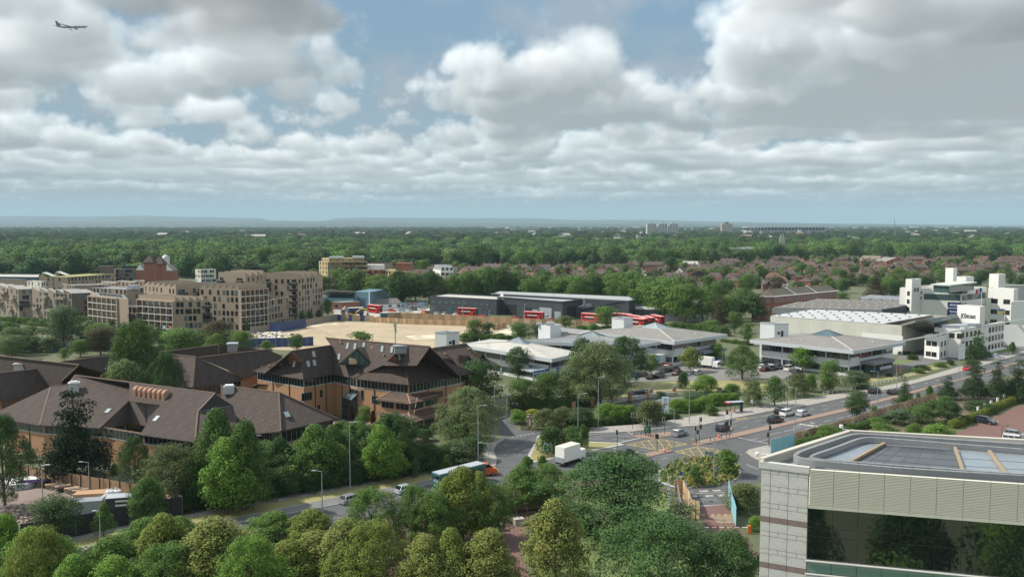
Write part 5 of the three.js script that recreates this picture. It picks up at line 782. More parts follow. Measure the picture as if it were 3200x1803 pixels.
{// blue sheds and older brick buildings by the yard entrance
const t=thing('shed','pale blue metal sheds with grey pitched roofs and a bright blue door','industrial shed',at('2',1000,960));
const ridge=at('2',720,828,11),r2=at('2',985,838,11),eL=at('2',660,905,7.5),eR=at('2',925,880,7.5);
partW(t,'roof',thick([[at('2',560,875,7.5),eR,r2,ridge],[at('2',640,872,8.5),at('2',808,868,8),at('2',690,918,6),at('2',560,925,6)]]),MAT.roofSheet);
const f1=[at('2',690,918,6),at('2',808,870,8),at('2',925,882,7.5),V(r2.x,8,r2.z),V(ridge.x - 10,8,ridge.z)].map((p)=>V(p.x,6,p.z));partW(t,'wall',walls(f1,0,7),MAT.cladBlue);partW(t,'gable',faces([[at('2',670,920,6),at('2',808,868,8.4),at('2',925,882,7.3),at('2',925,945,1),at('2',720,945,1)],[at('2',925,882,7.5),r2,at('2',1000,935,1.5),at('2',925,945,1.5)]]),MAT.cladBlue);
const h=10.5,a=at('2',1140,848,h),b=at('2',985,842,h),c=at('2',1260,900,5.5),wall2=[b,a,V(c.x,h,c.z),V(b.x + 20,h,b.z - 25)];partW(t,'tall_wall',merge([faces([[V(b.x,0,b.z),V(a.x,0,a.z),a,b]]),faces([[V(a.x,0,a.z),V(c.x,0,c.z),c,a]])]),MAT.cladBlue);partW(t,'tall_roof',thick([[b,a,V(a.x + 5,h,a.z - 20),V(b.x + 5,h,b.z - 20)],[a,c,V(c.x + 4,5,c.z - 14),V(a.x + 5,h,a.z - 20)]]),MAT.cladBlue);
const wb=new Wall(b,a);wb.strip(t,'door',MAT.glassBlue,wb.len*0.22,wb.len*0.72,1.5,7,0.1,0.15);wb.strip(t,'corner_trim',MAT.frameWhite,wb.len - 0.5,wb.len,0,h,0.1,0.3);
const s=thing('brick_store','flat roofed red brick store with a white framed window, left of the red bus','brick store',at('2',900,1050)),q=R3('2',[860,955],[755,950],[1040,945],6);partW(s,'wall',walls(q,0,6),MAT.brickRed);partW(s,'roof',slab(inset(q,-0.2),5.9,6.3),MAT.roofFelt);const ws=facing(q);ws[0].window(s,ws[0].len*0.5,4.2,3,2.2,MAT.frameWhite,MAT.glass);ws[0].strip(s,'shutter',MAT.render,ws[0].len*0.2,ws[0].len*0.9,0,2.3,0.1,0.1);
hall('white gabled workshop under a patchy corrugated roof behind the left red bus','2',[1180,918],[1415,905],12,3.4,2.4,MAT.render,MAT.asbestos,{name:'workshop',category:'workshop'});
const g=thing('gatehouse','small hipped gatehouse with a white door at the site entrance','gatehouse',at('2',905,1085)),gq=R3('2',[885,1030],[862,1028],[930,1025],3.2);partW(g,'wall',walls(gq,0,3.2),MAT.brickTan);const top=centre(gq).setY(5.4);partW(g,'roof',thick(upward(inset(gq,-0.4)).map((p,i,l)=>[p,l[(i + 1)% 4],top])),MAT.lead);const gw=facing(gq);gw[gw.length - 1].strip(g,'door',MAT.render,gw[gw.length - 1].len*0.2,gw[gw.length - 1].len*0.75,0,2.6,0.06,0.1);
const tr=thing('trailer','dark navy curtain sided trailer parked beside the gatehouse','trailer',at('2',1000,1085)),tw=new Wall(at('2',930,1085,0),at('2',1082,1080,0));unit(tr,'body',MAT.hoardBlue,tw.p(tw.len / 2,2.6,-1.2),tw.len,2.8,2.5,tw.turn);unit(tr,'roof',MAT.render,tw.p(tw.len / 2,4.08,-1.2),tw.len,0.16,2.5,tw.turn);unit(tr,'chassis',MAT.black,tw.p(tw.len / 2,0.95,-1.2),tw.len,0.4,2,tw.turn);for(const s of[0.15,0.8,0.9])partW(tr,'wheel',rod(tw.p(tw.len*s,0.5,0.05),tw.p(tw.len*s,0.5,-2.4),0.5,0.5,12),MAT.rubber);
}
// ---- flat hipped clinics with deep white fascias and a glass pyramid on top
function clinic(label,k,n,l,r,h,top,o={}){
const N=at(k,...n,h),Lp=at(k,...l,h),R=at(k,...r,h),eave=quadFrom(N,Lp,R),foot=inset(eave,o.over??2.6),c=centre(eave).setY(h +(o.rise??2.6)),t=thing('clinic_building',label,'office building',V(c.x,0,c.z));
const py=eave.map((p)=>mix(c,p,o.py??0.2));py.forEach((p,i)=>{p.y=lerp(c.y,h,o.py??0.2);});
partW(t,'roof',faces(upward(eave).map((a,i,L4)=>{const b=L4[(i + 1)% 4],q=(p)=>{const m=mix(c,p,o.py??0.2);return m;};return[a,b,q(b),q(a)];})),o.roof??MAT.roofFelt);
partW(t,'hip_flashing',caps(eave.map((p)=>[p.clone().add(V(0,0.05,0)),mix(c,p,o.py??0.2).add(V(0,0.05,0))]),0.45),MAT.roofPale);
for(const w of corners(eave))w.strip(t,'fascia',MAT.fascia,-0.1,w.len + 0.1,h - 1.05,h + 0.08,0.12,0.25);
partW(t,'soffit',sheet(eave,h - 1),MAT.panelGrey);
const tp=c.clone().setY(h +(o.rise??2.6)+(o.pyr??1.3)),base=upward(eave).map((p)=>mix(c,p,(o.py??0.2)*1.08));
partW(t,'rooflight',faces(base.map((a,i,L4)=>[a,L4[(i + 1)% 4],tp])),o.light??MAT.skylight);
const bars=[];base.forEach((a,i,L4)=>{const b=L4[(i + 1)% 4];bars.push(bar(a,tp,0.25));for(let j=1;j<7;j++)bars.push(bar(mix(a,b,j / 7),mix(mix(a,b,j / 7),tp,0.9*(1 - Math.abs(j / 3.5 - 1))),0.12));});partW(t,'glazing_bars',merge(bars),MAT.frameGrey);
partW(t,'wall',walls(foot,0,h - 0.9),MAT.panelPale);
facing(foot).forEach((w,wi)=>{
if(w.len<4)return;
const bays=Math.max(2,Math.round(w.len / 7.4));
for(let i=0;i<bays;i++){const s0=w.len*i / bays + 0.3,s1=w.len*(i + 1)/ bays - 0.3;w.band(t,s0,s1,h - 3.4,h - 1.35,6,MAT.frameGrey,MAT.glass,{odd:wi===(o.oddSide??-1)?o.odd:null,share:0.9});w.band(t,s0,s1,1.0,2.9,6,MAT.frameGrey,MAT.glass);w.strip(t,'wall_panel',MAT.panelWhite,s0 - 0.2,s1 + 0.2,h - 5.6,h - 3.7,0.05,0.06);}
w.strip(t,'plinth',MAT.panelWhite,0,w.len,0.02,0.8,0.06,0.08);
});
if(o.door){const w=facing(foot)[o.door[0]],s=w.len*o.door[1];const g=unit(t,'entrance',MAT.frameDark,w.p(s,1.7,0.4),9,3.4,0.9,w.turn);for(let i=0;i<7;i++)child(g,'pane',MAT.glassTeal,-0.43 + i*0.143,0,0.5,0.12,0.92,0.06);unit(t,'canopy',MAT.roofGrey,w.p(s,3.8,2.4),13,0.9,4.8,w.turn);for(const x of[-5.6,5.6])unit(t,'canopy_post',MAT.frameGrey,w.p(s + x,1.7,4.4),0.25,3.4,0.25,w.turn);}
for(const[i,s0,s1,y0,y1,m]of o.boards??[]){const w=facing(foot)[i];w.strip(t,'name_board',m,w.len*s0,w.len*s1,y0,y1,0.16,0.12);}
const rr=rng(h*10);const spots=[];for(let i=0;i<9;i++){const p=mix(c,mix(eave[i % 4],eave[(i + 1)% 4],rr()),0.4 + 0.5*rr());const f=p.clone().sub(c),y=c.y;spots.push(cyl(0.12,0.12,0.7,p.x,lerp(c.y,h,0.75),p.z,6));}partW(t,'vent_pipes',merge(spots),MAT.frameWhite);
if(o.plant){const[pk,pn,pl,pr,py0,ph]=o.plant,q=R3(pk,pn,pl,pr,ph),pl2=thing('plant_tower',o.plantLabel,'plant tower',V(q[0].x,0,q[0].z));partW(pl2,'wall',walls(q,0,ph),MAT.panelWhite);partW(pl2,'parapet',merge(corners(q).map((w)=>bar(w.p(0,ph,0),w.p(w.len,ph,0),0.3,0.3))),MAT.fascia);partW(pl2,'roof',sheet(inset(q,0.4),ph - 0.6),MAT.roofGrey);const w=facing(q).pop();if(o.hood){const m=unit(pl2,'louvre_hood',MAT.black,w.p(w.len*0.55,ph - 6.2,0.3),w.len*0.7,2.4,0.8,w.turn);child(m,'hood',MAT.asbestos,-0.1,-0.15,0.6,0.5,0.9,1);}else{w.window(pl2,w.len*0.55,ph - 3.5,0.9,2.2,MAT.frameGrey,MAT.glass);w.window(pl2,w.len*0.3,ph - 3.2,0.9,0.9,MAT.frameGrey,MAT.glass);}}
return t;
}
const clinicSign=printed(11,2.6,'#dfe6ea',[['Riverside Clinic',0.5,0.5,0.42,'#2b3a52','serif']],{k:30}),sideSign=printed(13,1.6,'#1c5fa8',[['Brentside Education Centre',0.5,0.52,0.62,'#e9f2fa']],{k:30}),smallSign=printed(8,2.2,'#1c5fa8',[['Brentside Education Centre',0.5,0.75,0.26,'#e9f2fa']],{k:30,extra:(c,W,H)=>{c.fillStyle='#dfe6ea';c.fillRect(0,0,W,H*0.5);c.fillStyle='#c9ccd0';c.fillRect(W*0.06,H*0.1,W*0.08,H*0.3);}});
clinic('pale panelled building with a brown hipped roof and glass pyramid, behind the white box lorry','h',[995,898],[-340,745],[1780,790],8.6,null,{door:[1,0.72],oddSide:1,odd:M(L(0.20,0.17,0.14),{roughness:0.3}),boards:[[1,0.03,0.22,4.2,5.6,MAT.panelWhite]],plant:['h',[238,556],[60,540],[372,538],0,13.5],plantLabel:'pale box tower with a dark louvre, left of the brown hipped roof',hood:true});
clinic('pale building nearest the dual carriageway, brown hipped roof with a grey glass pyramid','8',[862,150],[-175,40],[1385,62],8.6,null,{light:MAT.glassBlue,door:[1,0.48],boards:[[1,0.02,0.2,4.4,5.8,MAT.panelWhite],[1,0.82,0.99,5.8,7.2,MAT.panelWhite]],plant:['h',[2490,630],[2275,612],[2700,628],0,14],plantLabel:'pale box tower rising behind the right hand brown hipped roof'});
clinic('pale building with a low grey roof and glass pyramid, half behind the tall pale tree','3',[1240,1385],[118,1338],[1495,1345],8.2,null,{roof:MAT.roofGrey,boards:[[1,0.12,0.95,3.4,5.6,clinicSign]],rise:2.2});
clinic('pale building with a white roof and blue name boards, beside the dark roofed office','6',[2980,232],[2060,85],[3260,170],8.2,null,{roof:MAT.roofPale,rise:2.4,light:MAT.glassBlue,boards:[[0,0.75,0.98,3.6,5.6,smallSign]],plant:['2',[1915,1255],[1798,1248],[2045,1245],0,14.5],plantLabel:'pale box tower with a small door, in front of the cleared site'});
{const w0=at('7',215,385,3.6),w1=at('7',470,345,3.6),w=new Wall(w0,w1),t=thing('entrance_canopy','flat entrance canopy with a long blue name board, left of the tall pale tree','canopy',w.p(0,0));unit(t,'roof',MAT.panelPale,w.p(w.len / 2,4.4,-2.4),w.len + 1,0.4,5,w.turn);w.strip(t,'name_board',sideSign,0,w.len,3.2,4.5,0.25,0.15);for(const s of[0.3,w.len - 0.3])w.strip(t,'post',MAT.frameGrey,s - 0.12,s + 0.12,0,3.2,0,0.24);}
{// long low link with a flat roof behind, and a white flat building
const q=R3('3',[490,1180],[265,1172],[500,1170],13),t=thing('plant_tower','pale box tower with roof gear, left of the low white roofed link','plant tower',V(q[0].x,0,q[0].z));const f=[at('3',265,1172,13),at('3',385,1188,13),at('3',497,1168,13),at('3',400,1160,13)];partW(t,'wall',walls(f,0,13),MAT.panelWhite);partW(t,'roof',sheet(inset(f,0.3),12.7),MAT.roofPale);const c=centre(f);partW(t,'roof_plant',merge([boxUp(3,0.9,2,c.x,12.8,c.z),boxUp(2,0.7,2,c.x - 4,12.8,c.z)]),MAT.panelPale);
const g=[at('3',390,1232,10.2),at('3',690,1262,10.2),at('3',790,1235,10.2),at('3',500,1205,10.2)],u=thing('link_building','low link building with a ribbed white roof and cream wall','link building',V(g[0].x,0,g[0].z));partW(u,'wall',walls(g,0,10),MAT.renderCream);partW(u,'roof',thick([inset(g,-0.4)]),MAT.roofPale);const w=new Wall(g[0],g[1]);w.window(u,w.len*0.2,7,1.6,1.6,MAT.frameGrey,MAT.glassPale);w.window(u,w.len*0.32,7.2,1.6,2,MAT.frameGrey,MAT.glassPale);const ribs=[];for(let i=1;i<9;i++){const a=mix(g[0],g[1],i / 9),b=mix(g[3],g[2],i / 9);ribs.push(bar(a.add(V(0,0.1,0)),b.add(V(0,0.1,0)),0.2,0.14));}partW(u,'roof_ribs',merge(ribs),MAT.panelPale);
}
{// grey retail sheds with dark ribbed roofs, and the long white works in front
const t=thing('retail_shed','grey retail shed with a dark rooflit roof and a navy end','retail shed',at('4',1160,1060)),H=9;
const e0=at('4',45,1005,H),e1=at('4',1155,1030,H),e2=at('4',1755,955,H),e3=at('4',640,915,H),rg0=at('4',440,950,H + 1.6),rg1=at('4',1420,985,H + 1.6);
const foot=[e0,e1,e2,e3];partW(t,'wall',walls(foot,0,H),MAT.cladGrey);
const m0=mix(e0,e3,0.42).setY(H + 1.1),m1=mix(e1,e2,0.42).setY(H + 1.1),v0=mix(e0,e3,0.5).setY(H + 0.5),v1=mix(e1,e2,0.5).setY(H + 0.5),k0=mix(e0,e3,0.75).setY(H + 1.2),k1=mix(e1,e2,0.75).setY(H + 1.2);
const slopes=[[e0,e1,m1,m0],[m0,m1,v1,v0],[v0,v1,k1,k0],[k0,k1,e2,e3]];partW(t,'roof',thick(slopes),MAT.asbestos);
for(const s of slopes)for(let i=0;i<12;i++)for(const j of[0.3,0.7]){const a=(i + 0.4)/ 12,b=(i + 0.58)/ 12,q=(u,v)=>mix(mix(s[0],s[1],u),mix(s[3],s[2],u),v).add(V(0,0.09,0));partW(t,'rooflight',thick([[q(a,j - 0.06),q(b,j - 0.06),q(b,j + 0.06),q(a,j + 0.06)]],0.06),MAT.roofPale);}
const w=new Wall(e1,e2);w.strip(t,'fascia',MAT.cladDark,0,w.len*0.7,H - 3.6,H + 0.6,0.15,0.3);w.strip(t,'navy_front',MAT.hoardBlue,w.len*0.74,w.len,0,H + 1.4,0.2,0.4);w.strip(t,'name_board',printed(10,3,'#b8452e',[['BENSONS',0.42,0.5,0.4,'#f2e6df']],{k:24,extra:(c,W,Hh)=>{c.fillStyle='#c9bdb8';c.fillRect(W*0.84,0,W*0.16,Hh);}}),w.len*0.53,w.len*0.66,H - 3.4,H - 0.2,0.22,0.1);w.strip(t,'name_board',printed(6,5,'#dfe8ec',[['carpet',0.5,0.3,0.24,'#2c4a70'],['right',0.5,0.72,0.24,'#ffffff']],{k:24,extra:(c,W,Hh)=>{c.fillStyle='#3c86b8';c.fillRect(0,Hh*0.5,W,Hh*0.5);}}),w.len*0.68,w.len*0.735,H - 4,H + 0.6,0.24,0.1);w.strip(t,'name_board',MAT.panelGrey,w.len*0.9,w.len*0.98,H - 3,H,0.24,0.1);
w.band(t,w.len*0.2,w.len*0.5,0.3,4.4,8,MAT.frameGrey);w.band(t,w.len*0.55,w.len*0.72,0.3,4.4,4,MAT.frameGrey);w.band(t,w.len*0.82,w.len*0.97,0.3,4.4,4,MAT.frameDark);
const back=thing('retail_shed','long low shed with a ribbed maroon and grey back wall','retail shed',at('4',1200,925)),b0=at('4',915,905,10),b1=at('4',1660,945,10);const q=[b0,b1,V(b1.x + 14,10,b1.z - 20),V(b0.x + 14,10,b0.z - 20)];partW(back,'wall',walls(q,0,10),MAT.cladGrey);partW(back,'roof',sheet(q,10.05),MAT.roofGrey);const wb=new Wall(b0,b1);for(let i=0;i<26;i++)wb.strip(back,'wall_panel',i % 4?MAT.cladGrey:MAT.tileRust,wb.len*(i + 0.1)/ 26,wb.len*(i + 0.85)/ 26,7.6,9.8,0.06,0.08);
}
{
const t=thing('factory','long cream works with a white rolling roof and barrel vaulted end','factory',at('4',700,1250)),H=11;
const a=at('4',30,1085,H),b=at('4',1355,1180,H),c=at('4',1870,1085,H),d=at('4',460,1020,H),foot=[a,b,c,d];
partW(t,'wall',walls(foot,0,H),MAT.renderCream);
const slopes=[],n=5;for(let i=0;i<n;i++){const p0=mix(a,d,i / n),p1=mix(b,c,i / n),q0=mix(a,d,(i + 1)/ n),q1=mix(b,c,(i + 1)/ n),m0=mix(p0,q0,0.5).add(V(0,0.07,0)),m1=mix(p1,q1,0.5).add(V(0,0.07,0));slopes.push([p0,p1,m1,m0],[m0,m1,q1,q0]);}
partW(t,'roof',thick(slopes.map((s)=>[s[0],mix(s[0],s[1],0.86),mix(s[3],s[2],0.86),s[3]])),T(0.46,0.48,0.48,STREAK,7,{bumpMap:sized(RIBS,2,1),bumpScale:0.05}));
slopes.forEach((s,i)=>{if(i % 2)return;for(let j=0;j<9;j++){const q=mix(mix(s[0],s[1],(j + 0.5)/ 10.5),mix(s[3],s[2],(j + 0.5)/ 10.5),0.7);unit(t,'roof_vent',MAT.asbestos,q.add(V(0,0.2,0)),0.9,0.25,0.5,0.3);}});
const g=[at('4',1358,1180,H),at('4',1500,1140,H + 2.6),at('4',1590,1130,H + 3),at('4',1640,1160,H + 1.8),at('4',1680,1200,H - 1)],run=c.clone().sub(b).multiplyScalar(0.95);const barrel=[];for(let i=0;i<4;i++)barrel.push([g[i],g[i + 1],g[i + 1].clone().add(run),g[i].clone().add(run)]);partW(t,'vault',thick(barrel),MAT.glassTeal);partW(t,'vault_end',faces([[at('4',1358,1250,6),...g,at('4',1680,1265,6)]]),T(0.17,0.185,0.155,STREAK,6));partW(t,'vault_rim',merge(g.slice(1).map((p,i)=>bar(g[i],p,0.8,0.8))),MAT.asbestos);
const e0=at('8',1320,150,0),e1=at('8',1580,190,0),ew=new Wall(at('4',1345,1262,6).setY(0),at('4',1570,1270,6).setY(0));const fw=thing('works_gates','white framed tall loading doors at the end of the cream works','loading doors',ew.p(0,0));unit(fw,'frame',MAT.render,ew.p(ew.len / 2,4.5,0),ew.len,9,1,ew.turn);for(const x of[0.27,0.74]){const p=unit(fw,'door',MAT.panelGrey,ew.p(ew.len*x,3.9,0.55),ew.len*0.36,7.4,0.2,ew.turn);child(p,'bottom_rail',MAT.render,0,-0.44,0.4,1,0.06,0.8);}
const lw=new Wall(a,b);for(const x of[0.8,0.93])lw.strip(t,'loading_door',MAT.render,lw.len*x - 4,lw.len*x + 4,0,7,0.12,0.15);
}
// ---- white modern works on the right
function white(label,k,n,l,r,h,o={}){
const q=o.foot?o.foot.map((p)=>at(k,...p,h)):R3(k,n,l,r,h),t=thing(o.name??'white_building',label,o.category??'white building',V(q[0].x,0,q[0].z));partW(t,'wall',walls(q,0,h),o.wall??MAT.render);partW(t,'roof',sheet(inset(q,0.4),h - 0.5),o.roof??MAT.gravelRoof);partW(t,'parapet',merge(corners(q).map((w)=>bar(w.p(0,h,-0.2),w.p(w.len,h,-0.2),0.42,0.3))),MAT.render);partW(t,'parapet_wall',walls(inset(q,0.4).reverse(),h - 0.5,h),MAT.render);
const F=q.length===4&&!o.foot?[new Wall(q[1],q[0]),new Wall(q[0],q[3])]:facing(q);F.forEach((w,i)=>{const s=o.sides?.[i];if(!s)return;for(const[n2,y,ww,hh,from,to,m]of s)w.rows(t,w.len*(from??0.1),w.len*(to??0.9),n2,[y],ww,hh,m??MAT.frameDark,MAT.glass,{split:2});});
o.extra?.(t,F,q);return t;
}
const FR=M(L(0.14,0.09,0.075));
white('white two storey front wing with paired dark windows, next to the tall loading doors','i',[1330,1110],[1108,1085],[1490,1070],8.2,{sides:[[[2,5.5,1.9,1.7,0.28,0.66,FR],[2,1.7,1.9,1.7,0.28,0.66,FR]],[[3,5.4,1.6,1.9,0.2,0.85,FR],[3,1.7,1.6,1.9,0.2,0.85,FR]]]});
white('white curved looking wing with a flat gravel roof below the named tower','i',[1650,1000],[1250,975],[1945,950],10.4,{sides:[[[4,8.0,1.7,1.8,0.1,0.95,FR]],[[5,8.2,1.7,1.9,0.1,0.92,FR],[5,4.8,1.7,1.9,0.1,0.92,FR],[5,1.6,1.7,1.7,0.1,0.92,FR]]],extra:(t,F,q)=>{const c=centre(q);partW(t,'roof_plant',merge([boxUp(9,1.4,5,c.x - 3,10,c.z + 1),boxUp(5,1.6,4,c.x + 6,10,c.z - 2),cyl(1.2,1.2,1,c.x,10,c.z + 4,12)]),MAT.panelPale);}});
white('white three storey range with rows of dark windows behind the cedar','i',[2045,930],[2000,938],[2290,885],10.4,{sides:[[],[[5,8.2,2,2,0.15,0.93,FR],[5,4.9,2,2,0.15,0.93,FR],[5,1.7,2,2,0.15,0.93,FR]]],extra:(t,F)=>F[1].strip(t,'base_step',MAT.render,0,F[1].len,0,0.5,1.2,1.2)});
white('white storage building with ribbon windows and navy signs','i',[1660,410],[735,380],[2030,372],17.5,{sides:[[[4,15.6,1.3,1.3,0.2,0.34],[4,13.0,1.3,1.3,0.2,0.34]],[]],extra:(t,F)=>{
const[a,b]=F;a.band(t,a.len*0.4,a.len*0.98,12.4,15.2,16,MAT.frameGrey,MAT.glassTeal);b.band(t,b.len*0.02,b.len*0.98,12.4,15.2,14,MAT.frameGrey,MAT.glassTeal);b.band(t,b.len*0.3,b.len*0.95,5.6,9,9,MAT.frameGrey,MAT.glassTeal);
a.strip(t,'name_board',printed(8,1.6,'#1b2f66',[['self storage',0.5,0.5,0.6,'#e8ecf5']],{k:40}),a.len*0.785,a.len*1.0,9.2,11.6,0.2,0.15);a.strip(t,'name_board',printed(8,3,'#1b2f66',[['We sell boxes',0.5,0.34,0.26,'#e8ecf5'],['and packaging',0.5,0.7,0.26,'#e8ecf5']],{k:40}),a.len*0.785,a.len*1.0,4.6,8.6,0.2,0.15);
a.strip(t,'name_board',printed(8,1.6,'#1b2f66',[['STORAGE',0.55,0.5,0.55,'#e8852e']],{k:40}),a.len*0.79,a.len*1.0,15.6,18.2,0.22,0.2);b.strip(t,'name_board',printed(4,1.6,'#1b2f66',[['STORAGE',0.5,0.5,0.4,'#e8852e']],{k:40}),0.2,b.len*0.2,15.6,17.8,0.22,0.2);b.strip(t,'name_board',MAT.panelGrey,0.2,b.len*0.2,9.2,11.4,0.2,0.15);
}});
const upright=(label,x0,xm,x1,yTop,yFoot,o={})=>{// near edge at xm, left and right faces out to x0 and x1
const p=at('i',xm,yFoot),k=depthOf(p)/ F0 / 4.77,u=rowOf(p)[0],c=(u - W0 / 2)/ F0,l=(xm - x0)*k /(0.6 + c*0.8),r=(x1 - xm)*k /(0.8 - c*0.6),h=upTo('i',yTop,p),q=[p,p.clone().add(V(-0.6*l,0,-0.8*l)),null,p.clone().add(V(0.8*r,0,-0.6*r))];q[2]=q[1].clone().add(q[3]).sub(p);
const t=thing(o.name??'white_building',label,o.category??'white building',p.clone());partW(t,'wall',walls(q,o.from??0,h),MAT.render);partW(t,'roof',sheet(inset(q,0.3),h - 0.3),MAT.gravelRoof);partW(t,'parapet',merge(corners(q).map((w)=>bar(w.p(0,h,-0.15),w.p(w.len,h,-0.15),0.32,0.25))),MAT.render);const F=[new Wall(q[1],q[0]),new Wall(q[0],q[3])];
(o.sides??[]).forEach((s,i)=>{for(const[n2,y,ww,hh,from,to]of s)F[i].rows(t,F[i].len*from,F[i].len*to,n2,[y<0?h + y:y],F[i].len*ww,hh,FR,MAT.glass,{split:2});});o.extra?.(t,F,h);return t;};
upright('white tower block with a name across its top, centre of the white works',1562,1908,1985,665,1365,{name:'office_tower',sides:[[[2,-8.4,0.13,2.1,0.33,0.78]],[]],extra:(t,F,h)=>{const w=F[0];const tx=canvasTex(512,96,(c)=>{c.fillStyle='#3c3f44';c.font='bold 84px sans-serif';c.textAlign='center';c.textBaseline='middle';c.fillText('JCDecaux',256,52,500);});const g=new THREE.PlaneGeometry(w.len*0.88,2.6);g.rotateY(w.turn);const m=part(t,'lettering',g,new THREE.MeshStandardMaterial({map:tx,transparent:true,alphaTest:0.35,roughness:0.5}));m.position.copy(w.p(w.len*0.5,h - 3.6,0.12)).sub(t.position);w.strip(t,'door',M(L(0.4,0.06,0.02)),w.len*0.53,w.len*0.57,h - 10.6,h - 7,0.05,0.1);}});
upright('white corner stair tower with three square windows, left of the storage building',800,895,1030,255,960,{sides:[[[1,-6.6,0.42,2.1,0.5,0.5],[1,-10.4,0.42,2.1,0.5,0.5],[1,-14,0.42,2.1,0.5,0.5]],[[2,-5,0.2,1.8,0.35,0.65]]]});
{const q=R3('i',[1490,350],[1190,335],[1890,305],20.5),t=thing('rooftop_pavilion','glass rooftop pavilion under a pale overhanging roof on the storage building','pavilion',V(q[0].x,17.5,q[0].z));const f=inset(q,1);partW(t,'wall',walls(f,17.2,20.4),MAT.glassTeal);partW(t,'roof',slab(q,20.4,20.9),M(L(0.5,0.55,0.5)));for(const w of facing(f))w.band(t,0.2,w.len - 0.2,17.4,20.2,Math.round(w.len / 2.2),MAT.frameGrey,MAT.glassTeal);}
upright('slim white lift tower standing highest over the pavilion',1388,1505,1560,92,900,{});
upright('white plant room right of the slim lift tower',1508,1700,1818,222,890,{});
upright('white tank tower on the far right building',2040,2182,2283,180,930,{name:'water_tower',category:'tower',sides:[[],[[1,-8,0.2,2,0.3,0.3]]]});
upright('white four storey factory block with wide dark windows at the right',2025,2415,2480,400,985,{sides:[[[2,-6,0.26,2.2,0.26,0.74],[2,-11,0.26,2.2,0.26,0.74],[2,-16,0.26,2.6,0.26,0.74]],[]]});
white('white factory range with ribbon windows cut by the right edge','i',[2415,580],[2400,588],[3000,560],14,{sides:[[],[[7,10,3,2.6,0.05,0.95],[7,5,3,3,0.05,0.95]]],extra:(t,F)=>F[1].band(t,2,F[1].len - 2,11.2,13.4,20,MAT.frameDark)});
white('low white wing with slit windows at the right edge','i',[2290,935],[2285,940],[2900,960],8,{sides:[[],[[7,6,3,1,0.05,0.95],[5,2.5,2.4,1.2,0.4,0.95]]]});
white('grey flat roof with small boxes behind the white tank tower','i',[2330,340],[2285,345],[2900,330],15,{wall:MAT.renderGrey,sides:[]});
{// red brick flats with a brown roof and white cornice
const H=12,a=at('4',0,890,H),b=at('4',65,890,H),c=at('4',700,832,H),t=thing('brick_flats','long three storey red brick flats with white windows and chimneys','flats',V(b.x,0,b.z)),run=a.clone().sub(b).normalize().multiplyScalar(11),foot=quadFrom(b,b.clone().add(run),c);partW(t,'wall',walls(foot,0,H),MAT.brickRed);
const m0=mix(foot[0],foot[1],0.5).setY(H + 3.4),m1=mix(foot[3],foot[2],0.5).setY(H + 3.4),m0i=mix(m0,m1,0.06);
partW(t,'roof',thick([[foot[0],foot[3],m1,m0i],[foot[1],foot[2],m1,m0i],[foot[0],foot[1],m0i]]),T(0.16,0.135,0.10,TILES,3.4));partW(t,'cornice',merge(corners(inset(foot,-0.3)).map((w)=>bar(w.p(0,H - 0.1,0),w.p(w.len,H - 0.1,0),0.5,0.5))),MAT.frameWhite);
const w=new Wall(b,c),w2=new Wall(foot[1],b);for(const y of[2,6,9.9]){w.rows(t,2,w.len - 2,20,[y],1.3,1.7,MAT.frameWhite,MAT.glassPale);w2.rows(t,3,w2.len - 3,2,[y],1.3,1.7,MAT.frameWhite,MAT.glassPale);}
for(const f of[0.33,0.66]){const p=mix(b,c,f),q=mix(foot[1],foot[2],f);partW(t,'party_wall',merge([bar(V(p.x,H + 0.2,p.z),mix(p,q,0.5).setY(H + 3.5),0.5,0.5),bar(mix(p,q,0.5).setY(H + 3.5),V(q.x,H + 0.2,q.z),0.5,0.5)]),MAT.frameWhite);}
for(const f of[0.1,0.3,0.5,0.72,0.9]){const p=mix(m0,m1,f);unit(t,'chimney',MAT.brickRed,V(p.x,H + 3.5,p.z),0.9,1.5,0.7,0.3);}
}

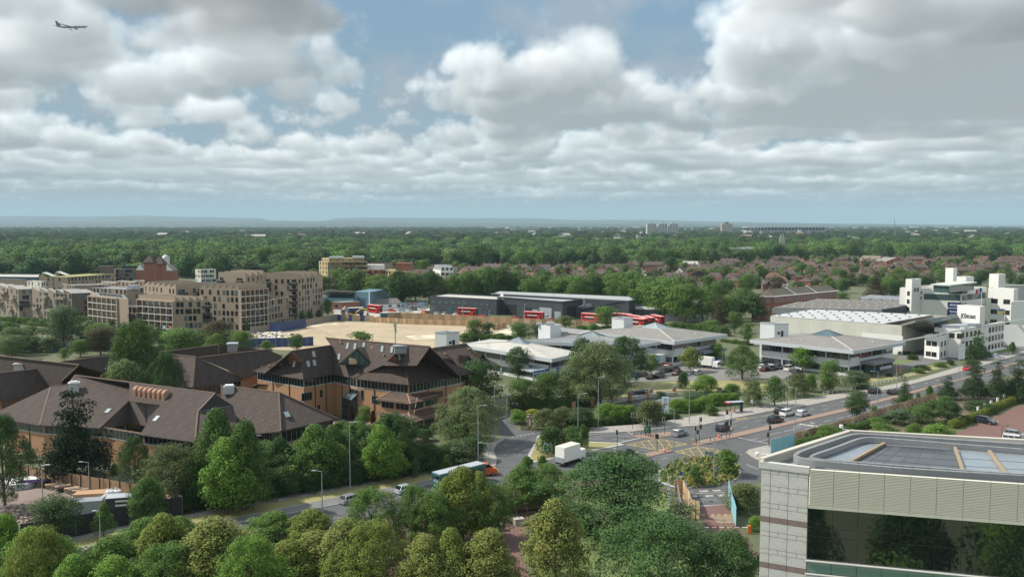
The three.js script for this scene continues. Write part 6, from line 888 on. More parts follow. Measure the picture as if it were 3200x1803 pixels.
// ---------------------------------------------------------------- trees and shrubs, one by one
// kind, leaf, piece, x, foot row, top row, width | what tells it apart
const kindName=(label,name)=>name !=='tree'?name:/\blimes?\b/.test(label)?'lime_tree':/maple|bright leaved|bright crown/.test(label)?'maple_tree':/\bash\b/.test(label)?'ash_tree':/willow/.test(label)?'willow_tree':/roadside/.test(label)?'roadside_tree':name;
const planted=(list,name='tree')=>{for(const row of list.trim().split('\n')){const[a,label]=row.split('|'),[kind,leaf,k,x,foot,top,wide]=a.trim().split(/\s+/);if(!label)continue;(name==='shrub'?(l,kd,lf,...r)=>bush(l,lf,...r,{kind:kd}):(l,kd,lf,...r)=>treeAt(kindName(l,name),l,kd,lf,...r))(label.trim(),kind,leaf,k,+x,+foot,+top,+wide);}};
planted(`
limeBig lime B 330 1620 1085 731 | yellow green lime at the bottom edge, left of the scaffold braced hoarding
limeBig2 lime B 880 1660 1090 660 | yellow green lime right beside the end of the plywood hoarding
limeBig limePale B 1700 1690 1030 708 | pale lime at the bottom edge, right of the concrete blocks
limeBig2 lime B 1960 1690 965 613 | lime with a pointed top behind the twin headed lamp
limeBig limePale B 2360 1700 972 755 | lime at the bottom edge left of the red drive, twin lamp in front
limeBig2 limePale C 440 1560 668 849 | broad yellowish lime beside the curving red drive
ashBig ash C 1050 985 198 1439 | huge round dark ash beside the junction, hiding part of the road
ashBig2 ash C 1530 1760 838 1392 | broad ash at the bottom edge below the scaffold tower
ashBig ash C 2190 1800 985 849 | ash against the corner of the pale stone building
ashBig2 green B 1160 1160 560 696 | round roadside tree in front of the silver car, its trunk at the hoarding
limeBig green B 190 1130 795 613 | roadside tree under the near lamp post, left of its bushy neighbour
limeBig2 lime B 560 1150 770 660 | wide bushy roadside tree just right of the near lamp post
ashBig2 green B 1600 1150 520 472 | narrow roadside tree below the teal coach
limeBig lime B 2080 1080 345 613 | yellow tipped roadside tree in front of the orange van
ashBig green B 1800 1180 590 613 | spreading roadside tree between the car and the coach
ashBig2 mid B 2300 1100 480 613 | dark roadside tree right below the orange van
limeBig2 lime B 1920 1090 450 420 | lime tip between the coach and its yellow tipped neighbour
limeBig lime B 2250 1090 395 400 | lime directly under the orange van
limeBig2 green C 90 760 330 566 | roadside tree left of the huge ash, below the white lorry
ashBig2 green C 370 760 310 495 | roadside tree directly under the white box lorry
limeSmall green C 150 400 235 188 | young tree tips by the direction sign, left of the lorry
limeSmall green C 305 400 225 129 | slim young tree beside the yellow bollard and lorry
limeBig bright A 60 1560 825 624 | bright sunlit maple in the bottom left corner, highest of its clump
limeBig2 bright A 330 1700 950 744 | bright sunlit maple second from the left bottom corner
limeBig bright A 560 1760 1035 672 | bright sunlit maple leaning over the road at bottom left
limeBig2 bright A 760 1900 1230 744 | bright leaved crown low at the bottom left edge
limeBig bright A 1150 1900 1250 768 | bright crown at the bottom edge left of the olive limes
limeBig2 olive A 960 1500 1140 552 | olive tinted lime between the maples and the roadside limes
limeBig green A 1470 1400 860 672 | lime at the roadside with two pointed tops, left of centre bottom
limeBig2 green A 1800 1330 845 672 | tallest pointed lime beside the lower road, bottom left
limeBig olive A 1740 1560 1010 576 | olive yellow lime in front of the pointed roadside limes
ashBig2 mid A 2250 1400 1060 528 | dark rounded tree by the road dashes at bottom left
limeBig2 olive A 2130 1640 1160 504 | olive lime at the bottom between two greener trees
round deep A 555 1060 640 564 | dark round tree in front of the black hoarding, leftmost
limeSmall green A 1042 1055 705 215 | slim young tree beside the lamp post by the black hoarding
limeBig2 mid A 1480 905 450 480 | conical grey green tree at the corner of the black hoarding
ashBig olive A 1740 740 110 744 | olive green spreading tree left of the big roadside pair
ashBig2 deep A 1360 590 30 396 | dark tree between the cedar and the olive green tree
limeBig bright A 2280 820 55 648 | rich green roadside tree with a visible trunk, left of the tall lamp
limeBig2 mid A 2190 700 -240 672 | pale topped tall tree behind the rich green roadside tree
limeBig mid A 2480 780 -120 552 | dark tall roadside tree left of the tall lamp post
ashBig2 deep A 40 760 -180 576 | dark tree cut by the left edge above the yard
limeBig2 green 6 590 1520 895 648 | cone shaped roadside tree in front of the courtyard block
limeBig deep 6 250 1540 1180 456 | low dark roadside tree beside the tall lamp
limeBig bright 6 1250 1470 900 480 | bright yellow green roadside tree with a bare trunk, in front of the three storey office
limeSmall grey 6 1600 1430 1225 105 | slim blue green sapling on the verge
limeSmall mid 6 1918 1385 1195 120 | small bushy sapling on the verge near the orange van
ashBig2 pale 6 2130 1090 520 768 | round pale green tree at the mouth of the office drive
round deep 6 2250 760 240 456 | dark tree at the right end of the three storey office
round2 deep 7 60 470 105 260 | dark tree left of the blue name board
ashBig pale 7 880 700 60 800 | very tall pale green tree in front of the white roofed building
ashBig2 deep 7 1140 500 5 520 | dark dense tree directly behind the very tall pale one
round deep 7 720 560 15 340 | dark crown showing left behind the very tall pale tree
round mid 7 350 720 360 360 | tree with yellowish top below the blue name board
round2 mid 7 110 740 430 330 | dark green tree above the round globe lamps
round3 deep 7 560 660 330 330 | dark tree left under the very tall pale tree
roundSmall green 7 1408 395 178 165 | small round car park tree beside the white cabin
roundSmall lime 7 1795 362 115 270 | yellow green car park tree left of the white box lorry
roundSmall2 green 7 2065 260 70 170 | fresh green car park tree in front of the brown roofed entrance
ashBig2 mid 7 2320 445 95 410 | large round tree in the middle of the car park
roundSmall mid 8 70 705 405 260 | tree on the far pavement left of the curved lamp
roundSmall bright 8 350 362 112 260 | yellow green tree against the long pale wall
round green 8 620 560 240 270 | tall green tree between the car park and the carriageway
column deep 8 900 838 552 285 | dense egg shaped dark tree on the central edge of the carriageway
cone deep 8 1378 706 440 220 | neat conical dark tree by the carriageway fence
roundSmall mid 8 1515 665 570 70 | small tree tucked right of the neat conical one
limeSmall mid 8 1630 645 500 95 | slim young tree right of the neat conical one
roundSmall2 green 8 1075 790 700 80 | small bush like tree right of the egg shaped dark one
roundSmall2 green C 2170 430 165 271 | small tree on the flowery island, reddish leaves at its side
roundSmall mid C 1850 535 325 177 | dark bush like tree in the flowers of the island
roundSmall grey 6 350 640 478 170 | small drooping pale tree by the court block
roundSmall green 6 1090 930 700 220 | leafy courtyard tree under the entrance
roundSmall2 mid 6 860 1120 850 240 | courtyard tree left of the parked cars
roundSmall copper 6 960 900 690 80 | small purple leaved tree by the court entrance
roundSmall copper 6 1175 930 745 60 | thin purple leaved tree in the courtyard, right hand one
round grey 1 640 1410 980 360 | big spreading tree by the canal in front of the dark brick flats
roundSmall mid 1 870 1270 1100 95 | cone like small tree left of the balcony grid flats
column mid 1 1122 1260 1120 80 | slim upright tree before the left balcony grid
roundSmall mid 1 985 1225 1155 60 | small tree low before the left balcony grid
column mid 1 1595 1290 1195 80 | slim tree at the foot of the towel balconies, right hand
roundSmall mid 1 1500 1290 1185 90 | small tree at the foot of the towel balconies, left hand
round rust 1 1010 1480 1200 340 | round brownish green tree beside the canal boats
round deep 5 1290 730 -130 330 | dark back half of the tallest tree behind the offices
ashBig mid 5 1400 760 -160 560 | tallest spreading tree rising behind the tiled roofs
round2 willow 5 1270 960 235 440 | drooping willow among the tiled roofs
ashBig2 deep 5 1680 960 165 440 | dark tree right of the willow, against the tiled roofs
round green 1 800 1500 1320 220 | fresh green tree behind the offices near the canal
roundSmall green 5 640 250 120 140 | small ball shaped tree behind the left office ridge
round willow 1 150 1480 1190 360 | pale willow at the left edge before the flats
round2 willow 5 110 240 -10 330 | pale grey green willow mass behind the left office roof
round green 1 1830 1500 1210 460 | light green spreading tree in front of the buff flats
round2 rust 1 2200 1420 1125 320 | brownish tree at the corner of the six storey flats
round3 green 1 2180 1520 1260 260 | light green tree left of the blue site fence
round2 green 1 2430 1520 1235 260 | light green tree at the left end of the blue site fence
roundSmall2 mid 2 410 1440 1270 190 | small tree in front of the blue site fence
roundSmall2 green 2 1050 1400 1240 280 | loose tree top poking over the office ridge
roundSmall green 2 100 1480 1330 170 | bushy tree over the left end of the office roof
column mid 2 455 1142 1048 78 | first of three clipped cones by the flats, leftmost
column mid 2 540 1132 1036 80 | middle one of three clipped cones by the flats
column deep 2 630 1118 1022 74 | darkest clipped cone, right of its two neighbours
round green 2 720 1095 915 115 | tree between the tallest flats and the red brick store
roundSmall green 1 2478 1235 1140 56 | young tree at the foot of the six storey balcony grid
round2 green 3 950 1225 983 265 | light green tree in front of the bus garage
roundSmall willow 3 540 1215 1082 230 | grey green willow shrub before the garage fence
roundSmall green 3 1438 1168 1088 66 | little tree at the end of the parked red buses
round mid 3 80 1360 1150 260 | grey green tree beside the pale ribbed box tower
roundSmall2 grey 3 250 1320 1150 130 | thin grey tree against the pale ribbed box tower
round mid 2 2200 1330 1118 230 | tree on the edge of the cleared site, left of the bare sand strip
roundSmall2 grey 2 2330 1330 1145 170 | grey green tree on the edge of the cleared site
round green 3 820 1260 1165 130 | light bush like tree above the ribbed white roof
cedar rust 3 2085 1195 915 200 | rusty brown conifer beyond the brown roofed building
round mid 3 2245 1260 1040 180 | loose tree right of the rusty conifer
roundSmall green 3 2372 1385 1150 165 | neat young tree on the grass left of the pale box tower
round green 3 2010 1245 1125 210 | bright rounded tree in front of the rusty conifer
roundSmall grey 4 60 1210 1058 120 | grey leaved tree behind the pale box tower
roundSmall mid 4 180 1265 1125 150 | dark bush like tree against the cream works
round mid 4 750 940 850 165 | bright tree at the end of the brick flats
cedar rust 4 850 780 630 190 | dark brown conifer above the brick flats
cedar rust 4 1080 920 640 230 | biggest dark brown conifer behind the ribbed shed
ashBig2 green 4 1320 830 600 290 | tall leafy tree between the conifers and white tower
round deep 4 1290 920 720 190 | dark green tree touching the white corner tower
wispy bare 4 1045 935 808 155 | leafless grey tree against the dark conifers
round2 rust 4 90 860 690 190 | dark olive tree left of the long brick flats
limeSmall mid 8 2465 192 60 90 | small tree on the right edge lawn
`);
planted(`
cedar conifer 5 745 1420 553 760 | large dark cedar in front of the office, its branches drooping
cedar pine 8 1815 640 405 240 | ragged pine by the carriageway on the right
cedar pine 8 2080 640 250 320 | first of the big hazy conifers at the right edge
cedar pine 8 2310 660 255 280 | middle one of the big hazy conifers, right side
cedar pine 8 2520 660 240 330 | big hazy conifer cut by the right edge
cedar deep 8 2110 235 -40 300 | dark cedar in front of the white factory wings
`,'conifer');
planted(`
shrub deep 7 400 1185 905 330 | big dark bush on the grass island, left half
shrub2 mid 7 590 1180 910 300 | big olive bush on the grass island
shrub mid 7 725 1130 890 110 | upright leafy bush at the end of the island clump
shrub2 olive 7 340 950 730 290 | olive bush right of the brick gate pillar
shrub olive 7 500 920 715 260 | olive bush in the second place from the gate pillar
shrub2 deep 7 700 940 720 300 | dark evergreen bush between lamp posts behind the pavement
shrub olive 7 1390 890 645 340 | wide olive bush left of the tall name totem
shrub2 grey 7 1820 640 555 290 | grey green bush above the right hedge
shrub bright 7 60 880 740 200 | light green bush left of the gate pillar
shrub2 yellow 7 210 800 735 150 | yellowish bush behind the gate pillar
shrub deep 7 1725 530 358 125 | dark ball bush below the car park
shrub2 bright 7 1950 590 392 290 | bright green bush beside a brick pillar
shrub green 7 2215 590 478 200 | light green bush by the drive wall
shrub2 blossom 7 2420 700 450 250 | cream flowering bush behind the bus shelter
shrub mid 7 2010 800 690 150 | small shrub below the right hedge
shrub grey 7 1490 610 555 140 | grey shrub at the narrowboat
shrub2 olive 8 300 610 370 260 | olive bush beside the car park wall
shrub grey 8 890 520 348 290 | grey green willow bush along the railing
shrub2 blossom 8 600 570 450 140 | pale flowering bush below the tall green tree
shrub green 8 430 560 380 140 | dark bush between two trees by the car park
shrub green 8 610 1070 900 300 | round green bush inside the propped fence, front
shrub bright 8 400 1060 980 105 | small ball bush right behind the sky blue hoarding
shrub2 mid 8 370 1140 1030 190 | low bush beside the curved street lamp
shrub green 8 1110 930 825 200 | rounded bush under the propped timber fence
shrub2 grey 8 1330 890 740 300 | grey green bush in the garden, centre
shrub mid 8 1560 870 710 260 | mid green bush in the garden
shrub green 8 1180 1060 880 330 | large light bush at the roof edge of the stone building
shrub2 bright 8 1720 1080 880 330 | large bright bush beside the red car park
shrub green 8 1470 1050 880 200 | bush between the two large light ones
shrub2 deep 8 1820 880 650 330 | dark bush below the ragged pine
shrub mid 8 1790 730 600 200 | bush at the end of the propped fence
shrub2 deep 8 2130 760 650 340 | low dark bush under the hazy conifers
shrub deep 8 2060 320 235 170 | rounded clipped bush under the works cedar
shrub2 copper 8 1225 412 372 70 | small copper leaved bush by the carriageway railing
shrub olive 8 1330 412 372 100 | small olive bush by the carriageway railing
shrub green 8 1520 370 320 140 | low bush on the drive verge
shrub2 deep 8 1560 340 290 160 | low dark bush on the drive verge
shrub green 8 1740 310 262 140 | clipped low bush on the drive verge
shrub deep 8 1840 290 235 90 | clipped dark bush at the end of the drive verge
shrub olive C 2340 770 505 401 | brownish olive bush behind the sky blue ramp fence
shrub bright C 2445 985 840 153 | bright bush by the orange barrier
shrub2 rust C 800 1000 880 283 | rusty shrub under the huge ash
shrub olive C 960 1080 945 283 | olive shrub on the lawn below the huge ash
shrub olive 6 1010 1180 960 330 | olive bush beside the parked cars in front of the office
shrub2 olive 6 960 1420 1090 260 | tall olive bush in front of the office, behind the lamp
shrub deep 6 1530 1250 1040 250 | dark bush on the corner before the office lawn
shrub2 rust 6 1720 1340 1080 310 | brownish bush behind the saplings
shrub grey 6 2040 1290 1050 400 | wide grey green bush at the bend of the footpath
shrub mid 6 2060 1130 770 330 | bush under the round pale tree
shrub2 deep 6 1400 1380 1180 200 | dark low bush behind the bright roadside tree
shrub blossom 6 1490 1010 905 130 | white flowering bush by the raised barrier
shrub olive 6 1410 990 905 90 | round bush left of the flowering one
shrub green 6 1210 1020 870 150 | green bush left of the office lawn
shrub2 olive A 640 400 260 170 | light bush under the cedar by the fence
shrub green 5 1150 1400 1285 100 | round clipped bush beside the office path
shrub grey 5 290 1270 1150 150 | grey shrub below the office wall at left
shrub2 deep 6 1690 1060 935 200 | dark shrub beside the person in white
shrub deep 6 780 1430 1150 220 | dark undergrowth bush behind the cone shaped tree
shrub deep A 1880 780 520 260 | dark undergrowth bush behind the roadside trees
shrub green 3 1240 1230 1190 200 | low bush along the edge of the bus yard
`,'shrub');
{// clipped and wild hedges
const hedge=(label,leaf,k,line,h,w,name='hedge')=>{const p=pts(k,line),t=thing(name,label,'hedge',p[0].clone());let i=0;const g=kindOf('shrub').crown,L2=[];for(let j=0;j + 1<p.length;j++){const l=p[j].distanceTo(p[j + 1]),n=Math.max(1,Math.round(l /(w*0.55)));for(let q=0;q<n;q++){const c=g.clone();c.rotateY(i++*1.9);const s=0.9 + 0.25*hash2(i,n);c.scale(w*s,h*s,w*s);const m=mix(p[j],p[j + 1],(q + 0.5)/ n).sub(t.position);c.translate(m.x,m.y,m.z);L2.push(c);}}const m=mergeGeometries(L2);part(t,'foliage',m,LEAF[leaf],{kind:'stuff'});return t;};
hedge('bright green hedge below the drive, left of the name totem','bright','7',[890,870,1060,880,1220,860],4.4,4.5);hedge('bright hedge running right from the name totem to the bus shelter','bright','7',[1600,770,1800,765,1960,740],3.2,4);hedge('bright hedge right behind the bus shelter','bright','7',[2000,700,2130,690,2270,672],3,4);hedge('dark low hedge along the pavement foot of the bright hedges','deep','7',[560,905,760,905,1100,890,1480,845,1680,835],1.6,2.4);
hedge('clipped yellow green hedge edging the red car park','lime','8',[1870,930,2120,830,2350,725,2576,630,2800,540],1.9,2.6);hedge('dark hedge in front of the cream works doors','deep','8',[1320,190,1440,192],1.6,2);hedge('dark hedge by the drive entrance islands','deep','8',[1420,235,1510,245],1.8,2.2);
hedge('row of clipped hedge blocks by the brown roofed building','green','3',[2110,1345,2230,1360,2350,1375,2420,1385],1.5,3);hedge('undergrowth along the road behind the verge trees','deep','B',[-600,760,-200,700,60,660,560,575,900,520,1500,420,2230,270],4.6,6);hedge('low plants along the foot of the office','mid','6',[1580,1010,1900,900],1.6,2.4);
hedge('undergrowth on the bank of the canal','mid','7',[0,720,300,740,560,735,860,660],3.4,5);hedge('weeds along the foot of the garage site fence','green','3',[660,1225,900,1235,1200,1215],2,3.6);hedge('shrubs below the flats beside the canal','mid','1',[60,1150,400,1180,900,1270,1500,1300,1760,1320],3,5);hedge('scrub at the left of the cleared site','willow','5',[1640,130,2000,90,2500,60],5,9);hedge('scrub behind the left office roofs','willow','1',[0,1449,260,1440,560,1449],6,10);hedge('scrub between the cleared site and the white roofed building','mid','2',[2060,1340,2300,1345,2576,1360],3.5,6);hedge('scrub along the cream works side of the brown roofed buildings','mid','3',[1600,1215,1900,1235,2160,1290],3.5,6);
hedge('planted bank beside the propped fence','mid','8',[300,1130,640,1010,900,940,1300,830,1700,700],1.6,3.4);
}
{// tree belts and gardens: each tree its own, of a few kinds
const r=rng(4242),kinds=['round','round2','round3','far2','far','roundSmall'],leaves=['green','mid','mid','deep','green','mid'];
const belt=(label,group,k,line,n,h,w,o={})=>{const p=pts(k,line),seg=p.slice(1).map((q,i)=>q.distanceTo(p[i])),tot=seg.reduce((a,b)=>a + b,0);for(let i=0;i<n;i++){let s=(i + 0.2 + 0.6*r())/ n*tot,j=0;while(j<seg.length - 1&&s>seg[j])s -=seg[j++];const q=mix(p[j],p[j + 1],s / seg[j]),d=(r()- 0.5)*(o.spread??12),hh=h*(0.75 + 0.5*r()),ww=w*(0.75 + 0.5*r());q.x +=d*0.3;q.z -=d;tree(kindName(label,'tree'),label,(o.kinds??kinds)[i %(o.kinds??kinds).length],(o.leaves??leaves)[Math.floor(r()*(o.leaves??leaves).length)],q,ww,hh,{group});}};
belt('full green tree in the belt behind the bus garage','belt trees behind the bus garage','3',[-300,905,400,920,900,950,1300,1010,1700,1130,2100,1150,2500,1120],30,17,17,{spread:26});
belt('full green tree in the belt between flats and bus garage','belt trees by the yard','2',[690,870,900,880,1200,900,1500,960,1800,960,2300,930,2576,900],20,17,17,{spread:18});
belt('tree beyond the garage belt, before the brown roofs','trees before the brown roofs','3',[0,860,600,850,1200,880,1800,880,2500,900],14,13,15,{spread:30});
belt('garden tree among the brown roofed houses','garden trees among the houses','3',[-600,760,300,740,1000,740,1800,720,2576,740,3400,760],22,11,11,{spread:190});
belt('garden tree among roofs right of the brick flats','garden trees on the right','4',[200,800,800,760,1500,760,2200,760,2800,780],18,12,12,{spread:260});
belt('large park tree in the wood edge beyond the houses','wood edge trees beyond the houses','3',[-2400,600,-1200,590,0,600,700,590,1500,580,2500,540,3500,520],26,22,26,{spread:120,kinds:['far','far2','round','far3','round2']});
belt('large tree in the wood edge behind the flats','wood edge trees behind the flats','1',[-500,700,400,660,1100,640,1900,640,2576,660],18,21,26,{spread:90,kinds:['far','far2','round','far3','round2']});
belt('lime low at the bottom edge of the view','limes at the bottom edge','n',[-80,1900,500,1890,900,1868,1240,1850],12,9,10.5,{spread:9,kinds:['limeBig','limeBig2','ashBig2'],leaves:['lime','bright','limePale','green']});
belt('tree in the dark row between the road verge and the offices','verge row trees','5',[1750,1640,2300,1560,2576,1520,2900,1500,3300,1440,3700,1390,4100,1330],13,9.5,10,{spread:8,kinds:['ashBig2','round3','limeBig2'],leaves:['deep','mid','green']});
belt('tree on the canal bank before the flats','canal bank trees','1',[-200,1290,300,1300,800,1340,1300,1430,1900,1440],14,8,11,{spread:16,kinds:['roundSmall','round2','roundSmall2','round3'],leaves:['willow','green','mid','grey']});
for(const[label,kind,leaf,k,x,f,t,w]of[['yellow green flowering tree behind the flats','round','yellow','1',968,640,488,195],['golden tree standing in the middle wood','round2','yellow','2',2130,560,412,95],['golden tree top far back in the wood','round','yellow','2',1292,420,308,90],['golden tree left of the white dormer house','roundSmall','yellow','3',1732,640,552,95],['golden tree half hidden by a green one','roundSmall','yellow','3',2055,600,528,55],['golden tree at the right of the brown roofs','round','yellow','3',2530,650,562,110],['pale golden tree far right in the wood','round','yellow','4',2030,440,388,95],['wide copper beech among the brown roofs','round2','copper','3',1880,790,630,200],['dark copper tree in the wood behind flats','round','copper','1',1010,480,400,120],['tall slim poplar in the wood at left','poplar','mid','1',998,430,300,24],['pale blue green cedar among the houses','round2','grey','3',830,680,570,130],['large tree standing left of the tan brick block','round','green','2',330,760,520,290],['small tree directly left of the big brown block','round2','green','2',580,720,608,110],['tall tree in front of the yellow brick flats','ashBig','deep','2',1420,960,630,290],['dark tree with a wide crown beside the white gabled house','round','green','2',1690,700,515,180],['tall oak over the houses, left of the big brown conifer','round','deep','3',1600,700,490,150],['dark conifer among the houses','cedar','rust','3',560,790,545,190]])treeAt('tree',label,kind,leaf,k,x,f,t,w);
}
{// far woods: one mass
const r=rng(99),per={far:[],far2:[],far3:[]},names=Object.keys(per),leafs=['mid','green','deep'];
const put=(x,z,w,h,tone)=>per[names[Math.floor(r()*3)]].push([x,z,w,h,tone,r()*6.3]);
const clearing=(u,d)=>(u>1250&&u<2780&&d<1010&&d>560)||(u>2300&&d<1150)||(u>980&&u<1700&&d<900)||(u<980&&d<760);
for(let i=0;i<12000;i++){
const d=640*Math.pow(9500 / 640,Math.pow(r(),0.86)),a=(r()- 0.5)*1.3,x=Math.tan(a)*d,u=W0 / 2 + F0*Math.tan(a);
const open=fbm2(x / 420 + 50,d / 600,3),suburb=d>1800&&u>1500&&open>0.56;const plot=clearing(u,d),yards=plot&&u>1180&&d>600;if(plot&&!(yards&&r()<0.5)||suburb&&r()<0.6)continue;
const big=(yards?0.36:1)*(0.6 + 0.8*r())*(d>3500?1.7:d>2000?1.25:1),w=17*big*(d>3500?2:1.5),h=(yards?8:16)*(0.6 + 0.8*r())+(yards?0:5*fbm2(x / 200,d / 200,2));
const dark=d>1900?0.38 + 0.3*r():0.55 + 0.85*r();put(x,-d,w,h,dark);  // farther crowns are darkened: cloud shadow put into their colour
}
const m4=new THREE.Matrix4(),q=new THREE.Quaternion(),up=V(0,1,0);
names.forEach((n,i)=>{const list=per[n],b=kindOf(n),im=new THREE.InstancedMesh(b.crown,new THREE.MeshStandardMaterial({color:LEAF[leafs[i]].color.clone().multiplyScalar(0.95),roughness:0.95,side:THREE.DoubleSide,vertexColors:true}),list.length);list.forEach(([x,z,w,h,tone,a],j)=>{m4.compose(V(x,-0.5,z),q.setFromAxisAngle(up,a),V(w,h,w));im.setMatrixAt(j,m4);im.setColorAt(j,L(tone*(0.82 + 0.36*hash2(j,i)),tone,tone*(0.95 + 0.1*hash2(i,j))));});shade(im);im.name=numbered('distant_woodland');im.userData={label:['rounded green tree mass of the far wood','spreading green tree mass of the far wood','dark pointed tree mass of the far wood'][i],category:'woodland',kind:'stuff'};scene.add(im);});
}

{// wild flowers and long grass on the island by the slip road
const r=rng(321),g=crownGeo('dome',71,9,60,0.3,{clump:0.34}),m4=new THREE.Matrix4(),q=new THREE.Quaternion(),im=new THREE.InstancedMesh(g,new THREE.MeshStandardMaterial({color:0xffffff,roughness:0.95,side:THREE.DoubleSide,vertexColors:true}),900);let n=0;
while(n<900){const x=1490 + 790*r(),y=250 + 295*r(),d=((x - 1900)/ 400)**2 +((y - 400 +(x - 1900)*0.06)/ 150)**2;if(d>1)continue;const p=at('C',x,y,0.17),f=fbm2(x / 90,y / 60,3),s=0.5 + 0.9*r();m4.compose(p,q.setFromAxisAngle(V(0,1,0),r()*6),V(s,s*(0.3 + 0.5*r()),s));im.setMatrixAt(n,m4);im.setColorAt(n,f>0.57&&r()<0.4?L(0.33,0.31,0.05):r()<0.3?L(0.30,0.24,0.11):L(0.11,0.17,0.045));n++;}
shade(im);im.name='wild_flowers';im.userData={label:'yellow wild flowers and long grass on the rounded island',category:'wild flowers',kind:'stuff'};scene.add(im);
}

// ---------------------------------------------------------------- the near stone and glass building on the right
{
const H=27.8,P=(x,y,h=H)=>at('D',x,y,h),a=P(118,415),c=P(545,467),f0=P(2481,600),f=c.clone().add(f0.clone().sub(c).multiplyScalar(1.5)),bl=P(915,160),br0=P(2481,245),br=bl.clone().add(br0.clone().sub(bl).multiplyScalar(1.5));
const t=thing('office_tower','pale stone and dark glass office with a zinc roof and curved rails, nearest at right','office building',V(a.x,0,a.z)),foot=[a,c,f,br,bl];
const core=inset(foot,0.06);partW(t,'wall',walls(core,0,H - 0.02),MAT.concrete);
// stone panels with open joints
const w=new Wall(a,c),cuts=[0,0.205,0.585,1],half=[0.395,0.79];let y=H - 0.5;
w.strip(t,'coping',MAT.stone,-0.15,w.len + 0.05,H - 0.5,H + 0.04,0.12,0.5);
const rows=[0.40,1.06,0.42,1.08,0.42,0.78,-0.46,0.80,0.42,1.10,0.42,0.80,-0.46,0.80,0.42,1.10,0.42,0.80,-0.46,1.1,0.42,1.1];
for(const r of rows){const h=Math.abs(r),m=r<0?MAT.stoneBrown:MAT.stone,xs=h<0.43&&r>0?[0,0.205,half[0],0.585,half[1],1]:cuts;for(let i=0;i + 1<xs.length;i++)w.strip(t,'stone_panel',m,w.len*xs[i]+ 0.018,w.len*xs[i + 1]- 0.018,y - h + 0.018,y - 0.018,0.05 -(i % 2)*0.004,0.1);y -=h;}
// louvres, glass and spandrels, bay by bay
const g=new Wall(c,f),bay=1.95,n=Math.floor(g.len / bay),slat=box(bay - 0.03,0.05,0.12).rotateX(0.6),slats=[];for(let i=0;i<24;i++)slats.push(slat.clone().translate(0,-i*0.127,0));const panel=merge(slats);
const top=H - 0.06,lb=top - 3.05;
for(let i=0;i<n;i++){
const s=(i + 0.5)*bay + 0.03,m=part(t,'louvre_panel',panel,MAT.louvre,{kind:'stuff'});m.position.copy(g.p(s,top - 0.05,0.06)).sub(t.position);m.rotation.y=g.turn;
g.strip(t,'louvre_backing',MAT.soffit,s - bay / 2,s + bay / 2,lb,top,0.012,0.02);
g.strip(t,'trim',MAT.louvre,s - bay / 2 + 0.01,s + bay / 2 - 0.01,lb - 0.28,lb - 0.02,0.14,0.14);
for(const[y0,y1]of[[lb - 1.88,lb - 0.3],[lb - 2.62,lb - 1.92],[lb - 4.6,lb - 2.66],[lb - 10,lb - 6.15]])g.strip(t,'pane',MAT.glassMirror,s - bay / 2 + 0.015,s + bay / 2 - 0.015,y0,y1,0.06,0.05);
g.strip(t,'spandrel',M(L(0.19,0.30,0.25),{phys:true,roughness:0.18}),s - bay / 2 + 0.02,s + bay / 2 - 0.02,lb - 5.75,lb - 4.9,0.06,0.06);
}
for(const y2 of[lb - 4.75,lb - 5.88,lb - 6.06])partW(t,'rail',rod(g.p(-0.1,y2,0.2),g.p(g.len,y2,0.2),0.1,0.1,10),MAT.stone);
// roof
partW(t,'roof',sheet(inset(foot,0.3),H - 0.5),MAT.roofGrey);const prs=[[bl,a],[br,bl]];partW(t,'parapet',merge(prs.map(([p,q])=>bar(p.clone().add(V(0,-0.1,0)),q.clone().add(V(0,-0.1,0)),0.5,0.9))),T(0.44,0.42,0.36,BLOTCH,2.5));
const sweep=(list,hh,wd,ht,name)=>{const p=new THREE.CatmullRomCurve3(list.map(([x,y2])=>P(x,y2,hh)),false,'catmullrom',0.3).getPoints(90),l=[];const L0=upward([...p,V(p[0].x,hh,p[0].z - 0.01)]);for(let i=0;i + 1<p.length;i++)l.push(bar(p[i],p[i + 1].clone().add(p[i + 1].clone().sub(p[i]).setLength(0.02)),wd,ht));partW(t,name,merge(l),MAT.lead);};
const ext=(x,y2,x2,y3)=>[x2 +(x2 - x)*0.5,y3 +(y3 - y2)*0.5];
sweep([[3300,610],[2481,565],[1400,498],[800,445],[600,425],[470,402],[424,380],[470,345],[640,285],[900,200],[1010,186],[1300,200],[2481,277],[3300,325]],H + 0.1,0.35,0.55,'roof_rail');
sweep([[3300,585],[2481,548],[1400,472],[900,434],[680,418],[585,400],[572,385],[620,362],[800,300],[980,232],[1080,216],[1300,228],[2481,322],[3300,372]],H + 0.2,0.3,0.5,'roof_rail');
const pan=(name,q,m,hh=H - 0.1)=>partW(t,name,thick([q.map(([x,y2])=>P(x,y2,hh))],0.12),m),zinc=T(0.30,0.345,0.385,STREAK,5,{roughness:0.4,metalness:0.35}),pv=M(L(0.055,0.062,0.072),{phys:true,roughness:0.18});
pan('zinc_sheet',[[600,395],[1085,232],[1220,242],[880,430]],zinc);
pan('solar_backing',[[900,428],[1960,515],[1850,300],[1235,258]],zinc,H - 0.06);const Q=[P(900,428),P(1960,515),P(1850,300),P(1235,258)],put=(u,v)=>mix(mix(Q[0],Q[1],u),mix(Q[3],Q[2],u),v).setY(H - 0.02);
for(let i=0;i<7;i++)for(let j=0;j<4;j++)partW(t,'solar_panel',thick([[put((i + 0.02)/ 7,(j + 0.03)/ 4),put((i + 0.98)/ 7,(j + 0.03)/ 4),put((i + 0.98)/ 7,(j + 0.97)/ 4),put((i + 0.02)/ 7,(j + 0.97)/ 4)]],0.07),(i + j*3)% 5?pv:M(L(0.075,0.085,0.095),{phys:true,roughness:0.22}));
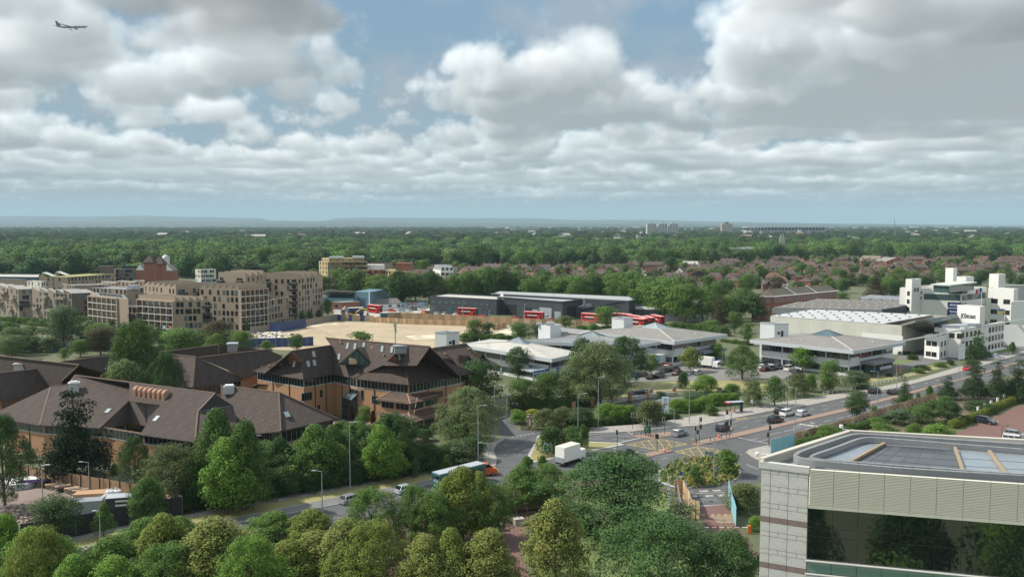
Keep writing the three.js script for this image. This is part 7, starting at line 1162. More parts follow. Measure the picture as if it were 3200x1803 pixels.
for(const q of[[[1955,515],[2345,545],[2180,328],[1885,315]],[[2350,545],[3100,590],[2800,372],[2205,332]]])for(let j=0;j<3;j++){const e=(u,v)=>mix(mix(P(...q[0]),P(...q[1]),u),mix(P(...q[3]),P(...q[2]),u),v).setY(H - 0.05);partW(t,'zinc_sheet',thick([[e(0,j / 3 + 0.01),e(1,j / 3 + 0.01),e(1,(j + 1)/ 3 - 0.01),e(0,(j + 1)/ 3 - 0.01)]],0.1),zinc);}
for(const[p,q]of[[[1945,522],[1865,288]],[[2345,550],[2175,318]],[[885,435],[1230,248]]])partW(t,'roof_beam',bar(P(...p,H + 0.12),P(...q,H + 0.12),0.26,0.24),T(0.30,0.235,0.16,GRAIN,2));
const b1=P(783,330,H - 0.3);partW(t,'roof_box',merge([boxUp(0.32,0.5,0.2,b1.x,b1.y,b1.z),boxUp(0.6,0.12,0.3,b1.x,b1.y - 0.05,b1.z)]),MAT.render);
// security cameras on arms
for(const[x,y2,x1,y1,lab]of[[938,175,850,80,'white dome camera on a bent arm at the far roof corner'],[270,405,95,330,'white dome camera on a bent arm over the pavement corner']]){
const base=P(x,y2,H - 0.3),tip=base.clone();tip.y +=0.55;const k=depthOf(base)/ F0 / 2.885,end=V(base.x +(x1 - x)*k,base.y + 0.6,base.z),up=end.clone();up.y=base.y +(y2 - y1)*k*0.95;
const s=thing('security_camera',lab,'camera',base.clone()),o=base;part(s,'bracket',merge([rod(V(0,-0.2,0),V(0,0.6,0),0.06),rod(V(0,0.45,0),end.clone().sub(o),0.06),rod(end.clone().sub(o),up.clone().sub(o),0.06)]),MAT.render);part(s,'dome',merge([flat(new THREE.SphereGeometry(0.17,14,10).translate(up.x - o.x - 0.16,up.y - o.y - 0.12,0)),cyl(0.17,0.17,0.16,up.x - o.x - 0.16,up.y - o.y - 0.1,0,14)]),MAT.render);
}
const pr=rng(8);for(let i=0;i<9;i++)tree('tree','green tree standing in front of the dark glass, below the frame',['ashBig','limeBig','round'][i % 3],['green','mid','bright'][i % 3],V(6 +(i % 5)*11 + pr()*5,0,-56 + Math.floor(i / 5)*13 + pr()*4),10 + 4*pr(),15 + 7*pr(),{group:'trees mirrored in the dark glass'});
}

// ---------------------------------------------------------------- houses
{
const make=(name,label,wallM,roofM,wd,dp,hip,o={})=>{
const t=thing(name,label,'house',V(0,0,0),0,'brown roofed houses among the trees'),h=5.2,r=3.6,x=wd / 2 + 0.4,z=dp / 2 + 0.4,k=hip?dp*0.42:0;
part(t,'wall',boxUp(wd,h,dp),wallM);part(t,'roof',thick([[V(-x,h,z),V(x,h,z),V(x - k,h + r,0),V(-x + k,h + r,0)],[V(x,h,-z),V(-x,h,-z),V(-x + k,h + r,0),V(x - k,h + r,0)],...(hip?[[V(x,h,z),V(x,h,-z),V(x - k,h + r,0)],[V(-x,h,-z),V(-x,h,z),V(-x + k,h + r,0)]]:[])],0.18),roofM);
if(!hip)part(t,'gable',faces([[V(-wd / 2,h,dp / 2),V(-wd / 2,h,-dp / 2),V(-wd / 2,h + r - 0.3,0)],[V(wd / 2,h,-dp / 2),V(wd / 2,h,dp / 2),V(wd / 2,h + r - 0.3,0)]]),wallM);
for(const cx of o.chimneys??[-wd*0.3,wd*0.3]){const c=part(t,'chimney',boxUp(1.1,2.3,0.8,cx,h + r - 0.9,-0.2),MAT.brickRed);part(c,'chimney_pots',merge([cyl(0.14,0.12,0.5,cx - 0.25,h + r + 1.4,-0.2,6),cyl(0.14,0.12,0.5,cx + 0.25,h + r + 1.4,-0.2,6)]),MAT.terracotta);}
const n=Math.round(wd / 3.6);for(let f=0;f<2;f++)for(let i=0;i<n;i++){const m=part(t,'window',UNIT,MAT.frameWhite);m.position.set(-wd / 2 + wd*(i + 0.5)/ n,1.5 + f*2.5,dp / 2 + 0.02);m.scale.set(1.7,1.3,0.1);child(m,'pane',MAT.glass,0,0,0.1,0.88,0.84,0.98);}
if(o.bay){part(t,'front_gable',merge([boxUp(3.2,h,1.2,-wd*0.2,0,dp / 2 + 0.6),thick([[V(-wd*0.2 - 1.8,h,dp / 2 + 1.4),V(-wd*0.2,h + 2.4,dp / 2 + 1.4),V(-wd*0.2,h + 2.4,0.8),V(-wd*0.2 - 1.8,h,0.8)],[V(-wd*0.2,h + 2.4,dp / 2 + 1.4),V(-wd*0.2 + 1.8,h,dp / 2 + 1.4),V(-wd*0.2 + 1.8,h,0.8),V(-wd*0.2,h + 2.4,0.8)]],0.15)]),roofM);}
return t;
};
const brown=T(0.088,0.066,0.056,TILES,3.4),brown2=T(0.078,0.062,0.056,TILES,3.4),rusty=T(0.14,0.082,0.062,TILES,3.4);
const A=make('semi_detached_house','brown hipped roof house with chimneys and red brick walls',MAT.brickRed,brown,13,8.5,true,{bay:true}),B=make('semi_detached_house','brown gabled house with pale rendered walls',MAT.render,brown2,11,8,false),C=make('terraced_house','long brown tiled terrace roof with several chimneys',MAT.brickRed,brown,24,8.5,true,{chimneys:[-9,-3,3,9]}),D=make('semi_detached_house','rusty red roofed house with cream walls',MAT.renderCream,rusty,12,8.5,true);
const protos=[A,C,A,B,C,A,C,D],used=new Set(),r=rng(777);
const place=(p,x,z,a)=>{if(used.has(p))return copyOf(p,V(x,0,z),a);used.add(p);p.position.set(x,0,z);p.rotation.y=a;return p;};
let i=0;
for(const[d,a,b]of[[585,1240,1830],[600,2130,2360],[625,1170,2420],[668,1150,2720],[712,1180,2900],[760,1230,3100],[812,1330,3300],[868,1500,3400],[930,1950,3400],[1000,2250,3400],[1075,2400,3400]]){
let u=a + r()*40;while(u<b){const p=protos[i++ % 8],wd=p===C?25:14,x=(u - W0 / 2)/ F0*d;if(!(d<640&&u>1900&&u<2090))place(p,x,-d +(r()- 0.5)*14,-0.25 +(r()<0.3?1.3:0)+(r()- 0.5)*0.35);u +=(wd*(1.15 + 0.5*r()))/ d*F0;}
}
for(const p of protos)if(!used.has(p))scene.remove(p);
}

// ---------------------------------------------------------------- landmarks in the far country
{
const block=(name,label,category,k,x0,x1,yTop,yFoot,deep,mat,o={})=>{
const c=at(k,(x0 + x1)/ 2,yFoot),d=depthOf(c),w=(x1 - x0)/ PIECE[k][2]*d / F0*(o.slim??1),h=upTo(k,yTop,c),t=thing(name,label,category,c.clone(),o.turn??0,o.group);part(t,'wall',boxUp(w,h,deep,0,0,-deep / 2),mat);part(t,'roof',boxUp(w*1.01,h*0.015 + 0.2,deep*1.02,0,h,-deep / 2),o.roof??MAT.roofPale);
if(o.grid){const[nx,ny,gm]=o.grid,gw=w / nx,gh=h / ny;for(let j=o.from??0;j<ny;j++)for(let i=0;i<nx;i++){const m=part(t,'window',UNIT,gm??MAT.glass);m.position.set(-w / 2 + gw*(i + 0.5),gh*(j + 0.5),0.02);m.scale.set(gw*(o.fill??0.62),gh*0.52,0.15);}}
o.extra?.(t,w,h);return t;
};
const tw=(label,x0,x1,top)=>block('tower_block',label,'tower block','3',x0,x1,top,300,24,T(0.40,0.40,0.39,STREAK,20),{slim:0.9,grid:[9,14,M(L(0.14,0.15,0.16),{roughness:0.3})],fill:0.55,extra:(t,w,h)=>{part(t,'lift_house',boxUp(w*0.42,4,10,0,h,-12),MAT.renderGrey);for(const s of[-0.5,-0.17,0.17,0.5])part(t,'pier',boxUp(w*0.035,h,0.7,s*w*0.97,0,0.2),MAT.render);}});
tw('grey concrete tower block, left of a group of three',1356,1457,162);tw('grey concrete tower block, middle of a group of three',1469,1570,162);tw('grey concrete tower block, right of a group of three',1578,1679,162);
block('tower_block','single brown and white tower block with a round roof drum','tower block','3',2116,2221,160,285,28,T(0.27,0.235,0.205,STREAK,20),{grid:[8,14,MAT.render],fill:0.3,extra:(t,w,h)=>part(t,'roof_drum',cyl(w*0.2,w*0.2,7,0,h,-14,14),MAT.brickDark)});
{const c=at('3',2760,283),t=thing('stadium','wide grey stadium with a flat ribbed roof on the horizon','stadium',c),k=depthOf(c)/ F0 / 3.22,w=800*k;part(t,'stand',boxUp(w,22,90,0,0,-45),MAT.cladGrey);part(t,'upper_stand',boxUp(w*0.93,12,80,w*0.03,22,-45),MAT.cladDark);part(t,'roof',boxUp(w*0.98,2.5,100,w*0.01,34,-45),MAT.renderGrey);for(let i=0;i<22;i++)part(t,'truss',boxUp(2,11,2,-w*0.45 + i*w*0.043,23,1),MAT.renderGrey);part(t,'stair_tower',boxUp(12,24,12,w*0.16,0,8),MAT.render);part(t,'west_stand',boxUp(w*0.22,18,60,-w*0.42,0,20),MAT.render);}
block('office_block','white office slab with a ribbon of windows standing over the wood','office','3',818,1003,308,400,20,MAT.render,{grid:[10,5,MAT.glassPale],fill:0.7,extra:(t,w,h)=>part(t,'side_wing',boxUp(w*0.35,h*0.4,20,-w*0.62,0,-8),MAT.render)});
block('hospital_block','white and pale blue hospital block far off, at the left','hospital','3',90,185,200,262,40,T(0.50,0.58,0.64,STREAK,20),{grid:[8,5,MAT.glassBlue]});block('hospital_block','cream hospital block far off, right of the pale blue one','hospital','3',185,272,198,262,40,MAT.renderCream,{grid:[6,5,MAT.glassPale]});block('hospital_block','low white hospital wing far off, left of the pale blue block','hospital','3',0,90,208,262,40,MAT.renderGrey);
block('office_block','brick and glass works with a roof drum beyond the houses','works','3',1190,1450,332,400,40,MAT.brickTan,{grid:[9,3,MAT.glassPale],extra:(t,w,h)=>{part(t,'tank',cyl(5,5,12,-w*0.15,h,-10,12),MAT.panelGrey);part(t,'plant',boxUp(w*0.3,8,12,w*0.15,h,-12),MAT.panelGrey);}});block('office_block','long low yellow brick range beyond the houses','works','3',1450,1625,350,410,30,MAT.brickYellow,{grid:[9,2,MAT.glassPale]});block('office_block','red brick block with a white roof band, beyond the houses','works','3',1622,1730,330,410,30,T(0.36,0.17,0.12,BRICKS,3),{grid:[4,3,MAT.glassPale],fill:0.4});block('office_block','cream low range right of the red brick block','works','3',1732,1880,352,405,30,MAT.renderCream);
{const c=at('2',2325,440),h=upTo('2',318,c),t=thing('church_tower','slim pale church tower with pinnacles rising from the wood','church',c);part(t,'tower',boxUp(13,h - 8,13),MAT.renderCream);for(const[x,z]of[[-6,-6],[6,-6],[-6,6],[6,6]])part(t,'pinnacle',flat(new THREE.ConeGeometry(1.4,9,5).translate(x,h - 3.8,z)),MAT.renderCream);}
block('office_block','white gridded block with radio masts on its roof','office','4',110,238,425,500,18,MAT.render,{grid:[8,4,MAT.glass],extra:(t,w,h)=>{part(t,'penthouse',boxUp(w*0.8,7,10,0,h,-9),MAT.brickTan);for(let i=0;i<5;i++)part(t,'mast',cyl(0.4,0.4,14 + 4*(i % 2),-w*0.3 + i*w*0.09,h + 5,-8,5),MAT.render);part(t,'side_wing',boxUp(w*0.8,h*0.9,16,w*0.9,0,-8),MAT.brickDark);}});
block('office_block','dark glazed low office among trees, left half','office','4',430,580,440,495,24,MAT.cladDark,{grid:[7,3,MAT.glassTeal]});block('office_block','dark glazed low office among trees, right half','office','4',625,845,440,500,24,MAT.hoardBlack,{grid:[11,3,MAT.glassTeal]});
hall('broad brown hipped hall among trees on the right','4',[960,478],[1150,482],34,5,5,MAT.brickRed,T(0.20,0.17,0.13,TILES,4));hall('long red brick hall with a grey roof right of the broad hipped one','4',[1180,492],[1300,500],24,8,4,MAT.brickRed,MAT.roofFelt);
for(const[i,a,b]of[[0,2190,2330],[1,2310,2440],[2,2425,2550]])hall(['row of grey roofed brick flats far right of the tower, left part','row of grey roofed brick flats far right of the tower, middle part','row of grey roofed brick flats far right of the tower, right part'][i],'3',[a,400 - i*8],[b,398 - i*8],30,12,6,MAT.brickRed,MAT.roofGrey,{name:'brick_flats',category:'flats'});
block('office_block','cream flat roofed school behind grey roofed flats','school','3',2270,2520,452,480,30,MAT.renderCream,{grid:[12,2,MAT.glassPale]});block('tower_block','tall hazy slab on the far left horizon','tower block','1',284,355,108,185,40,MAT.renderGrey);block('office_block','hazy low blocks around the far left slab','office','1',240,284,150,185,40,MAT.renderGrey);block('office_block','hazy pale block right of the far left slab','office','1',320,362,146,188,30,MAT.render);block('church_tower','thin white far tower on the left horizon','tower','1',1646,1654,148,185,12,MAT.render);
{const c=at('4',1290,300),h=upTo('4',108,c),t=thing('crane','tall thin lattice crane leaning on the right horizon','crane',c);part(t,'jib',rod(V(0,0,0),V(-h*0.11,h,0),1.6,0.7,5),MAT.frameGrey);part(t,'cab',boxUp(8,5,6),MAT.yellow);const c2=at('3',2040,270),h2=upTo('3',205,c2),u=thing('crane','small orange tower crane left of the single tower block','crane',c2);part(u,'mast',boxUp(2.4,h2,2.4),MAT.orange);part(u,'jib',boxUp(14,2,2,3,h2 - 2,0),MAT.orange);}
{const c=at('3',1745,640),h=7,t=thing('house','pale clad house with a white dormer, among brown roofs','house',at('3',1795,645));part(t,'wall',boxUp(14,8,9),MAT.panelPale);part(t,'roof',thick([[V(-7.5,8,5),V(7.5,8,5),V(7.5,11,0),V(-7.5,11,0)],[V(7.5,8,-5),V(-7.5,8,-5),V(-7.5,11,0),V(7.5,11,0)]]),MAT.roofPale);}
// pale far suburbs
const r=rng(31),n=230,im=new THREE.InstancedMesh(merge([boxUp(1,0.62,1),thick([[V(-0.55,0.62,0.55),V(0.55,0.62,0.55),V(0.55,1,0),V(-0.55,1,0)],[V(0.55,0.62,-0.55),V(-0.55,0.62,-0.55),V(-0.55,1,0),V(0.55,1,0)]],0.05)]),M(0xffffff,{roughness:0.8}),n),m4=new THREE.Matrix4();
for(let i=0;i<n;i++){const d=1900 + 6500*r(),u=r()<0.6?1500 + 1700*r():r()*3200,k=9 + 11*r();m4.compose(V((u - W0 / 2)/ F0*d,6 + 9*r(),-d),new THREE.Quaternion().setFromAxisAngle(V(0,1,0),r()*3),V(k*(1 + 1.6*r()),k*0.6,k));im.setMatrixAt(i,m4);const c=r();im.setColorAt(i,c<0.5?L(0.36,0.35,0.33):c<0.75?L(0.16,0.11,0.09):L(0.32,0.33,0.34));}
im.name='distant_houses';im.userData={label:'scattered pale roofs of the far suburbs in the woods',category:'distant houses',kind:'stuff'};shade(im);scene.add(im);
}

// ---------------------------------------------------------------- vehicles
function carBody(L2,W2,Hb,Ht,prof){// side outline low body and cabin, extruded across and drawn in towards the roof
const s=new THREE.Shape(),R=0.36,f=L2 / 2 - 0.85,b=-L2 / 2 + 0.8;
s.moveTo(-L2 / 2,0.35);s.lineTo(-L2 / 2 + 0.03,Hb*0.95);s.lineTo(-L2 / 2 + 0.25,Hb);s.lineTo(prof.hood,Hb + 0.02);s.lineTo(L2 / 2 - 0.25,Hb*0.86);s.lineTo(L2 / 2,Hb*0.6);s.lineTo(L2 / 2,0.3);s.lineTo(f + R,0.25);s.absarc(f,0.3,R,0,Math.PI,false);s.lineTo(b + R,0.25);s.absarc(b,0.3,R,0,Math.PI,false);s.lineTo(-L2 / 2,0.3);
const cross=(shape,w,bev)=>{const g=new THREE.ExtrudeGeometry(shape,{depth:w - 2*bev,bevelEnabled:true,bevelSize:bev,bevelThickness:bev,bevelSegments:2,curveSegments:6});g.translate(0,0,-w / 2 + bev);return flat(g);};
const body=cross(s,W2,0.06),cab=(y0,y1,inset2)=>{const c=new THREE.Shape(),[a0,a1,b1,b0]=prof.cab,k=(y)=>(y - Hb)/(Ht - Hb);c.moveTo(lerp(a0,a1,k(y0))+ inset2,y0);c.lineTo(lerp(a0,a1,k(y1))+ inset2,y1);c.lineTo(lerp(b0,b1,k(y1))- inset2,y1);c.lineTo(lerp(b0,b1,k(y0))- inset2,y0);const g=cross(c,W2 - 0.14,0.03),p=g.attributes.position;for(let i=0;i<p.count;i++){const t=clamp((p.getY(i)- Hb)/(Ht - Hb),0,1);p.setZ(i,p.getZ(i)*(1 - 0.2*t));}g.computeVertexNormals();return g;};
return[body,cab(Hb - 0.02,Ht - 0.05,0),cab(Ht - 0.09,Ht,0.06),f,b];
}
function car(name,label,category,L2,W2,Hb,Ht,prof,color){
const t=thing(name,label,category),[body,cab,roof,f,b]=carBody(L2,W2,Hb,Ht,prof);
part(t,'body',body,color);part(t,'glazing',cab,MAT.glass);part(t,'roof_panel',roof,color);
const pil=[];const[a0,a1,b1,b0]=prof.cab;for(const z of[-1,1])for(const u of prof.pillars)pil.push(bar(V(lerp(a0,b0,u),Hb,z*(W2 / 2 - 0.08)),V(lerp(a1,b1,u),Ht - 0.04,z*(W2 / 2 - 0.08)*0.81),0.07));part(t,'pillars',merge(pil),color);
for(const x of[f,b])for(const z of[-1,1]){const w=part(t,'wheel',rod(V(x,0.32,z*(W2 / 2 - 0.2)),V(x,0.32,z*(W2 / 2 + 0.01)),0.32,0.32,14),MAT.rubber);part(w,'rim',rod(V(x,0.32,z*(W2 / 2 - 0.1)),V(x,0.32,z*(W2 / 2 + 0.03)),0.2,0.2,10),MAT.alloy);}
for(const z of[-1,1]){part(t,'headlight',box(0.16,0.13,0.36,L2 / 2 - 0.06,Hb*0.72,z*(W2 / 2 - 0.28)),MAT.lampGlass);part(t,'tail_light',box(0.12,0.2,0.3,-L2 / 2 + 0.02,Hb*0.82,z*(W2 / 2 - 0.24)),MAT.tailRed);part(t,'mirror',box(0.16,0.13,0.2,prof.hood - 0.35,Hb + 0.1,z*(W2 / 2 + 0.06)),color);}
part(t,'number_plate',box(0.05,0.12,0.5,-L2 / 2 - 0.02,0.55,0),MAT.plateYellow);return t;
}
const CAR={hatch:[4.25,1.8,0.92,1.5,{hood:0.95,cab:[-2.0,-1.55,0.25,1.15],pillars:[0.02,0.3,0.62]}],suv:[4.5,1.88,1.02,1.66,{hood:1.0,cab:[-2.15,-1.85,0.3,1.2],pillars:[0.02,0.3,0.64]}],saloon:[4.6,1.82,0.92,1.45,{hood:0.95,cab:[-1.75,-1.0,0.3,1.2],pillars:[0.04,0.42,0.68]}],van:[4.9,1.95,1.25,1.95,{hood:1.45,cab:[-2.4,-2.3,0.9,1.75],pillars:[0.01,0.3,0.62]}]};
const PAINT={silver:M(L(0.40,0.42,0.44),{roughness:0.3,metalness:0.6}),blue:paint(0.02,0.09,0.42),navy:paint(0.018,0.024,0.045),black:paint(0.012,0.012,0.014),grey:M(L(0.10,0.105,0.115),{roughness:0.3,metalness:0.4}),white:paint(0.72,0.72,0.71),maroon:paint(0.09,0.018,0.018),red:paint(0.50,0.02,0.02),orange:paint(0.72,0.13,0.015),teal:paint(0.012,0.11,0.12),palest:M(L(0.48,0.54,0.60),{roughness:0.3,metalness:0.4})};
const proto={};let firstUse=new Set();
function makeKind(kind){if(!proto[kind])proto[kind]=car(kind==='van'?'van':'car','',kind==='van'?'van':'car',...CAR[kind],PAINT.silver);return proto[kind];}
function aim(k,x,y,x2,y2){const a=at(k,x,y),b=at(k,x2,y2);return[a,Math.atan2(-(b.z - a.z),b.x - a.x)];}// place, turned to face the second point
function putCar(kind,color,label,k,x,y,x2,y2,group,h=0.035){
const p=makeKind(kind),[pos,turn]=aim(k,x,y,x2,y2);pos.y=h;let c;
if(!firstUse.has(kind)){firstUse.add(kind);c=p;c.position.copy(pos);c.rotation.y=turn;c.userData.label=label;}else c=copyOf(p,pos,turn,label);
if(group)c.userData.group=group;else delete c.userData.group;for(const n of['body','roof_panel','pillars','mirror'])swap(c,n,PAINT[color]);return c;
}
for(const row of `
hatch silver 7 1685 1003 1800 965|silver hatchback crossing beside the yellow box
suv navy 7 2125 950 2230 915|dark blue car on the carriageway past the stop line
hatch black 7 1150 1200 1260 1160|black car emerging behind the huge ash
hatch black 8 130 778 200 755|black car waiting left of the white one
suv white 8 200 798 280 778|white car with a dark roof between a black and a silver car
hatch palest 8 358 803 440 783|pale silver blue car ahead of the white one
suv black 8 78 870 160 850|dark car alone in the lane nearest the reservation
suv black 8 1075 573 1150 552|dark car by the tall curved lamp, far lanes
hatch black 8 1262 583 1340 560|dark car half behind the neat conical tree
saloon red 8 2016 343 2090 318|orange red car far up the carriageway
saloon palest 8 2305 220 2400 228|pale blue car turning in front of the works lawn
suv navy 8 2200 880 2330 905|dark people carrier in the red car park
suv silver 8 2500 1022 2620 1040|silver estate car in the red car park
van white 8 2490 1085 2620 1100|white van at the bottom of the red car park
hatch silver B 960 700 1080 668|silver hatchback on the lower road, left of the round tree
hatch palest B 1515 600 1640 570|car roof between tree tops on the lower road
hatch silver B 2000 440 2120 410|silver car behind the teal coach
hatch white 6 752 990 860 960|white car at the left of the court parking
suv black 6 985 985 1080 950|black car in the court, middle of three
suv navy 6 1075 985 1170 955|dark estate parked right in the court
hatch blue 7 1248 410 1330 380|bright blue car in the shade of the tall pale tree
hatch black 7 1322 405 1400 375|black car beside the bright blue one
saloon black 7 1405 432 1490 402|black car, left one of a pair at the car park edge
suv black 7 1488 420 1560 396|black car, right one of a pair at the car park edge
suv grey 7 1540 366 1630 340|grey car in the middle of the car park
hatch silver 7 1570 335 1650 312|silver car furthest back of its row, by the red barriers
suv navy 7 1640 352 1730 330|dark blue car right of the grey one
saloon maroon 7 1662 388 1580 410|dark maroon car alone in front of the row
saloon silver 7 1800 392 1890 368|silver car below the yellow green tree
hatch silver 7 1876 388 1960 366|silver car right of the other silver one, near the lorry
hatch blue 7 2060 283 2110 262|bright blue car right of the white box lorry
hatch silver 7 2098 288 2150 268|silver car right of the bright blue one
hatch white 7 2068 228 2110 210|white car by the brown roofed entrance
saloon white 7 1660 248 1740 228|white car against the pale wall
suv grey 7 2528 305 2600 285|dark grey car right of the large round tree
hatch white 7 2528 328 2600 308|white car right of the large round tree
saloon maroon 8 -30 352 40 330|dark red car at the left of the right hand car park
suv black 8 35 345 110 325|black car in the right hand car park
suv grey 8 108 330 180 310|dark car in front of the white van
van white 8 218 348 290 325|white van by the yellow green tree
saloon grey 8 292 375 370 352|dark silver car right of the white van
saloon red 2 1370 1042 1450 1045|red car in the yard beside the white van
van white 2 1412 1032 1470 1034|white van in the yard right of the red car
hatch orange 2 1690 1058 1630 1050|orange and white car at the corner of the bus garage
saloon navy 2 1748 1062 1800 1066|dark car right of the orange one
saloon red 2 2262 1096 2320 1100|red car right of the second bus
saloon grey 2 2310 1094 2370 1098|grey car behind the garage fence
saloon red 3 30 1116 90 1118|red car left of the middle bus
hatch black 3 82 1116 130 1118|dark car touching the middle bus
van white 3 340 1120 400 1122|white van right of the middle bus
saloon red 3 410 1135 470 1130|red car at the grey willow shrub`.trim().split('\n')){const[a,label]=row.split('|'),q=a.split(' ');putCar(q[0],q[1],label,q[2],+q[3],+q[4],+q[5],+q[6]);}
{const r=rng(64),cols=['white','silver','black','grey','white','navy','silver','white'];let i=0;
for(const[y,x0,x1]of[[1000,1500,1700],[1008,1400,1720],[1018,1310,1700],[1030,1440,1640],[1043,1450,1560]])for(let x=x0;x<x1;x +=33)putCar(['hatch','suv','saloon'][i % 3],cols[Math.floor(r()*8)],'car in the packed rows beside the bus garage','2',x,y,x + 16,y + 14,'cars packed in the yard');
for(const[x,c]of[[1815,'white'],[1855,'navy'],[1890,'white'],[1925,'black'],[1965,'black'],[2002,'white'],[2040,'silver']])putCar('hatch',c,'car in the row parked against the dark garage wall','2',x,1078 +(x - 1815)*0.02,x - 26,1090,'cars along the garage wall');}
function bus(label){// double decker, nose towards +x
const t=thing('double_decker_bus',label,'bus'),l=10.6,w=2.5;part(t,'body',bevelBox(l,3.95,w,0.14,0,2.32,0),MAT.red);part(t,'roof',bevelBox(l - 0.3,0.14,w - 0.3,0.06,0,4.32,0),MAT.redRoof);
for(const z of[-1,1]){for(let i=0;i<7;i++)part(t,'window',box(1.28,0.78,0.06,-l / 2 + 1.1 + i*1.4,3.45,z*w / 2),MAT.glass);for(let i=0;i<5;i++)part(t,'window',box(1.28,0.9,0.06,-l / 2 + 1.4 + i*1.4,1.75,z*w / 2),MAT.glass);part(t,'advert',box(5.2,0.6,0.05,-0.4,2.62,z*w / 2),M(L(0.62,0.45,0.42)));part(t,'door',box(1.2,2.1,0.06,l / 2 - 1,1.35,z*w / 2),MAT.glass);}
part(t,'windscreen',box(0.06,1.5,w - 0.3,l / 2,1.75,0),MAT.glass);part(t,'upper_windscreen',box(0.06,0.85,w - 0.3,l / 2,3.45,0),MAT.glass);part(t,'destination_blind',box(0.07,0.4,1.6,l / 2,2.72,0),MAT.black);part(t,'rear_window',box(0.06,0.7,w - 0.5,-l / 2,3.45,0),MAT.glass);
for(const x of[-3,2.9])for(const z of[-1,1])part(t,'wheel',rod(V(x,0.48,z*(w / 2 - 0.25)),V(x,0.48,z*(w / 2 + 0.02)),0.48,0.48,14),MAT.rubber);for(const z of[-1,1])part(t,'headlight',box(0.08,0.2,0.35,l / 2,0.85,z*0.95),MAT.lampGlass);return t;
}
{const b=bus('red double decker bus at the yard entrance, leftmost'),put=(o,k,x,y,x2,y2)=>{const[p,a]=aim(k,x,y,x2,y2);p.y=0.035;o.position.copy(p);o.rotation.y=a;};
put(b,'2',1193,1056,1280,1066);
for(const[label,k,x,y,x2,y2]of[['red double decker bus parked against the dark garage wall','2',2127,1090,2220,1094],['red double decker bus in front of the open workshop doors','3',220,1131,315,1136],['red double decker bus half behind the light green tree','3',800,1150,880,1156],['red double decker bus by the ramp of the end lean-to','3',1110,1150,1160,1154],['red bus in the end cluster, back left','3',1245,1172,1300,1180],['red bus in the end cluster, front left behind the box tower','3',1250,1200,1310,1206],['red bus in the end cluster, second from left','3',1320,1192,1350,1205],['red bus in the end cluster, third from left','3',1385,1185,1415,1196],['red bus at the right end of the cluster','3',1465,1172,1500,1180]]){const c=b.clone();c.name=numbered('double_decker_bus');c.userData={...b.userData,label};scene.add(c);put(c,k,x,y,x2,y2);}}
function boxLorry(label,s,box2,p,turn){const t=thing('box_lorry',label,'lorry',p,turn),l=5.2*s,h=2.9*s;part(t,'cargo_box',bevelBox(l,h,2.4,0.05,-0.9,0.95 + h / 2,0),box2);part(t,'cargo_roof',boxUp(l,0.05,2.38,-0.9,0.95 + h,0),MAT.renderCream);part(t,'tail_lift',box(0.12,1.3,2.2,-0.95 - l / 2,1.2,0),MAT.panelGrey);part(t,'cab',bevelBox(2,2,2.1,0.2,l / 2 + 0.2,1.45,0),MAT.render);part(t,'windscreen',box(0.5,0.8,1.8,l / 2 + 1.02,1.85,0),MAT.glass);part(t,'chassis',boxUp(l + 2,0.3,1.6,-0.2,0.5,0),MAT.black);for(const x of[-l / 2 + 0.6,l / 2])for(const z of[-1,1])part(t,'wheel',rod(V(x,0.42,z*0.85),V(x,0.42,z*1.12),0.42,0.42,12),MAT.rubber);for(const z of[-1,1])part(t,'tail_light',box(0.1,0.25,0.2,-1 - l / 2,0.75,z),MAT.tailRed);return t;}
{const[p,a]=aim('7',590,1280,760,1225);p.y=0.035;boxLorry('white box lorry on the lower road above the huge ash',1,MAT.render,p,a);const[p2,a2]=aim('7',1985,322,2060,330);p2.y=0.035;boxLorry('white box lorry standing in the car park',0.92,MAT.render,p2,a2);}
{const[p,a]=aim('B',2010,540,2200,490),t=thing('coach','teal coach with a pale roof half behind tree tops','coach',p,a),l=11;part(t,'body',bevelBox(l,2.9,2.5,0.15,0.8,1.9,0),PAINT.teal);part(t,'roof',boxUp(l - 0.3,0.12,2.3,0.8,3.3,0),MAT.panelPale);for(const z of[-1,1])for(let i=0;i<7;i++)part(t,'window',box(1.3,0.95,0.06,-3.6 + i*1.42,2.3,z*1.25),MAT.glass);part(t,'rear_window',box(0.06,0.7,1.9,-4.7,2.6,0),MAT.glass);part(t,'rear_lettering',box(0.07,0.35,1.7,-4.72,1.95,0),printed(1.7,0.35,'#0d4a50',[['COACHES',0.5,0.55,0.8,'#dfe8e8']],{k:100}));for(const x of[-2.6,4])for(const z of[-1,1])part(t,'wheel',rod(V(x,0.5,z*1),V(x,0.5,z*1.27),0.5,0.5,12),MAT.rubber);for(const z of[-1,1])part(t,'tail_light',box(0.06,0.3,0.2,-4.7,1.2,z*1.05),MAT.tailRed);
const v=putCar('van','orange','orange service van with yellow stripes turning at the bend','B',2280,425,2400,415);v.scale.set(1.1,1.15,1.05);part(v,'stripe',box(1.6,0.3,2.0,-1.2,0.8,0),MAT.yellow);}
{const p=at('8',205,440),t=thing('motorcycle','black motorcycle parked beside the slim grey post','motorcycle',p,0.3);for(const x of[-0.7,0.7])part(t,'wheel',flat(new THREE.TorusGeometry(0.3,0.07,6,16).translate(x,0.34,0)),MAT.rubber);part(t,'body',merge([rod(V(-0.7,0.34,0),V(0.2,0.6,0),0.1),rod(V(0.7,0.34,0),V(0.45,1.05,0),0.06),bevelBox(0.6,0.3,0.3,0.1,0.1,0.8,0)]),MAT.blackPaint);part(t,'seat',bevelBox(0.7,0.12,0.28,0.05,-0.4,0.85,0),MAT.rubber);part(t,'handlebar',rod(V(0.42,1.08,-0.35),V(0.42,1.08,0.35),0.03),MAT.steel);}
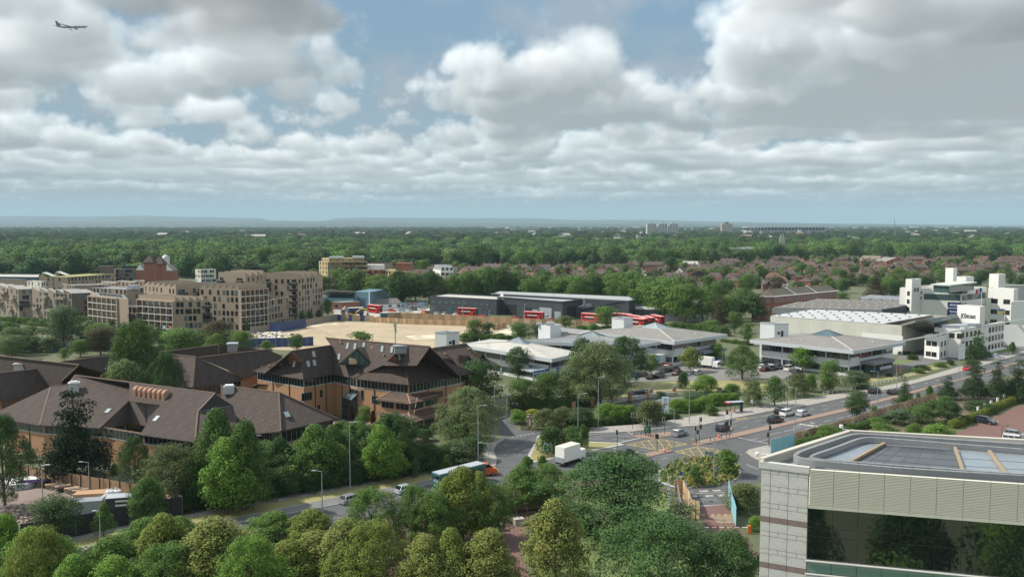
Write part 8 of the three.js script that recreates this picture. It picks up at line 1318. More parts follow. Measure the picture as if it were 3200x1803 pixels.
// narrowboats
for(const[label,k,x,y,x2,y2,hull,top]of[['navy narrowboat moored between the brick pillars','7',1205,632,1400,610,MAT.hoardBlue,PAINT.navy],['narrowboat with a bright blue cover on the canal','1',400,1345,480,1352,MAT.hoardBlue,PAINT.palest],['cream roofed wide boat on the canal','1',430,1400,570,1408,MAT.hoardBlue,MAT.renderCream],['boat with a cream cabin near the left balcony grid','1',810,1318,900,1312,MAT.hoardBlue,MAT.renderCream],['boat with a red cabin behind the brownish tree','1',1125,1372,1190,1368,MAT.terracotta,PAINT.red],['house boat with a red and white banner at far left','1',70,1215,210,1222,MAT.brickTan,MAT.tileRust]]){
const a=at(k,x,y),b=at(k,x2,y2),t=thing('narrowboat',label,'boat',a.clone(),Math.atan2(-(b.z - a.z),b.x - a.x)),l=a.distanceTo(b),s=new THREE.Shape();s.moveTo(-0.6,0);s.lineTo(l - 1.6,1.0);s.lineTo(l,0);s.lineTo(l - 1.6,-1.0);s.lineTo(-0.6,-1.0);s.lineTo(-0.6,1);s.lineTo(l - 1.6,1);part(t,'hull',flat(new THREE.ExtrudeGeometry(s,{depth:0.9,bevelEnabled:false}).rotateX(-Math.PI / 2)),hull);part(t,'cabin',bevelBox(l*0.72,1.1,1.7,0.08,l*0.42,1.4,0),top);part(t,'cabin_roof',boxUp(l*0.74,0.08,1.8,l*0.42,1.95,0),top);for(let i=0;i<5;i++)part(t,'window',box(0.7,0.45,1.74,l*(0.16 + i*0.13),1.5,0),MAT.glass);
}
structure('water',sheet(pts('1',[-200,1330,380,1320,700,1330,1200,1355,1500,1400,1200,1449,300,1449,-200,1430]),0.02),MAT.water);

// ---------------------------------------------------------------- street lamps, signals, signs, posts
function lampPost(label,k,x,y,yTop,arm,o={}){// arm: reach in photograph units, left negative
const p=at(k,x,y),h=upTo(k,yTop,p),t=thing('street_lamp',label,'street lamp',p),w=arm / PIECE[k][2]*depthOf(p)/ F0,r=o.thick??0.1,m=o.mat??MAT.galv;part(t,'column',merge([rod(V(0,0,0),V(0,h*0.25,0),r*1.2,r,8),rod(V(0,h*0.25,0),V(0,h,0),r,r*0.55,8)]),m);
const arms=o.twin?[w,-w]:[w];for(const q of arms){const e=V(q,h + 0.12*Math.abs(q),0.1);part(t,'arm',rod(V(0,h - 0.05,0),e,r*0.5,r*0.4,6),m);part(t,'lamp_head',bevelBox(0.75,0.13,0.32,0.05,e.x + Math.sign(q)*0.25,e.y,0.1),o.head??m);}return t;
}
for(const[label,...a]of[
['tall lamp post in front of the bright hedge','7',868,940,415,40],['tall lamp post on the grass island','7',663,1148,584,65],['tall straight lamp post at the totem pavement','7',1785,892,398,22],['tall lamp post between the yellow boxes','7',1627,1350,735,-45],['tall lamp post rising from the flowery island','C',2036,468,-140,62],['tall lamp post at the round pale tree','6',2400,1065,505,65],['tall lamp post at the bend of the path','6',2235,1312,704,55],['shorter lamp post beside the orange van','B',2335,430,105,-65],['tall lamp post before the office courtyard','B',945,572,-108,48],['near lamp post on the lower road, arm to the left','B',665,825,385,-62],['near lamp post by the black hoarding','A',1005,1130,785,-28],['lamp post at the left end of the yard','A',437,1045,325,48],['lamp post before the cedar, arm to the left','A',892,580,296,-58],['tall lamp post right of the rich green tree','A',2570,775,28,35],['curved lamp post behind the egg shaped tree','8',1103,748,360,-55],['lamp post at the railing on the far pavement','8',1297,540,180,-16],['lamp post at the sky blue hoarding','8',272,1140,525,-52],['slim lamp post by the motorcycle','8',200,705,240,8],['lamp post far up the carriageway','8',1922,445,232,10],['lamp by the narrowboat pillars','7',1418,610,467,10],['slim post at the office drive with a black box','6',2522,920,590,6]])lampPost(label,...a);
for(const[label,...a]of[['thin yard mast left of the red bus','2',1006,1050,882,14],['yard mast in front of the white gabled workshop','2',1333,1008,850,14],['yard mast by the packed cars','2',1506,1055,906,14],['yard mast at the bus by the garage wall','2',2078,1094,940,10],['short yard post near the second bus','2',2345,1102,1030,8],['yard mast at the middle bus','3',125,1132,968,12],['mast standing before the belt trees','3',1705,1148,962,6],['yard mast with a box, right of the tanks','3',1848,1135,996,-14],['yard post at the end lean-to','3',1515,1120,1020,4],['post with lamps in the bus cluster','3',1325,1195,1112,8]])lampPost(label,...a,{thick:0.13});
for(const[label,...a]of[['twin headed black lamp between limes at the bottom','B',2187,1600,1325,62],['twin headed lamp at the propped plywood fence','C',243,800,568,20]])lampPost(label,...a,{twin:true,mat:MAT.blackPaint,thick:0.08});
for(const[label,...a]of[['black lamp on the lawn with a camera head','C',886,1500,1175,-40],['short black lamp by the lime at the fence','C',116,885,712,8],['black lamp at the entrance ramp','C',1850,875,645,30],['black garden lamp by the propped fence','8',1563,715,592,8],['black garden lamp among the round bushes','8',1003,1000,812,12],['black lamp in the red car park, left','8',2358,1070,905,40]])lampPost(label,...a,{mat:MAT.blackPaint,thick:0.07});
{const p=at('2',1400,1400),h=upTo('2',1140,p),t=thing('phone_mast','grey telecom mast standing in front of the cleared site','mast',p);part(t,'column',rod(V(0,0,0),V(0,h,0),0.28,0.2,8),MAT.galv);for(const[x,y]of[[-0.45,h - 1.2],[0.45,h - 1.4],[0.4,h - 3.6],[-0.1,h - 2.6]])part(t,'antenna',boxUp(0.3,2,0.2,x,y - 1,0.2),MAT.panelGrey);}
function signal(label,k,x,y,yTop,heads){const p=at(k,x,y),h=upTo(k,yTop,p),t=thing('traffic_signal',label,'traffic signal',p);part(t,'pole',rod(V(0,0,0),V(0,h,0),0.065,0.055,8),MAT.blackPaint);for(const[dx,dy,white]of heads){const m=part(t,'signal_head',bevelBox(0.36,1.0,0.28,0.03,dx,h - 0.55 - dy,0.1),MAT.black);if(white)part(m,'backing_board',merge([box(0.06,1.2,0.03,dx - 0.26,h - 0.55 - dy,0.12),box(0.06,1.2,0.03,dx + 0.26,h - 0.55 - dy,0.12),box(0.58,0.06,0.03,dx,h + 0.05 - dy,0.12),box(0.58,0.06,0.03,dx,h - 1.15 - dy,0.12)]),MAT.frameWhite);for(let i=0;i<3;i++)part(m,'lens',flat(new THREE.CylinderGeometry(0.1,0.1,0.08,10).rotateX(Math.PI / 2).translate(dx,h - 0.25 - i*0.31 - dy,0.26)),MAT.lens);}return t;}
signal('white edged signal at the hedge, leftmost of the far kerb','7',1215,940,773,[[-0.1,0,1],[0.3,1.1,0]]);signal('white edged signal with a grey pole by the grass island','C',1060,205,-32,[[-0.1,0,1]]);signal('white edged signal left of the green sign','7',1348,1003,826,[[-0.3,0,1],[0.3,0.5,0]]);signal('white edged signal behind the green sign','7',1392,1010,846,[[-0.1,0,1]]);signal('white edged signal right of the green sign','7',1538,992,820,[[-0.3,0,1]]);signal('signal standing in the middle of the yellow box','7',1462,1167,982,[[-0.25,0,1],[0.1,0.1,0]]);signal('white edged signal on the reservation end','7',1853,1080,906,[[-0.15,0,1],[0.35,0.8,0]]);signal('tall black signal with two heads on the reservation end','7',1887,1086,815,[[0.3,0,0],[0.3,1.6,0]]);signal('black signal with camera at the dark blue car','7',2163,1033,852,[[0.15,0,0],[-0.3,0.2,0]]);signal('thin black signal pole with a small yellow notice','7',2206,1006,762,[[-0.05,1.9,0]]);signal('tall black signal at the corner pavement','j',2405,1028,618,[[0.2,0,0],[0.2,1.4,0],[-0.3,2.9,0]]);signal('short black signal post at the hedge foot','7',1450,940,866,[[0.3,0,0]]);
{const p=at('7',2206,1006),t=thing('notice','small yellow and white notice on the thin signal pole','notice',p);part(t,'board',box(0.5,0.7,0.04,0,1.7,0.1),MAT.plateYellow);part(t,'print',box(0.4,0.4,0.05,0,1.78,0.1),MAT.plateWhite);}
for(const[label,k,x,y]of[['yellow bollard at the nose of the left island','7',1228,1000],['yellow bollard by the green sign railings','7',1422,1025],['yellow bollard at the reservation nose','7',1822,1085],['yellow bollard on the brick island by a cone','7',1577,1155],['yellow bollard left of the white lorry','7',258,1258]]){const p=at(k,x,y),t=thing('keep_left_bollard',label,'bollard',p);p.y=0.14;part(t,'body',bevelBox(0.38,0.85,0.22,0.1,0,0.65,0),MAT.yellow);part(t,'stem',boxUp(0.26,0.3,0.18),MAT.black);part(t,'sign_face',flat(new THREE.CylinderGeometry(0.15,0.15,0.03,14).rotateX(Math.PI / 2).translate(0,0.85,0.12)),MAT.blueSign);}
for(const[label,k,x,y]of[['traffic cone on the brick island','7',1535,1172],['traffic cone on the central reservation','7',2083,1030]]){const p=at(k,x,y);p.y=0.14;const t=thing('traffic_cone',label,'traffic cone',p);part(t,'cone',cyl(0.26,0.05,0.95,0,0.06,0,14),MAT.cone);part(t,'band',cyl(0.19,0.125,0.28,0,0.42,0,14),MAT.frameWhite);part(t,'base',boxUp(0.62,0.07,0.62),MAT.cone);}
function board(name,label,k,x0,y0,x1,y1,xf,yf,mat,o={}){const p=at(k,xf,yf),d=depthOf(p),s=d / F0 / PIECE[k][2],w=(x1 - x0)*s,t=thing(name,label,'sign',p),yb=upTo(k,y1,p),yt=upTo(k,y0,p),cx=((x0 + x1)/ 2 - xf)*s;const posts=o.posts??[-0.35,0.35];if(posts.length)part(t,'posts',merge(posts.map((q)=>rod(V(cx + q*w,0,0),V(cx + q*w,yt,0),0.05,0.05,6))),MAT.galv);part(t,'board',o.round?flat(new THREE.CylinderGeometry(w / 2,w / 2,0.05,20).rotateX(Math.PI / 2).translate(cx,(yt + yb)/ 2,0.1)):box(w,yt - yb,0.06,cx,(yt + yb)/ 2,0.1),mat);return[t,cx,(yt + yb)/ 2,w,yt - yb];}
board('direction_sign','large green direction sign on the railed island','7',1330,912,1398,970,1365,1012,printed(4,3,'#0d5a3c',[['Brentford',0.4,0.25,0.16,'#e8efe8'],['Isleworth',0.4,0.5,0.16,'#e8efe8'],['Chiswick',0.4,0.75,0.16,'#d9c24a']],{k:60}));board('direction_sign','small green direction sign above the large one','7',1352,892,1398,912,1378,1010,printed(3,1.2,'#0d5a3c',[['A4',0.5,0.5,0.6,'#e8efe8']],{k:60}));
{const p=at('7',362,1222),s=depthOf(p)/ F0 / 3.22,t=thing('direction_sign','green flag shaped direction sign on the grass island','sign',p),y0=upTo('7',1172,p),y1=upTo('7',1080,p),sh=new THREE.Shape();sh.moveTo(-50*s,(y0 + y1)/ 2);sh.lineTo(-38*s,y1);sh.lineTo(42*s,y1 - 0.3);sh.lineTo(42*s,y0);sh.lineTo(-34*s,y0 + 0.2);part(t,'posts',merge([-28,28].map((x)=>rod(V(x*s,0,0),V(x*s,y1 + 0.3,0),0.06))),MAT.galv);part(t,'border',flat(new THREE.ExtrudeGeometry(sh,{depth:0.05,bevelEnabled:false})),MAT.frameWhite);part(t,'board',flat(new THREE.ExtrudeGeometry(sh,{depth:0.05,bevelEnabled:false}).scale(0.92,1,1).translate(0,-(y0 + y1)/ 2,0).scale(1,0.9,1.2).translate(0,(y0 + y1)/ 2,0.02)),MAT.greenSign);part(t,'print',box(62*s,(y1 - y0)*0.8,0.04,4*s,(y0 + y1)/ 2,0.09),printed(3,3,'#0d5a3c',[['C. London',0.45,0.16,0.15,'#e8efe8'],['Hammersmith',0.5,0.37,0.13,'#d9c24a'],['(M4)',0.4,0.56,0.14,'#d9c24a'],['Hanwell',0.4,0.73,0.14,'#e8efe8'],['Ealing',0.4,0.9,0.12,'#d9c24a']],{k:60}));}
board('sign_back','grey back of a sign at the flowers, left plate','j',1445,1092,1500,1150,1485,1215,MAT.panelGrey,{posts:[0.25]});board('sign_back','grey back of a sign at the flowers, right plate','j',1502,1100,1572,1160,1560,1215,MAT.panelGrey,{posts:[0.3]});board('arrow_sign','round blue arrow sign at the front of the flowers','C',1683,388,1718,425,1700,527,printed(1,1,'#1a4f9c',[['\u2190',0.5,0.5,0.7,'#ffffff']],{k:96}),{posts:[0],round:true});board('arrow_sign','round blue arrow sign behind the flowers','C',2056,338,2078,375,2065,470,MAT.blueSign,{posts:[0],round:true});board('sign_back','square grey sign at the small island tree','C',2168,310,2206,362,2185,417,MAT.panelGrey,{posts:[0]});board('plate','small white plate under the front arrow sign','C',1678,432,1722,446,1700,528,MAT.plateWhite,{posts:[]});board('bus_stop_flag','white bus stop flag with a red top right of the shelter','7',2402,640,2424,675,2420,780,MAT.plateWhite,{posts:[0.3]});board('street_sign','small blue sign on a post at the pavement end','7',2538,628,2554,644,2546,735,MAT.blueSign,{posts:[0]});board('notice_board','tall white notice board before the works cedar','i',1605,1205,1700,1440,1660,1490,MAT.panelWhite);
{const p=at('7',1560,815),s=depthOf(p)/ F0 / 3.22,h=upTo('7',614,p),t=thing('name_totem','tall white and blue name totem in the hedge','totem sign',p);part(t,'slab',bevelBox(72*s,h,0.5,0.05,-14*s,h / 2,0),MAT.hoardSky);part(t,'print',box(62*s,h*0.98,0.06,-17*s,h / 2,0.24),printed(3,8.4,'#e6ecee',[['GREAT',0.5,0.09,0.07,'#22242a'],['WEST',0.5,0.165,0.07,'#22242a'],['PLAZA',0.5,0.24,0.07,'#22242a']],{k:60,extra:(c,W,Hh)=>{c.fillStyle='#c9362c';c.fillRect(W*0.15,Hh*0.31,W*0.7,Hh*0.07);c.strokeStyle='#3c5a94';c.lineWidth=5;c.beginPath();c.ellipse(W*0.45,Hh*0.46,W*0.25,Hh*0.02,-0.2,0,7);c.stroke();}}));}
{const a=at('7',2170,775),b=at('7',2310,765),t=thing('bus_shelter','glass bus shelter with a red edged roof on the far pavement','bus shelter',a.clone(),Math.atan2(-(b.z - a.z),b.x - a.x)),l=a.distanceTo(b);part(t,'roof',bevelBox(l + 0.8,0.18,1.7,0.05,l / 2,2.75,0),MAT.panelPale);part(t,'roof_edge',box(0.1,0.3,1.75,-0.42,2.7,0),MAT.red);part(t,'roof_edge',box(l*0.3,0.28,0.06,l*0.12,2.72,0.86),MAT.red);for(const x of[0,l*0.33,l*0.66,l])part(t,'post',boxUp(0.09,2.7,0.09,x,0,-0.7),MAT.blackPaint);for(let i=0;i<3;i++)part(t,'pane',box(l / 3 - 0.12,1.9,0.03,l*(i + 0.5)/ 3,1.4,-0.7),new THREE.MeshPhysicalMaterial({color:0xffffff,transmission:1,roughness:0.05,thickness:0}));part(t,'poster_panel',boxUp(0.16,2.4,1.35,l,0.15,0),MAT.black);part(t,'poster',box(0.03,1.7,1.1,l - 0.1,1.5,0),printed(1.1,1.7,'#17304a',[['FILM',0.5,0.8,0.1,'#cfe2ea']],{k:100,extra:(c,W,Hh)=>{c.fillStyle='#3f86b0';c.beginPath();c.ellipse(W*0.5,Hh*0.4,W*0.25,Hh*0.22,0.3,0,7);c.fill();}}));part(t,'bench',merge([boxUp(l*0.5,0.08,0.35,l*0.38,0.5,-0.4),boxUp(0.08,0.5,0.3,l*0.2,0,-0.4),boxUp(0.08,0.5,0.3,l*0.56,0,-0.4)]),MAT.red);const q=at('7',2168,795),u=thing('litter_bin','black litter bin at the left end of the bus shelter','bin',q);part(u,'body',cyl(0.28,0.32,1,0,0.15,0,12),MAT.black);part(u,'hood',cyl(0.33,0.2,0.2,0,1.15,0,12),MAT.blackPaint);}
for(const[label,k,x,y,yt]of[['brick pillar with a globe left of the tall lamp post','7',810,700,632],['brick pillar below the tall pale tree','7',1000,680,607],['brick pillar in the dark trees, without a globe','7',620,742,668],['brick pillar left of the navy narrowboat','7',1187,652,570],['wide brick pillar with a globe at the narrowboat','7',1358,624,557],['brick pillar with a globe right of the narrowboat','7',1400,605,542],['ivy covered brick pillar with a globe','7',1632,598,530],['brick pillar with a globe at the bright green bush','7',1861,572,515],['brick pillar right of the bright green bush','7',2090,575,525],['brick gate pillar with a globe and notice at the left drive','7',178,936,818],['short brick pillar by the railing far right','8',1325,375,305]]){const p=at(k,x,y),h=upTo(k,yt,p),t=thing('brick_pillar',label,'pillar',p),w=k==='7'&&x===178?1.1:1.0;part(t,'shaft',boxUp(w,h,w),MAT.brickOrange);part(t,'cap',boxUp(w*1.2,0.15,w*1.2,0,h,0),MAT.stoneBrown);if(/globe/.test(label)&&!/without/.test(label))part(t,'globe',flat(new THREE.SphereGeometry(0.33,14,10).translate(0,h + 0.5,0)),MAT.globe);if(/notice/.test(label))part(t,'notice',box(0.4,1.6,0.04,0,h*0.6,w / 2 + 0.02),MAT.plateWhite);}
for(const[label,k,x,y,yt]of[['pair of globe lamps by the left drive','7',30,780,690],['globe lamp by the raised barrier','6',1485,1010,815],['globe lamp at the parked court cars','6',1040,1010,945],['globe lamp before the cedar path','A',1035,500,405],['globe lamp at the office corner','A',1985,420,292]]){const p=at(k,x,y),h=upTo(k,yt,p),t=thing('globe_lamp',label,'lamp',p);part(t,'post',rod(V(0,0,0),V(0,h,0),0.06,0.05,8),MAT.blackPaint);for(const q of /pair/.test(label)?[-0.5,0.5]:[0]){part(t,'globe',flat(new THREE.SphereGeometry(0.32,14,10).translate(q,h + 0.2,0)),MAT.globe);if(q)part(t,'arm',rod(V(0,h - 0.2,0),V(q,h,0),0.03),MAT.blackPaint);}}
// fences and hoardings: every sheet its own
function fence(name,label,k,line,h,mat,o={}){const p=pts(k,line),t=thing(name,label,o.category??'fence',p[0].clone()),wd=o.wide??2.4;let c=0;for(let i=0;i + 1<p.length;i++){const w=new Wall(p[i],p[i + 1]),n=Math.max(1,Math.round(w.len / wd));for(let j=0;j<n;j++){const s0=w.len*j / n,s1=w.len*(j + 1)/ n,q=(c++*7 % 5)*0.03;unit(t,'panel',o.mats?o.mats[c % o.mats.length]:mat,w.p((s0 + s1)/ 2,(h - q)/ 2,(c % 2)*0.012),s1 - s0 - 0.03,h - q,0.06,w.turn);if(o.post)unit(t,'post',o.post,w.p(s0,h / 2,o.postOut??0.07),0.14,h + 0.08,0.12,w.turn);if(o.prop){const a=w.p(s0,h*0.85,o.prop*0.1),b=w.p(s0,0.05,o.prop*2.2);partW(t,'prop',rod(a,b,0.05,0.05,6),o.propMat??MAT.galv);}if(o.rails)for(const y of o.rails)if(j===0)unit(t,'rail',o.post,w.p(w.len / 2,y,0.06),w.len,0.1,0.07,w.turn);}}return t;}
const PLY=[MAT.plywood,MAT.plywoodPale,MAT.plywood,MAT.timber];
fence('site_fence','propped plywood fence along the near side of the carriageway','8',[60,1150,400,1055,830,935,1270,790,1700,665],2.6,MAT.plywood,{mats:PLY,prop:1});fence('site_fence','sky blue hoarding at the corner pavement','8',[30,1205,265,1140],3.4,MAT.hoardSky,{wide:1.1,category:'hoarding'});fence('site_fence','sky blue hoarding along the red ramp','C',[2182,655,2215,800,2258,950],3.2,MAT.hoardSky,{wide:2.2,category:'hoarding'});
fence('site_fence','plywood hoarding braced with scaffold beside the bottom road','B',[1060,1310,1300,1240,1510,1190],3.2,MAT.plywood,{mats:PLY,prop:1,rails:[0.8,1.6,2.4],post:MAT.galv});fence('site_fence','plywood hoarding in shade behind the roadside trees','C',[-330,830,0,790,330,745,560,720],2.8,MAT.timber,{mats:PLY,prop:1});fence('site_fence','plywood hoarding stepping down beside the entrance ramp','C',[1640,640,1720,640,1770,740,1812,850,1890,870],3.0,MAT.plywoodPale,{mats:[MAT.plywoodPale,MAT.plywood]});
fence('timber_fence','brown timber fence at the back of the yard','A',[60,420,200,432,900,562,1410,650],2.3,MAT.timber,{post:MAT.darkTimber});fence('site_fence','black hoarding round the yard by the road','A',[200,1140,480,1100,760,1050,1130,965,1640,870,1832,838],3.4,MAT.hoardBlack,{category:'hoarding'});fence('site_fence','plywood backed end of the black hoarding','A',[1832,838,1655,745],3.4,MAT.plywoodPale,{category:'hoarding'});
fence('site_fence','pale orange timber fence around the cleared site','2',[1185,1150,1550,1170,2150,1190,2380,1230,2525,1200],2.6,MAT.plywoodPale,{mats:[MAT.plywoodPale,MAT.plywood],post:MAT.plywood,postOut:0.2});fence('timber_fence','tall close boarded timber fence along the bus yard','2',[1320,1112,1450,1108,1900,1128,2576,1165],3,MAT.timber,{wide:3,mats:[MAT.timber,MAT.plywood]});fence('timber_fence','timber fence along the right end of the bus yard','3',[0,1165,240,1175,640,1190,850,1198],2.8,MAT.timber,{wide:3,mats:[MAT.timber,MAT.plywoodPale]});
fence('site_fence','bright blue hoarding at the left of the cleared site','2',[140,1245,240,1248,500,1205],4.4,MAT.hoardBlue,{category:'hoarding'});fence('site_fence','bright blue hoarding behind the office ridge','2',[-300,1430,0,1405,575,1385],3.6,MAT.hoardBlue,{category:'hoarding'});fence('wall','worn grey fence between the flats and the cleared site','2',[-60,1265,140,1240,500,1185,740,1140,815,1125],3,MAT.fenceOld,{post:MAT.fenceOld});fence('site_fence','brick red and navy gates at the head of the cleared site','2',[815,1130,930,1135,1000,1138,1090,1140,1185,1145],3,MAT.plywood,{mats:[MAT.plywood,MAT.hoardBlue,MAT.fenceOld],category:'gate'});fence('palisade_fence','grey metal fence behind the buses at right','3',[1540,1140,1720,1140,1900,1145],2.6,MAT.cladGrey);fence('palisade_fence','blue and rust fence behind the packed cars','2',[1290,1005,1500,1000,1730,1000],3,MAT.cladGrey,{mats:[MAT.cladGrey,MAT.hoardSky,MAT.cladGrey,MAT.terracotta]});
{// white post and rail along the far pavement, and railings on the islands
const rail=(name,label,k,line,h,mat,gap,n)=>{const p=pts(k,line),t=thing(name,label,'railing',p[0].clone());for(let i=0;i + 1<p.length;i++){const w=new Wall(p[i],p[i + 1]),m=Math.max(1,Math.round(w.len / gap));for(let j=0;j<=m;j++)unit(t,'post',mat,w.p(w.len*j / m,h / 2,0),0.1,h,0.1,w.turn);for(let r=0;r<n;r++)unit(t,'rail',mat,w.p(w.len / 2,h - 0.06 - r*h*0.4,0),w.len,0.07,0.06,w.turn);}};
rail('railing','pale post and rail fence along the far pavement','8',[560,600,840,545,1180,475,1480,400],1.1,MAT.renderCream,2.4,2);rail('railing','grey guard railing around the green sign','7',[1300,1010,1345,1012,1400,1025],1.1,MAT.blackPaint,0.9,2);rail('railing','grey guard railing on the reservation end','7',[1860,1090,2000,1065,2110,1040,2190,1030],1.05,MAT.blackPaint,4,1);rail('railing','black railing along the office drive gate','7',[90,950,150,945],1.8,MAT.blackPaint,0.25,2);
for(let i=0;i<7;i++){const p=at('8',2118 + i*66,812 - i*32),t=thing('white_post','white post in the row along the yellow green hedge','post',p,0,'white posts along the hedge');part(t,'shaft',boxUp(0.45,2.4,0.45),MAT.render);part(t,'cap',boxUp(0.55,0.12,0.55,0,2.4,0),MAT.renderGrey);}
for(const[label,k,x,y,l,turn]of[['orange barrier cabinet and boom at the ramp foot','C',2390,1015,-7,0],['red and white barrier raised at the office lawn','6',1545,1030,8.5,1.36]]){const p=at(k,x,y),t=thing('barrier',label,'barrier',p),o=k==='C';part(t,'cabinet',bevelBox(0.5,1.3,0.4,0.04,0,0.65,0),o?MAT.orange:MAT.panelGrey);const e=V(Math.cos(turn)*l,1 + Math.sin(turn)*Math.abs(l),0),b=rod(V(0,1.0,0),e,0.07,0.06,6);part(t,'boom',b,MAT.frameWhite);for(let i=1;i<6;i++)part(t,'stripe',rod(V(0,1,0).lerp(e,i / 6),V(0,1,0).lerp(e,i / 6 + 0.06),0.08,0.08,6),MAT.tailRed);}
// scaffold tower behind the ramp hoarding
const a=at('C',1600,870),b=at('C',1800,880),t=thing('scaffold','scaffold frame propping the hoarding above the ramp','scaffolding',a.clone()),d=b.clone().sub(a),k=V(2,0,-14),g=[];for(let i=0;i<=4;i++)for(const s of[0,0.5,1]){const p=d.clone().multiplyScalar(s).add(k.clone().multiplyScalar(i / 4));g.push(rod(p,p.clone().setY(3.6 - s),0.06,0.06,5));if(i)for(const y of[0.8,2,3.2 - s]){const q=d.clone().multiplyScalar(s).add(k.clone().multiplyScalar((i - 1)/ 4));g.push(rod(p.clone().setY(y),q.clone().setY(y),0.05,0.05,5),rod(p.clone().setY(0.3),q.clone().setY(2.6),0.05,0.05,5));}}for(let i=0;i<=4;i++)for(const y of[1,2.2]){const p=k.clone().multiplyScalar(i / 4).setY(y);g.push(rod(p,p.clone().add(d),0.05,0.05,5));}part(t,'tubes',merge(g),MAT.galv);
for(const[label,kk,x,y]of[['concrete ballast block at the hoarding, left one','B',1180,1370],['concrete ballast block at the hoarding, right one','B',1322,1330],['concrete ballast block under the dark trees','B',2440,985],['concrete ballast block at the curved drive','C',70,925]]){const t2=thing('ballast_block',label,'concrete block',at(kk,x,y),0.3);part(t2,'block',bevelBox(1.6,1.1,1.1,0.04,0,0.55,0),MAT.concrete);part(t2,'lifting_eye',flat(new THREE.TorusGeometry(0.1,0.03,6,10).translate(0,1.15,0)),MAT.steel);}
}
{// yard clutter
const r=rng(12),P=(x,y)=>at('A',x,y),heap=(name,label,cat,x,y,w,h,n,s,mat)=>{const g=[];for(let i=0;i<n;i++){const a=r()*6.3,d=Math.sqrt(r()),k=s*(0.5 + r());g.push(box(k,k*0.7,k*0.8,Math.cos(a)*d*w,h*(1 - d)*r()+ k*0.2,Math.sin(a)*d*w*0.7,r()*3));}const t=thing(name,label,cat,P(x,y));part(t,'pieces',merge(g),mat,{kind:'stuff'});};
heap('rubble_heap','heap of pale rubble at the left of the yard','rubble',180,820,7,1.6,420,0.38,MAT.rubble);const st=thing('block_stack','grey sheeted stack in the middle of the yard','stack',P(870,800),0.22);for(let i=0;i<4;i++)part(st,'layer',bevelBox(5.2,0.56,2.4,0.05,0,0.3 + i*0.55,0),MAT.panelGrey);const ct=thing('container','open ended pale container beside the slim conical tree','container',P(1300,780),0.25);part(ct,'shell',bevelBox(7,2.6,2.6,0.04,0,1.3,0),MAT.frameDark);part(ct,'roof',boxUp(7,0.08,2.6,0,2.6,0),MAT.panelPale);part(ct,'slats',merge([0.7,1.4,2.1].map((y)=>box(5.2,0.3,0.1,0.6,y,1.34))),MAT.render);
for(let i=0;i<9;i++){const t=thing('bulk_bag','white bulk bag in the pile by the timber fence','bag',P(1050 +(i % 5)*45,725 - Math.floor(i / 5)*30),r()*3,'white bulk bags in the yard');part(t,'bag',bevelBox(1.1,1.1,1.1,0.2,0,0.55 +(i>5?1:0),0),MAT.bagWhite);part(t,'loops',merge([flat(new THREE.TorusGeometry(0.3,0.05,5,8).translate(0.2,1.15 +(i>5?1:0),0.3)),flat(new THREE.TorusGeometry(0.3,0.05,5,8).translate(-0.2,1.15 +(i>5?1:0),-0.3))]),MAT.bagWhite);}
for(let i=0;i<11;i++){const t=thing('pallet_stack','stack of pallets and boards along the timber fence','pallets',P(430 + i*46,535 + i*10),0.25 + r()*0.3,'stacks along the yard fence'),m=[MAT.timber,MAT.hoardBlack,MAT.plywood,MAT.steel][i % 4];for(let j=0;j<3;j++)part(t,'pallet',boxUp(1.8 + r(),0.22,1.3,r()*0.2,j*0.3,0),m);}const fl=thing('board_pile','tan boards on a pale pallet in front of the bags','boards',P(920,660),0.2);part(fl,'boards',bevelBox(5.5,0.6,2.6,0.04,0,0.9,0),MAT.plywood);part(fl,'pallet',boxUp(6,0.5,3,0,0.1,0),MAT.panelPale);const tk=thing('dish','round pale tank lid lying left in the yard','tank',P(200,535));part(tk,'rim',cyl(3,3,1,0,0,0,28),MAT.panelPale);part(tk,'lid',cyl(2.7,0.4,0.5,0,1,0,28),MAT.render);const pu=thing('panel_stack','purple panels leaning in the yard','panels',P(315,545),0.2);for(let i=0;i<3;i++)part(pu,'panel',box(5,0.15,2.4,i*0.3,0.8 + i*0.2,-i*0.2).rotateX(-0.35),M(L(0.16,0.10,0.22)));
const dr=rng(5),g=[],g2=[];for(let i=0;i<130;i++){const p=at('2',20 + dr()*360 -(i % 2)*140,1255 + dr()*80);(i % 3?g:g2).push(box(0.5 + dr(),0.3 + 0.5*dr(),0.5 + dr(),p.x,0.2,p.z,dr()*3));}stuff('litter','white scattered litter on the left of the cleared site','litter',merge(g),MAT.render);stuff('litter','dark scattered rubbish on the left of the cleared site','litter',merge(g2),MAT.tileRust);
for(const[label,a,b]of[['pale sea container by the site fence corner',1250,1330]]){const w=new Wall(at('2',a,1110),at('2',b,1108)),t=thing('container',label,'container',w.p(0,0));unit(t,'shell',MAT.glassBlue,w.p(w.len / 2,1.3,-1.3),w.len,2.6,2.5,w.turn);unit(t,'roof',MAT.panelPale,w.p(w.len / 2,2.64,-1.3),w.len,0.08,2.5,w.turn);}
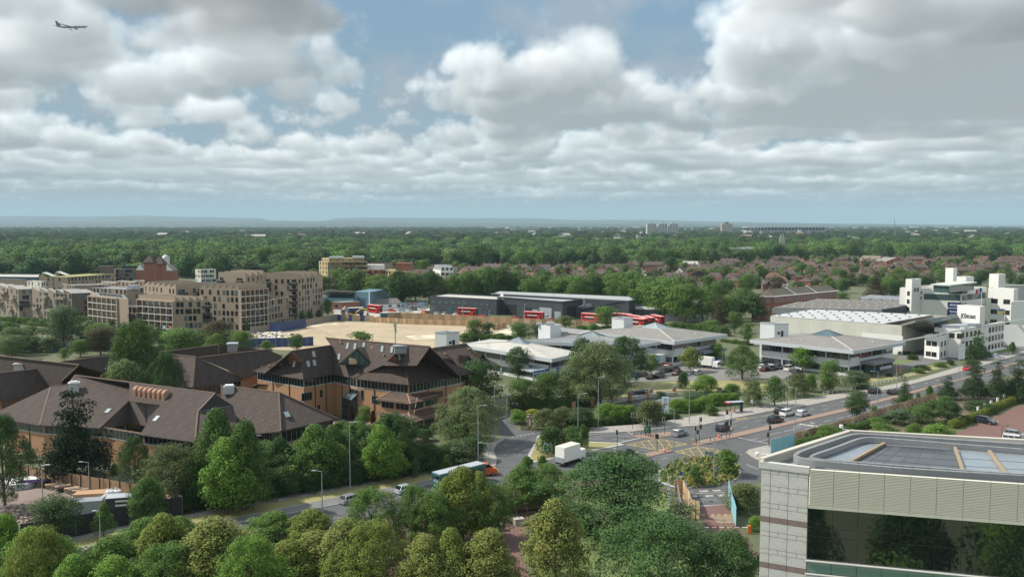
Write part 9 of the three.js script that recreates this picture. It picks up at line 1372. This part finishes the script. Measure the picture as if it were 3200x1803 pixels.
const ex=thing('excavator','yellow excavator with folded arm by the navy trailer','excavator',at('2',975,1105),0);part(ex,'tracks',merge([bevelBox(3.6,0.8,0.6,0.3,0,0.4,1),bevelBox(3.6,0.8,0.6,0.3,0,0.4,-1)]),MAT.rubber);part(ex,'body',bevelBox(3.2,1.4,2.4,0.2,-0.6,1.6,0),MAT.yellow);part(ex,'cab',bevelBox(1.4,1.5,1.2,0.1,0.3,2.8,0.5),MAT.glass);part(ex,'boom',merge([rod(V(0.8,2,0),V(4,4.6,0),0.3),rod(V(4,4.6,0),V(7,4.2,0),0.28),rod(V(7,4.2,0),V(7.6,2.2,0),0.22)]),MAT.yellow);part(ex,'bucket',bevelBox(1,0.9,1.1,0.1,7.5,1.8,0),MAT.black);
const cb=thing('cabin','white cabin trailer with blue stripes in front of the pale building','cabin',at('7',1500,285),0.5);part(cb,'body',bevelBox(10,3,3,0.08,0,2,0),MAT.panelWhite);part(cb,'stripe',box(1.6,2.4,3.04,-2.2,2.2,0),MAT.hoardSky);part(cb,'canopy',boxUp(5,0.2,4,3.4,3.6,1),MAT.panelPale);part(cb,'wheel',rod(V(0,0.45,-1.5),V(0,0.45,1.52),0.42,0.42,12),MAT.rubber);fence('site_fence','orange plastic barriers before the white cabin','7',[1500,312,1610,300,1640,280],1,MAT.cone,{wide:2,category:'barrier'});
}
{// flags on the white works
for(const[label,k,x,y,yt,fx,cols]of[['white flagpole with a red, white and blue flag over the works tower','i',1932,1100,365,-14,[[0.03,0.06,0.25],[0.5,0.5,0.5],[0.45,0.03,0.05]]],['flagpole with a blue, white and red flag before the named tower','i',1612,1200,775,-9,[[0.03,0.06,0.3],[0.6,0.6,0.6],[0.5,0.04,0.05]]],['flagpole with a blue and yellow flag at the white factory','i',2285,1150,680,-12,[[0.05,0.2,0.5],[0.7,0.5,0.05]]]]){const p=at(k,x,y),h=upTo(k,yt,p),t=thing('flagpole',label,'flagpole',p);part(t,'pole',rod(V(0,0,0),V(0,h,0),0.14,0.08,8),MAT.frameWhite);cols.forEach((c,i)=>part(t,'flag_band',cols.length===3?box(1,1.9,0.06,-0.6 - i,h - 1.4 - i*0.35,0.06*i).rotateY(0.2):box(3,0.9,0.06,-1.7,h - 0.8 - i*0.9,0).rotateY(0.2),M(L(...c))));}
}
{// a person walking by the office lawn
const p=at('6',1625,990),t=thing('person','person in a white top and pink trousers walking by the office lawn','person',p,0.6),mk=(bones,cell,lo,hi,mat,name)=>{const S=hi.clone().sub(lo),R=44,mc=new MarchingCubes(R,mat,false,false,60000);mc.isolation=0;const sc=Math.max(S.x,S.y,S.z)/ 2,c=lo.clone().add(hi).multiplyScalar(0.5);for(let z=0;z<R;z++)for(let y=0;y<R;y++)for(let x=0;x<R;x++){const q=V(((x - R / 2)/(R / 2))*sc + c.x,((y - R / 2)/(R / 2))*sc + c.y,((z - R / 2)/(R / 2))*sc + c.z);let d=9;for(const[a,b,r0,r1]of bones){const ab=b.clone().sub(a),u=clamp(q.clone().sub(a).dot(ab)/ ab.lengthSq(),0,1),e=q.distanceTo(a.clone().addScaledVector(ab,u))- lerp(r0,r1,u),k=0.05,h=clamp(0.5 + 0.5*(d - e)/ k,0,1);d=lerp(d,e,h)- k*h*(1 - h);}mc.field[(z*R + y)*R + x]=-d;}mc.update();const n=mc.count,g=new THREE.BufferGeometry();g.setAttribute('position',new THREE.BufferAttribute(mc.positionArray.slice(0,n*3).map((v,i)=>v*sc +[c.x,c.y,c.z][i % 3]),3));g.setAttribute('normal',new THREE.BufferAttribute(mc.normalArray.slice(0,n*3),3));g.setAttribute('uv',new THREE.BufferAttribute(new Float32Array(n*2),2));return part(t,name,g,mat);};
const arm=(s)=>[[V(s*0.17,1.38,0),V(s*0.23,1.12,s*0.08),0.055,0.045],[V(s*0.23,1.12,s*0.08),V(s*0.23,0.88,s*0.2),0.042,0.03]],leg=(s)=>[[V(s*0.09,0.9,0),V(s*0.1,0.48,-s*0.16),0.09,0.06],[V(s*0.1,0.48,-s*0.16),V(s*0.1,0.08,-s*0.26),0.058,0.04]];
mk([[V(0,1.56,0.01),V(0,1.63,0.01),0.085,0.095],[V(0,1.42,0),V(0,1.54,0),0.05,0.05],[V(0,0.95,0),V(0,1.3,0),0.13,0.15],...arm(1),...arm(-1),...leg(1),...leg(-1),[V(0.1,0.06,-0.26),V(0.1,0.04,-0.08),0.045,0.035],[V(-0.1,0.06,0.26),V(-0.1,0.04,0.44),0.045,0.035]],0,V(-0.9,0,-0.9),V(0.9,1.8,0.9),M(L(0.42,0.26,0.19)),'body');
mk([[V(0,1.0,0),V(0,1.32,0),0.155,0.165],[V(-0.14,1.36,0),V(0.14,1.36,0),0.075,0.075],[V(0.17,1.38,0),V(0.22,1.18,0.06),0.07,0.06],[V(-0.17,1.38,0),V(-0.22,1.18,-0.06),0.07,0.06]],0,V(-0.5,0.75,-0.5),V(0.5,1.75,0.5),MAT.bagWhite,'top');mk([[V(0,0.92,0),V(0,0.98,0),0.15,0.15],[V(0.09,0.9,0),V(0.1,0.3,-0.2),0.105,0.07],[V(-0.09,0.9,0),V(-0.1,0.3,0.2),0.105,0.07]],0,V(-0.6,0.1,-0.6),V(0.6,1.3,0.6),M(L(0.42,0.13,0.15)),'trousers');mk([[V(0,1.66,-0.02),V(0,1.6,-0.06),0.1,0.085]],0,V(-0.2,1.4,-0.2),V(0.2,1.8,0.2),MAT.black,'hair');part(t,'bag',bevelBox(0.1,0.25,0.3,0.04,0.3,0.82,0.2),MAT.tailRed);
}
{// airliner on approach
const d=2070,u=248,v=84,p=V((u - W0 / 2)/ F0*d,0,-d);p.y=upTo('n',v,p);const t=thing('airliner','twin engined airliner with a dark red tail and its wheels down','aeroplane',p,0.06),G=M(L(0.30,0.34,0.36),{roughness:0.4});t.rotation.z=0.03;t.rotation.x=0.05;
const prof=[[0.02,-35],[0.9,-33],[2.0,-27],[2.9,-19],[3.1,-10],[3.1,22],[2.8,29],[1.9,33],[0.9,35.2],[0.02,35.8]].map(([a,b])=>new THREE.Vector2(a,b));const g=flat(new THREE.LatheGeometry(prof,20).rotateZ(-Math.PI / 2)),q=g.attributes.position;for(let i=0;i<q.count;i++)if(q.getX(i)<-12)q.setY(i,q.getY(i)+(-12 - q.getX(i))*0.09);g.computeVertexNormals();part(t,'fuselage',g,G);
const wing=(list,th)=>{const s=new THREE.Shape();list.forEach(([x,y],i)=>i?s.lineTo(x,y):s.moveTo(x,y));return flat(new THREE.ExtrudeGeometry(s,{depth:th,bevelEnabled:true,bevelSize:0.15,bevelThickness:0.15,bevelSegments:1}));};
for(const s of[1,-1]){const w=wing([[8,0],[-12,31],[-14.5,31],[-5,10],[-6,0]],0.5),a=w.attributes.position;w.rotateX(Math.PI / 2);if(s<0){for(let i=0;i<a.count;i++)a.setZ(i,-a.getZ(i));const o=a.array.slice();for(let i=0;i<a.count;i +=3)for(let c=0;c<3;c++){a.array[(i + 1)*3 + c]=o[(i + 2)*3 + c];a.array[(i + 2)*3 + c]=o[(i + 1)*3 + c];}}for(let i=0;i<a.count;i++)a.setY(i,a.getY(i)- 1.4 + Math.abs(a.getZ(i))*0.13);w.computeVertexNormals();part(t,'wing',w,G);const e=part(t,'engine',flat(new THREE.CylinderGeometry(1.7,1.2,7,16).rotateZ(-Math.PI / 2).translate(5.5,-3.2,s*10)),MAT.frameGrey);part(e,'pylon',box(4,1.4,0.4,3.6,-1.6,s*10),G);const tp=wing([[-27,1],[-34,10],[-36.5,10],[-33.5,1]],0.3).rotateX(Math.PI / 2);if(s<0){tp.scale(1,1,-1);}tp.translate(0,2.6,0);part(t,'tailplane',tp,G);part(t,'landing_gear',merge([cyl(0.25,0.25,4.2,-3,-6.4,s*5,8),box(3.4,1.2,0.9,-3,-6.6,s*5)]),MAT.black);}
part(t,'tail_fin',wing([[-23,3.4],[-33,14],[-36.5,14],[-33.5,3]],0.5).translate(0,0,-0.25),M(L(0.16,0.05,0.085),{roughness:0.5}));part(t,'nose_gear',merge([cyl(0.2,0.2,3,28,-5.4,0,8),box(1,1,0.6,28,-5.3,0)]),MAT.black);part(t,'emblem',box(4.5,1.2,6.3,10,0.6,0),M(L(0.3,0.1,0.12)));
}
renderer.render(scene,camera);
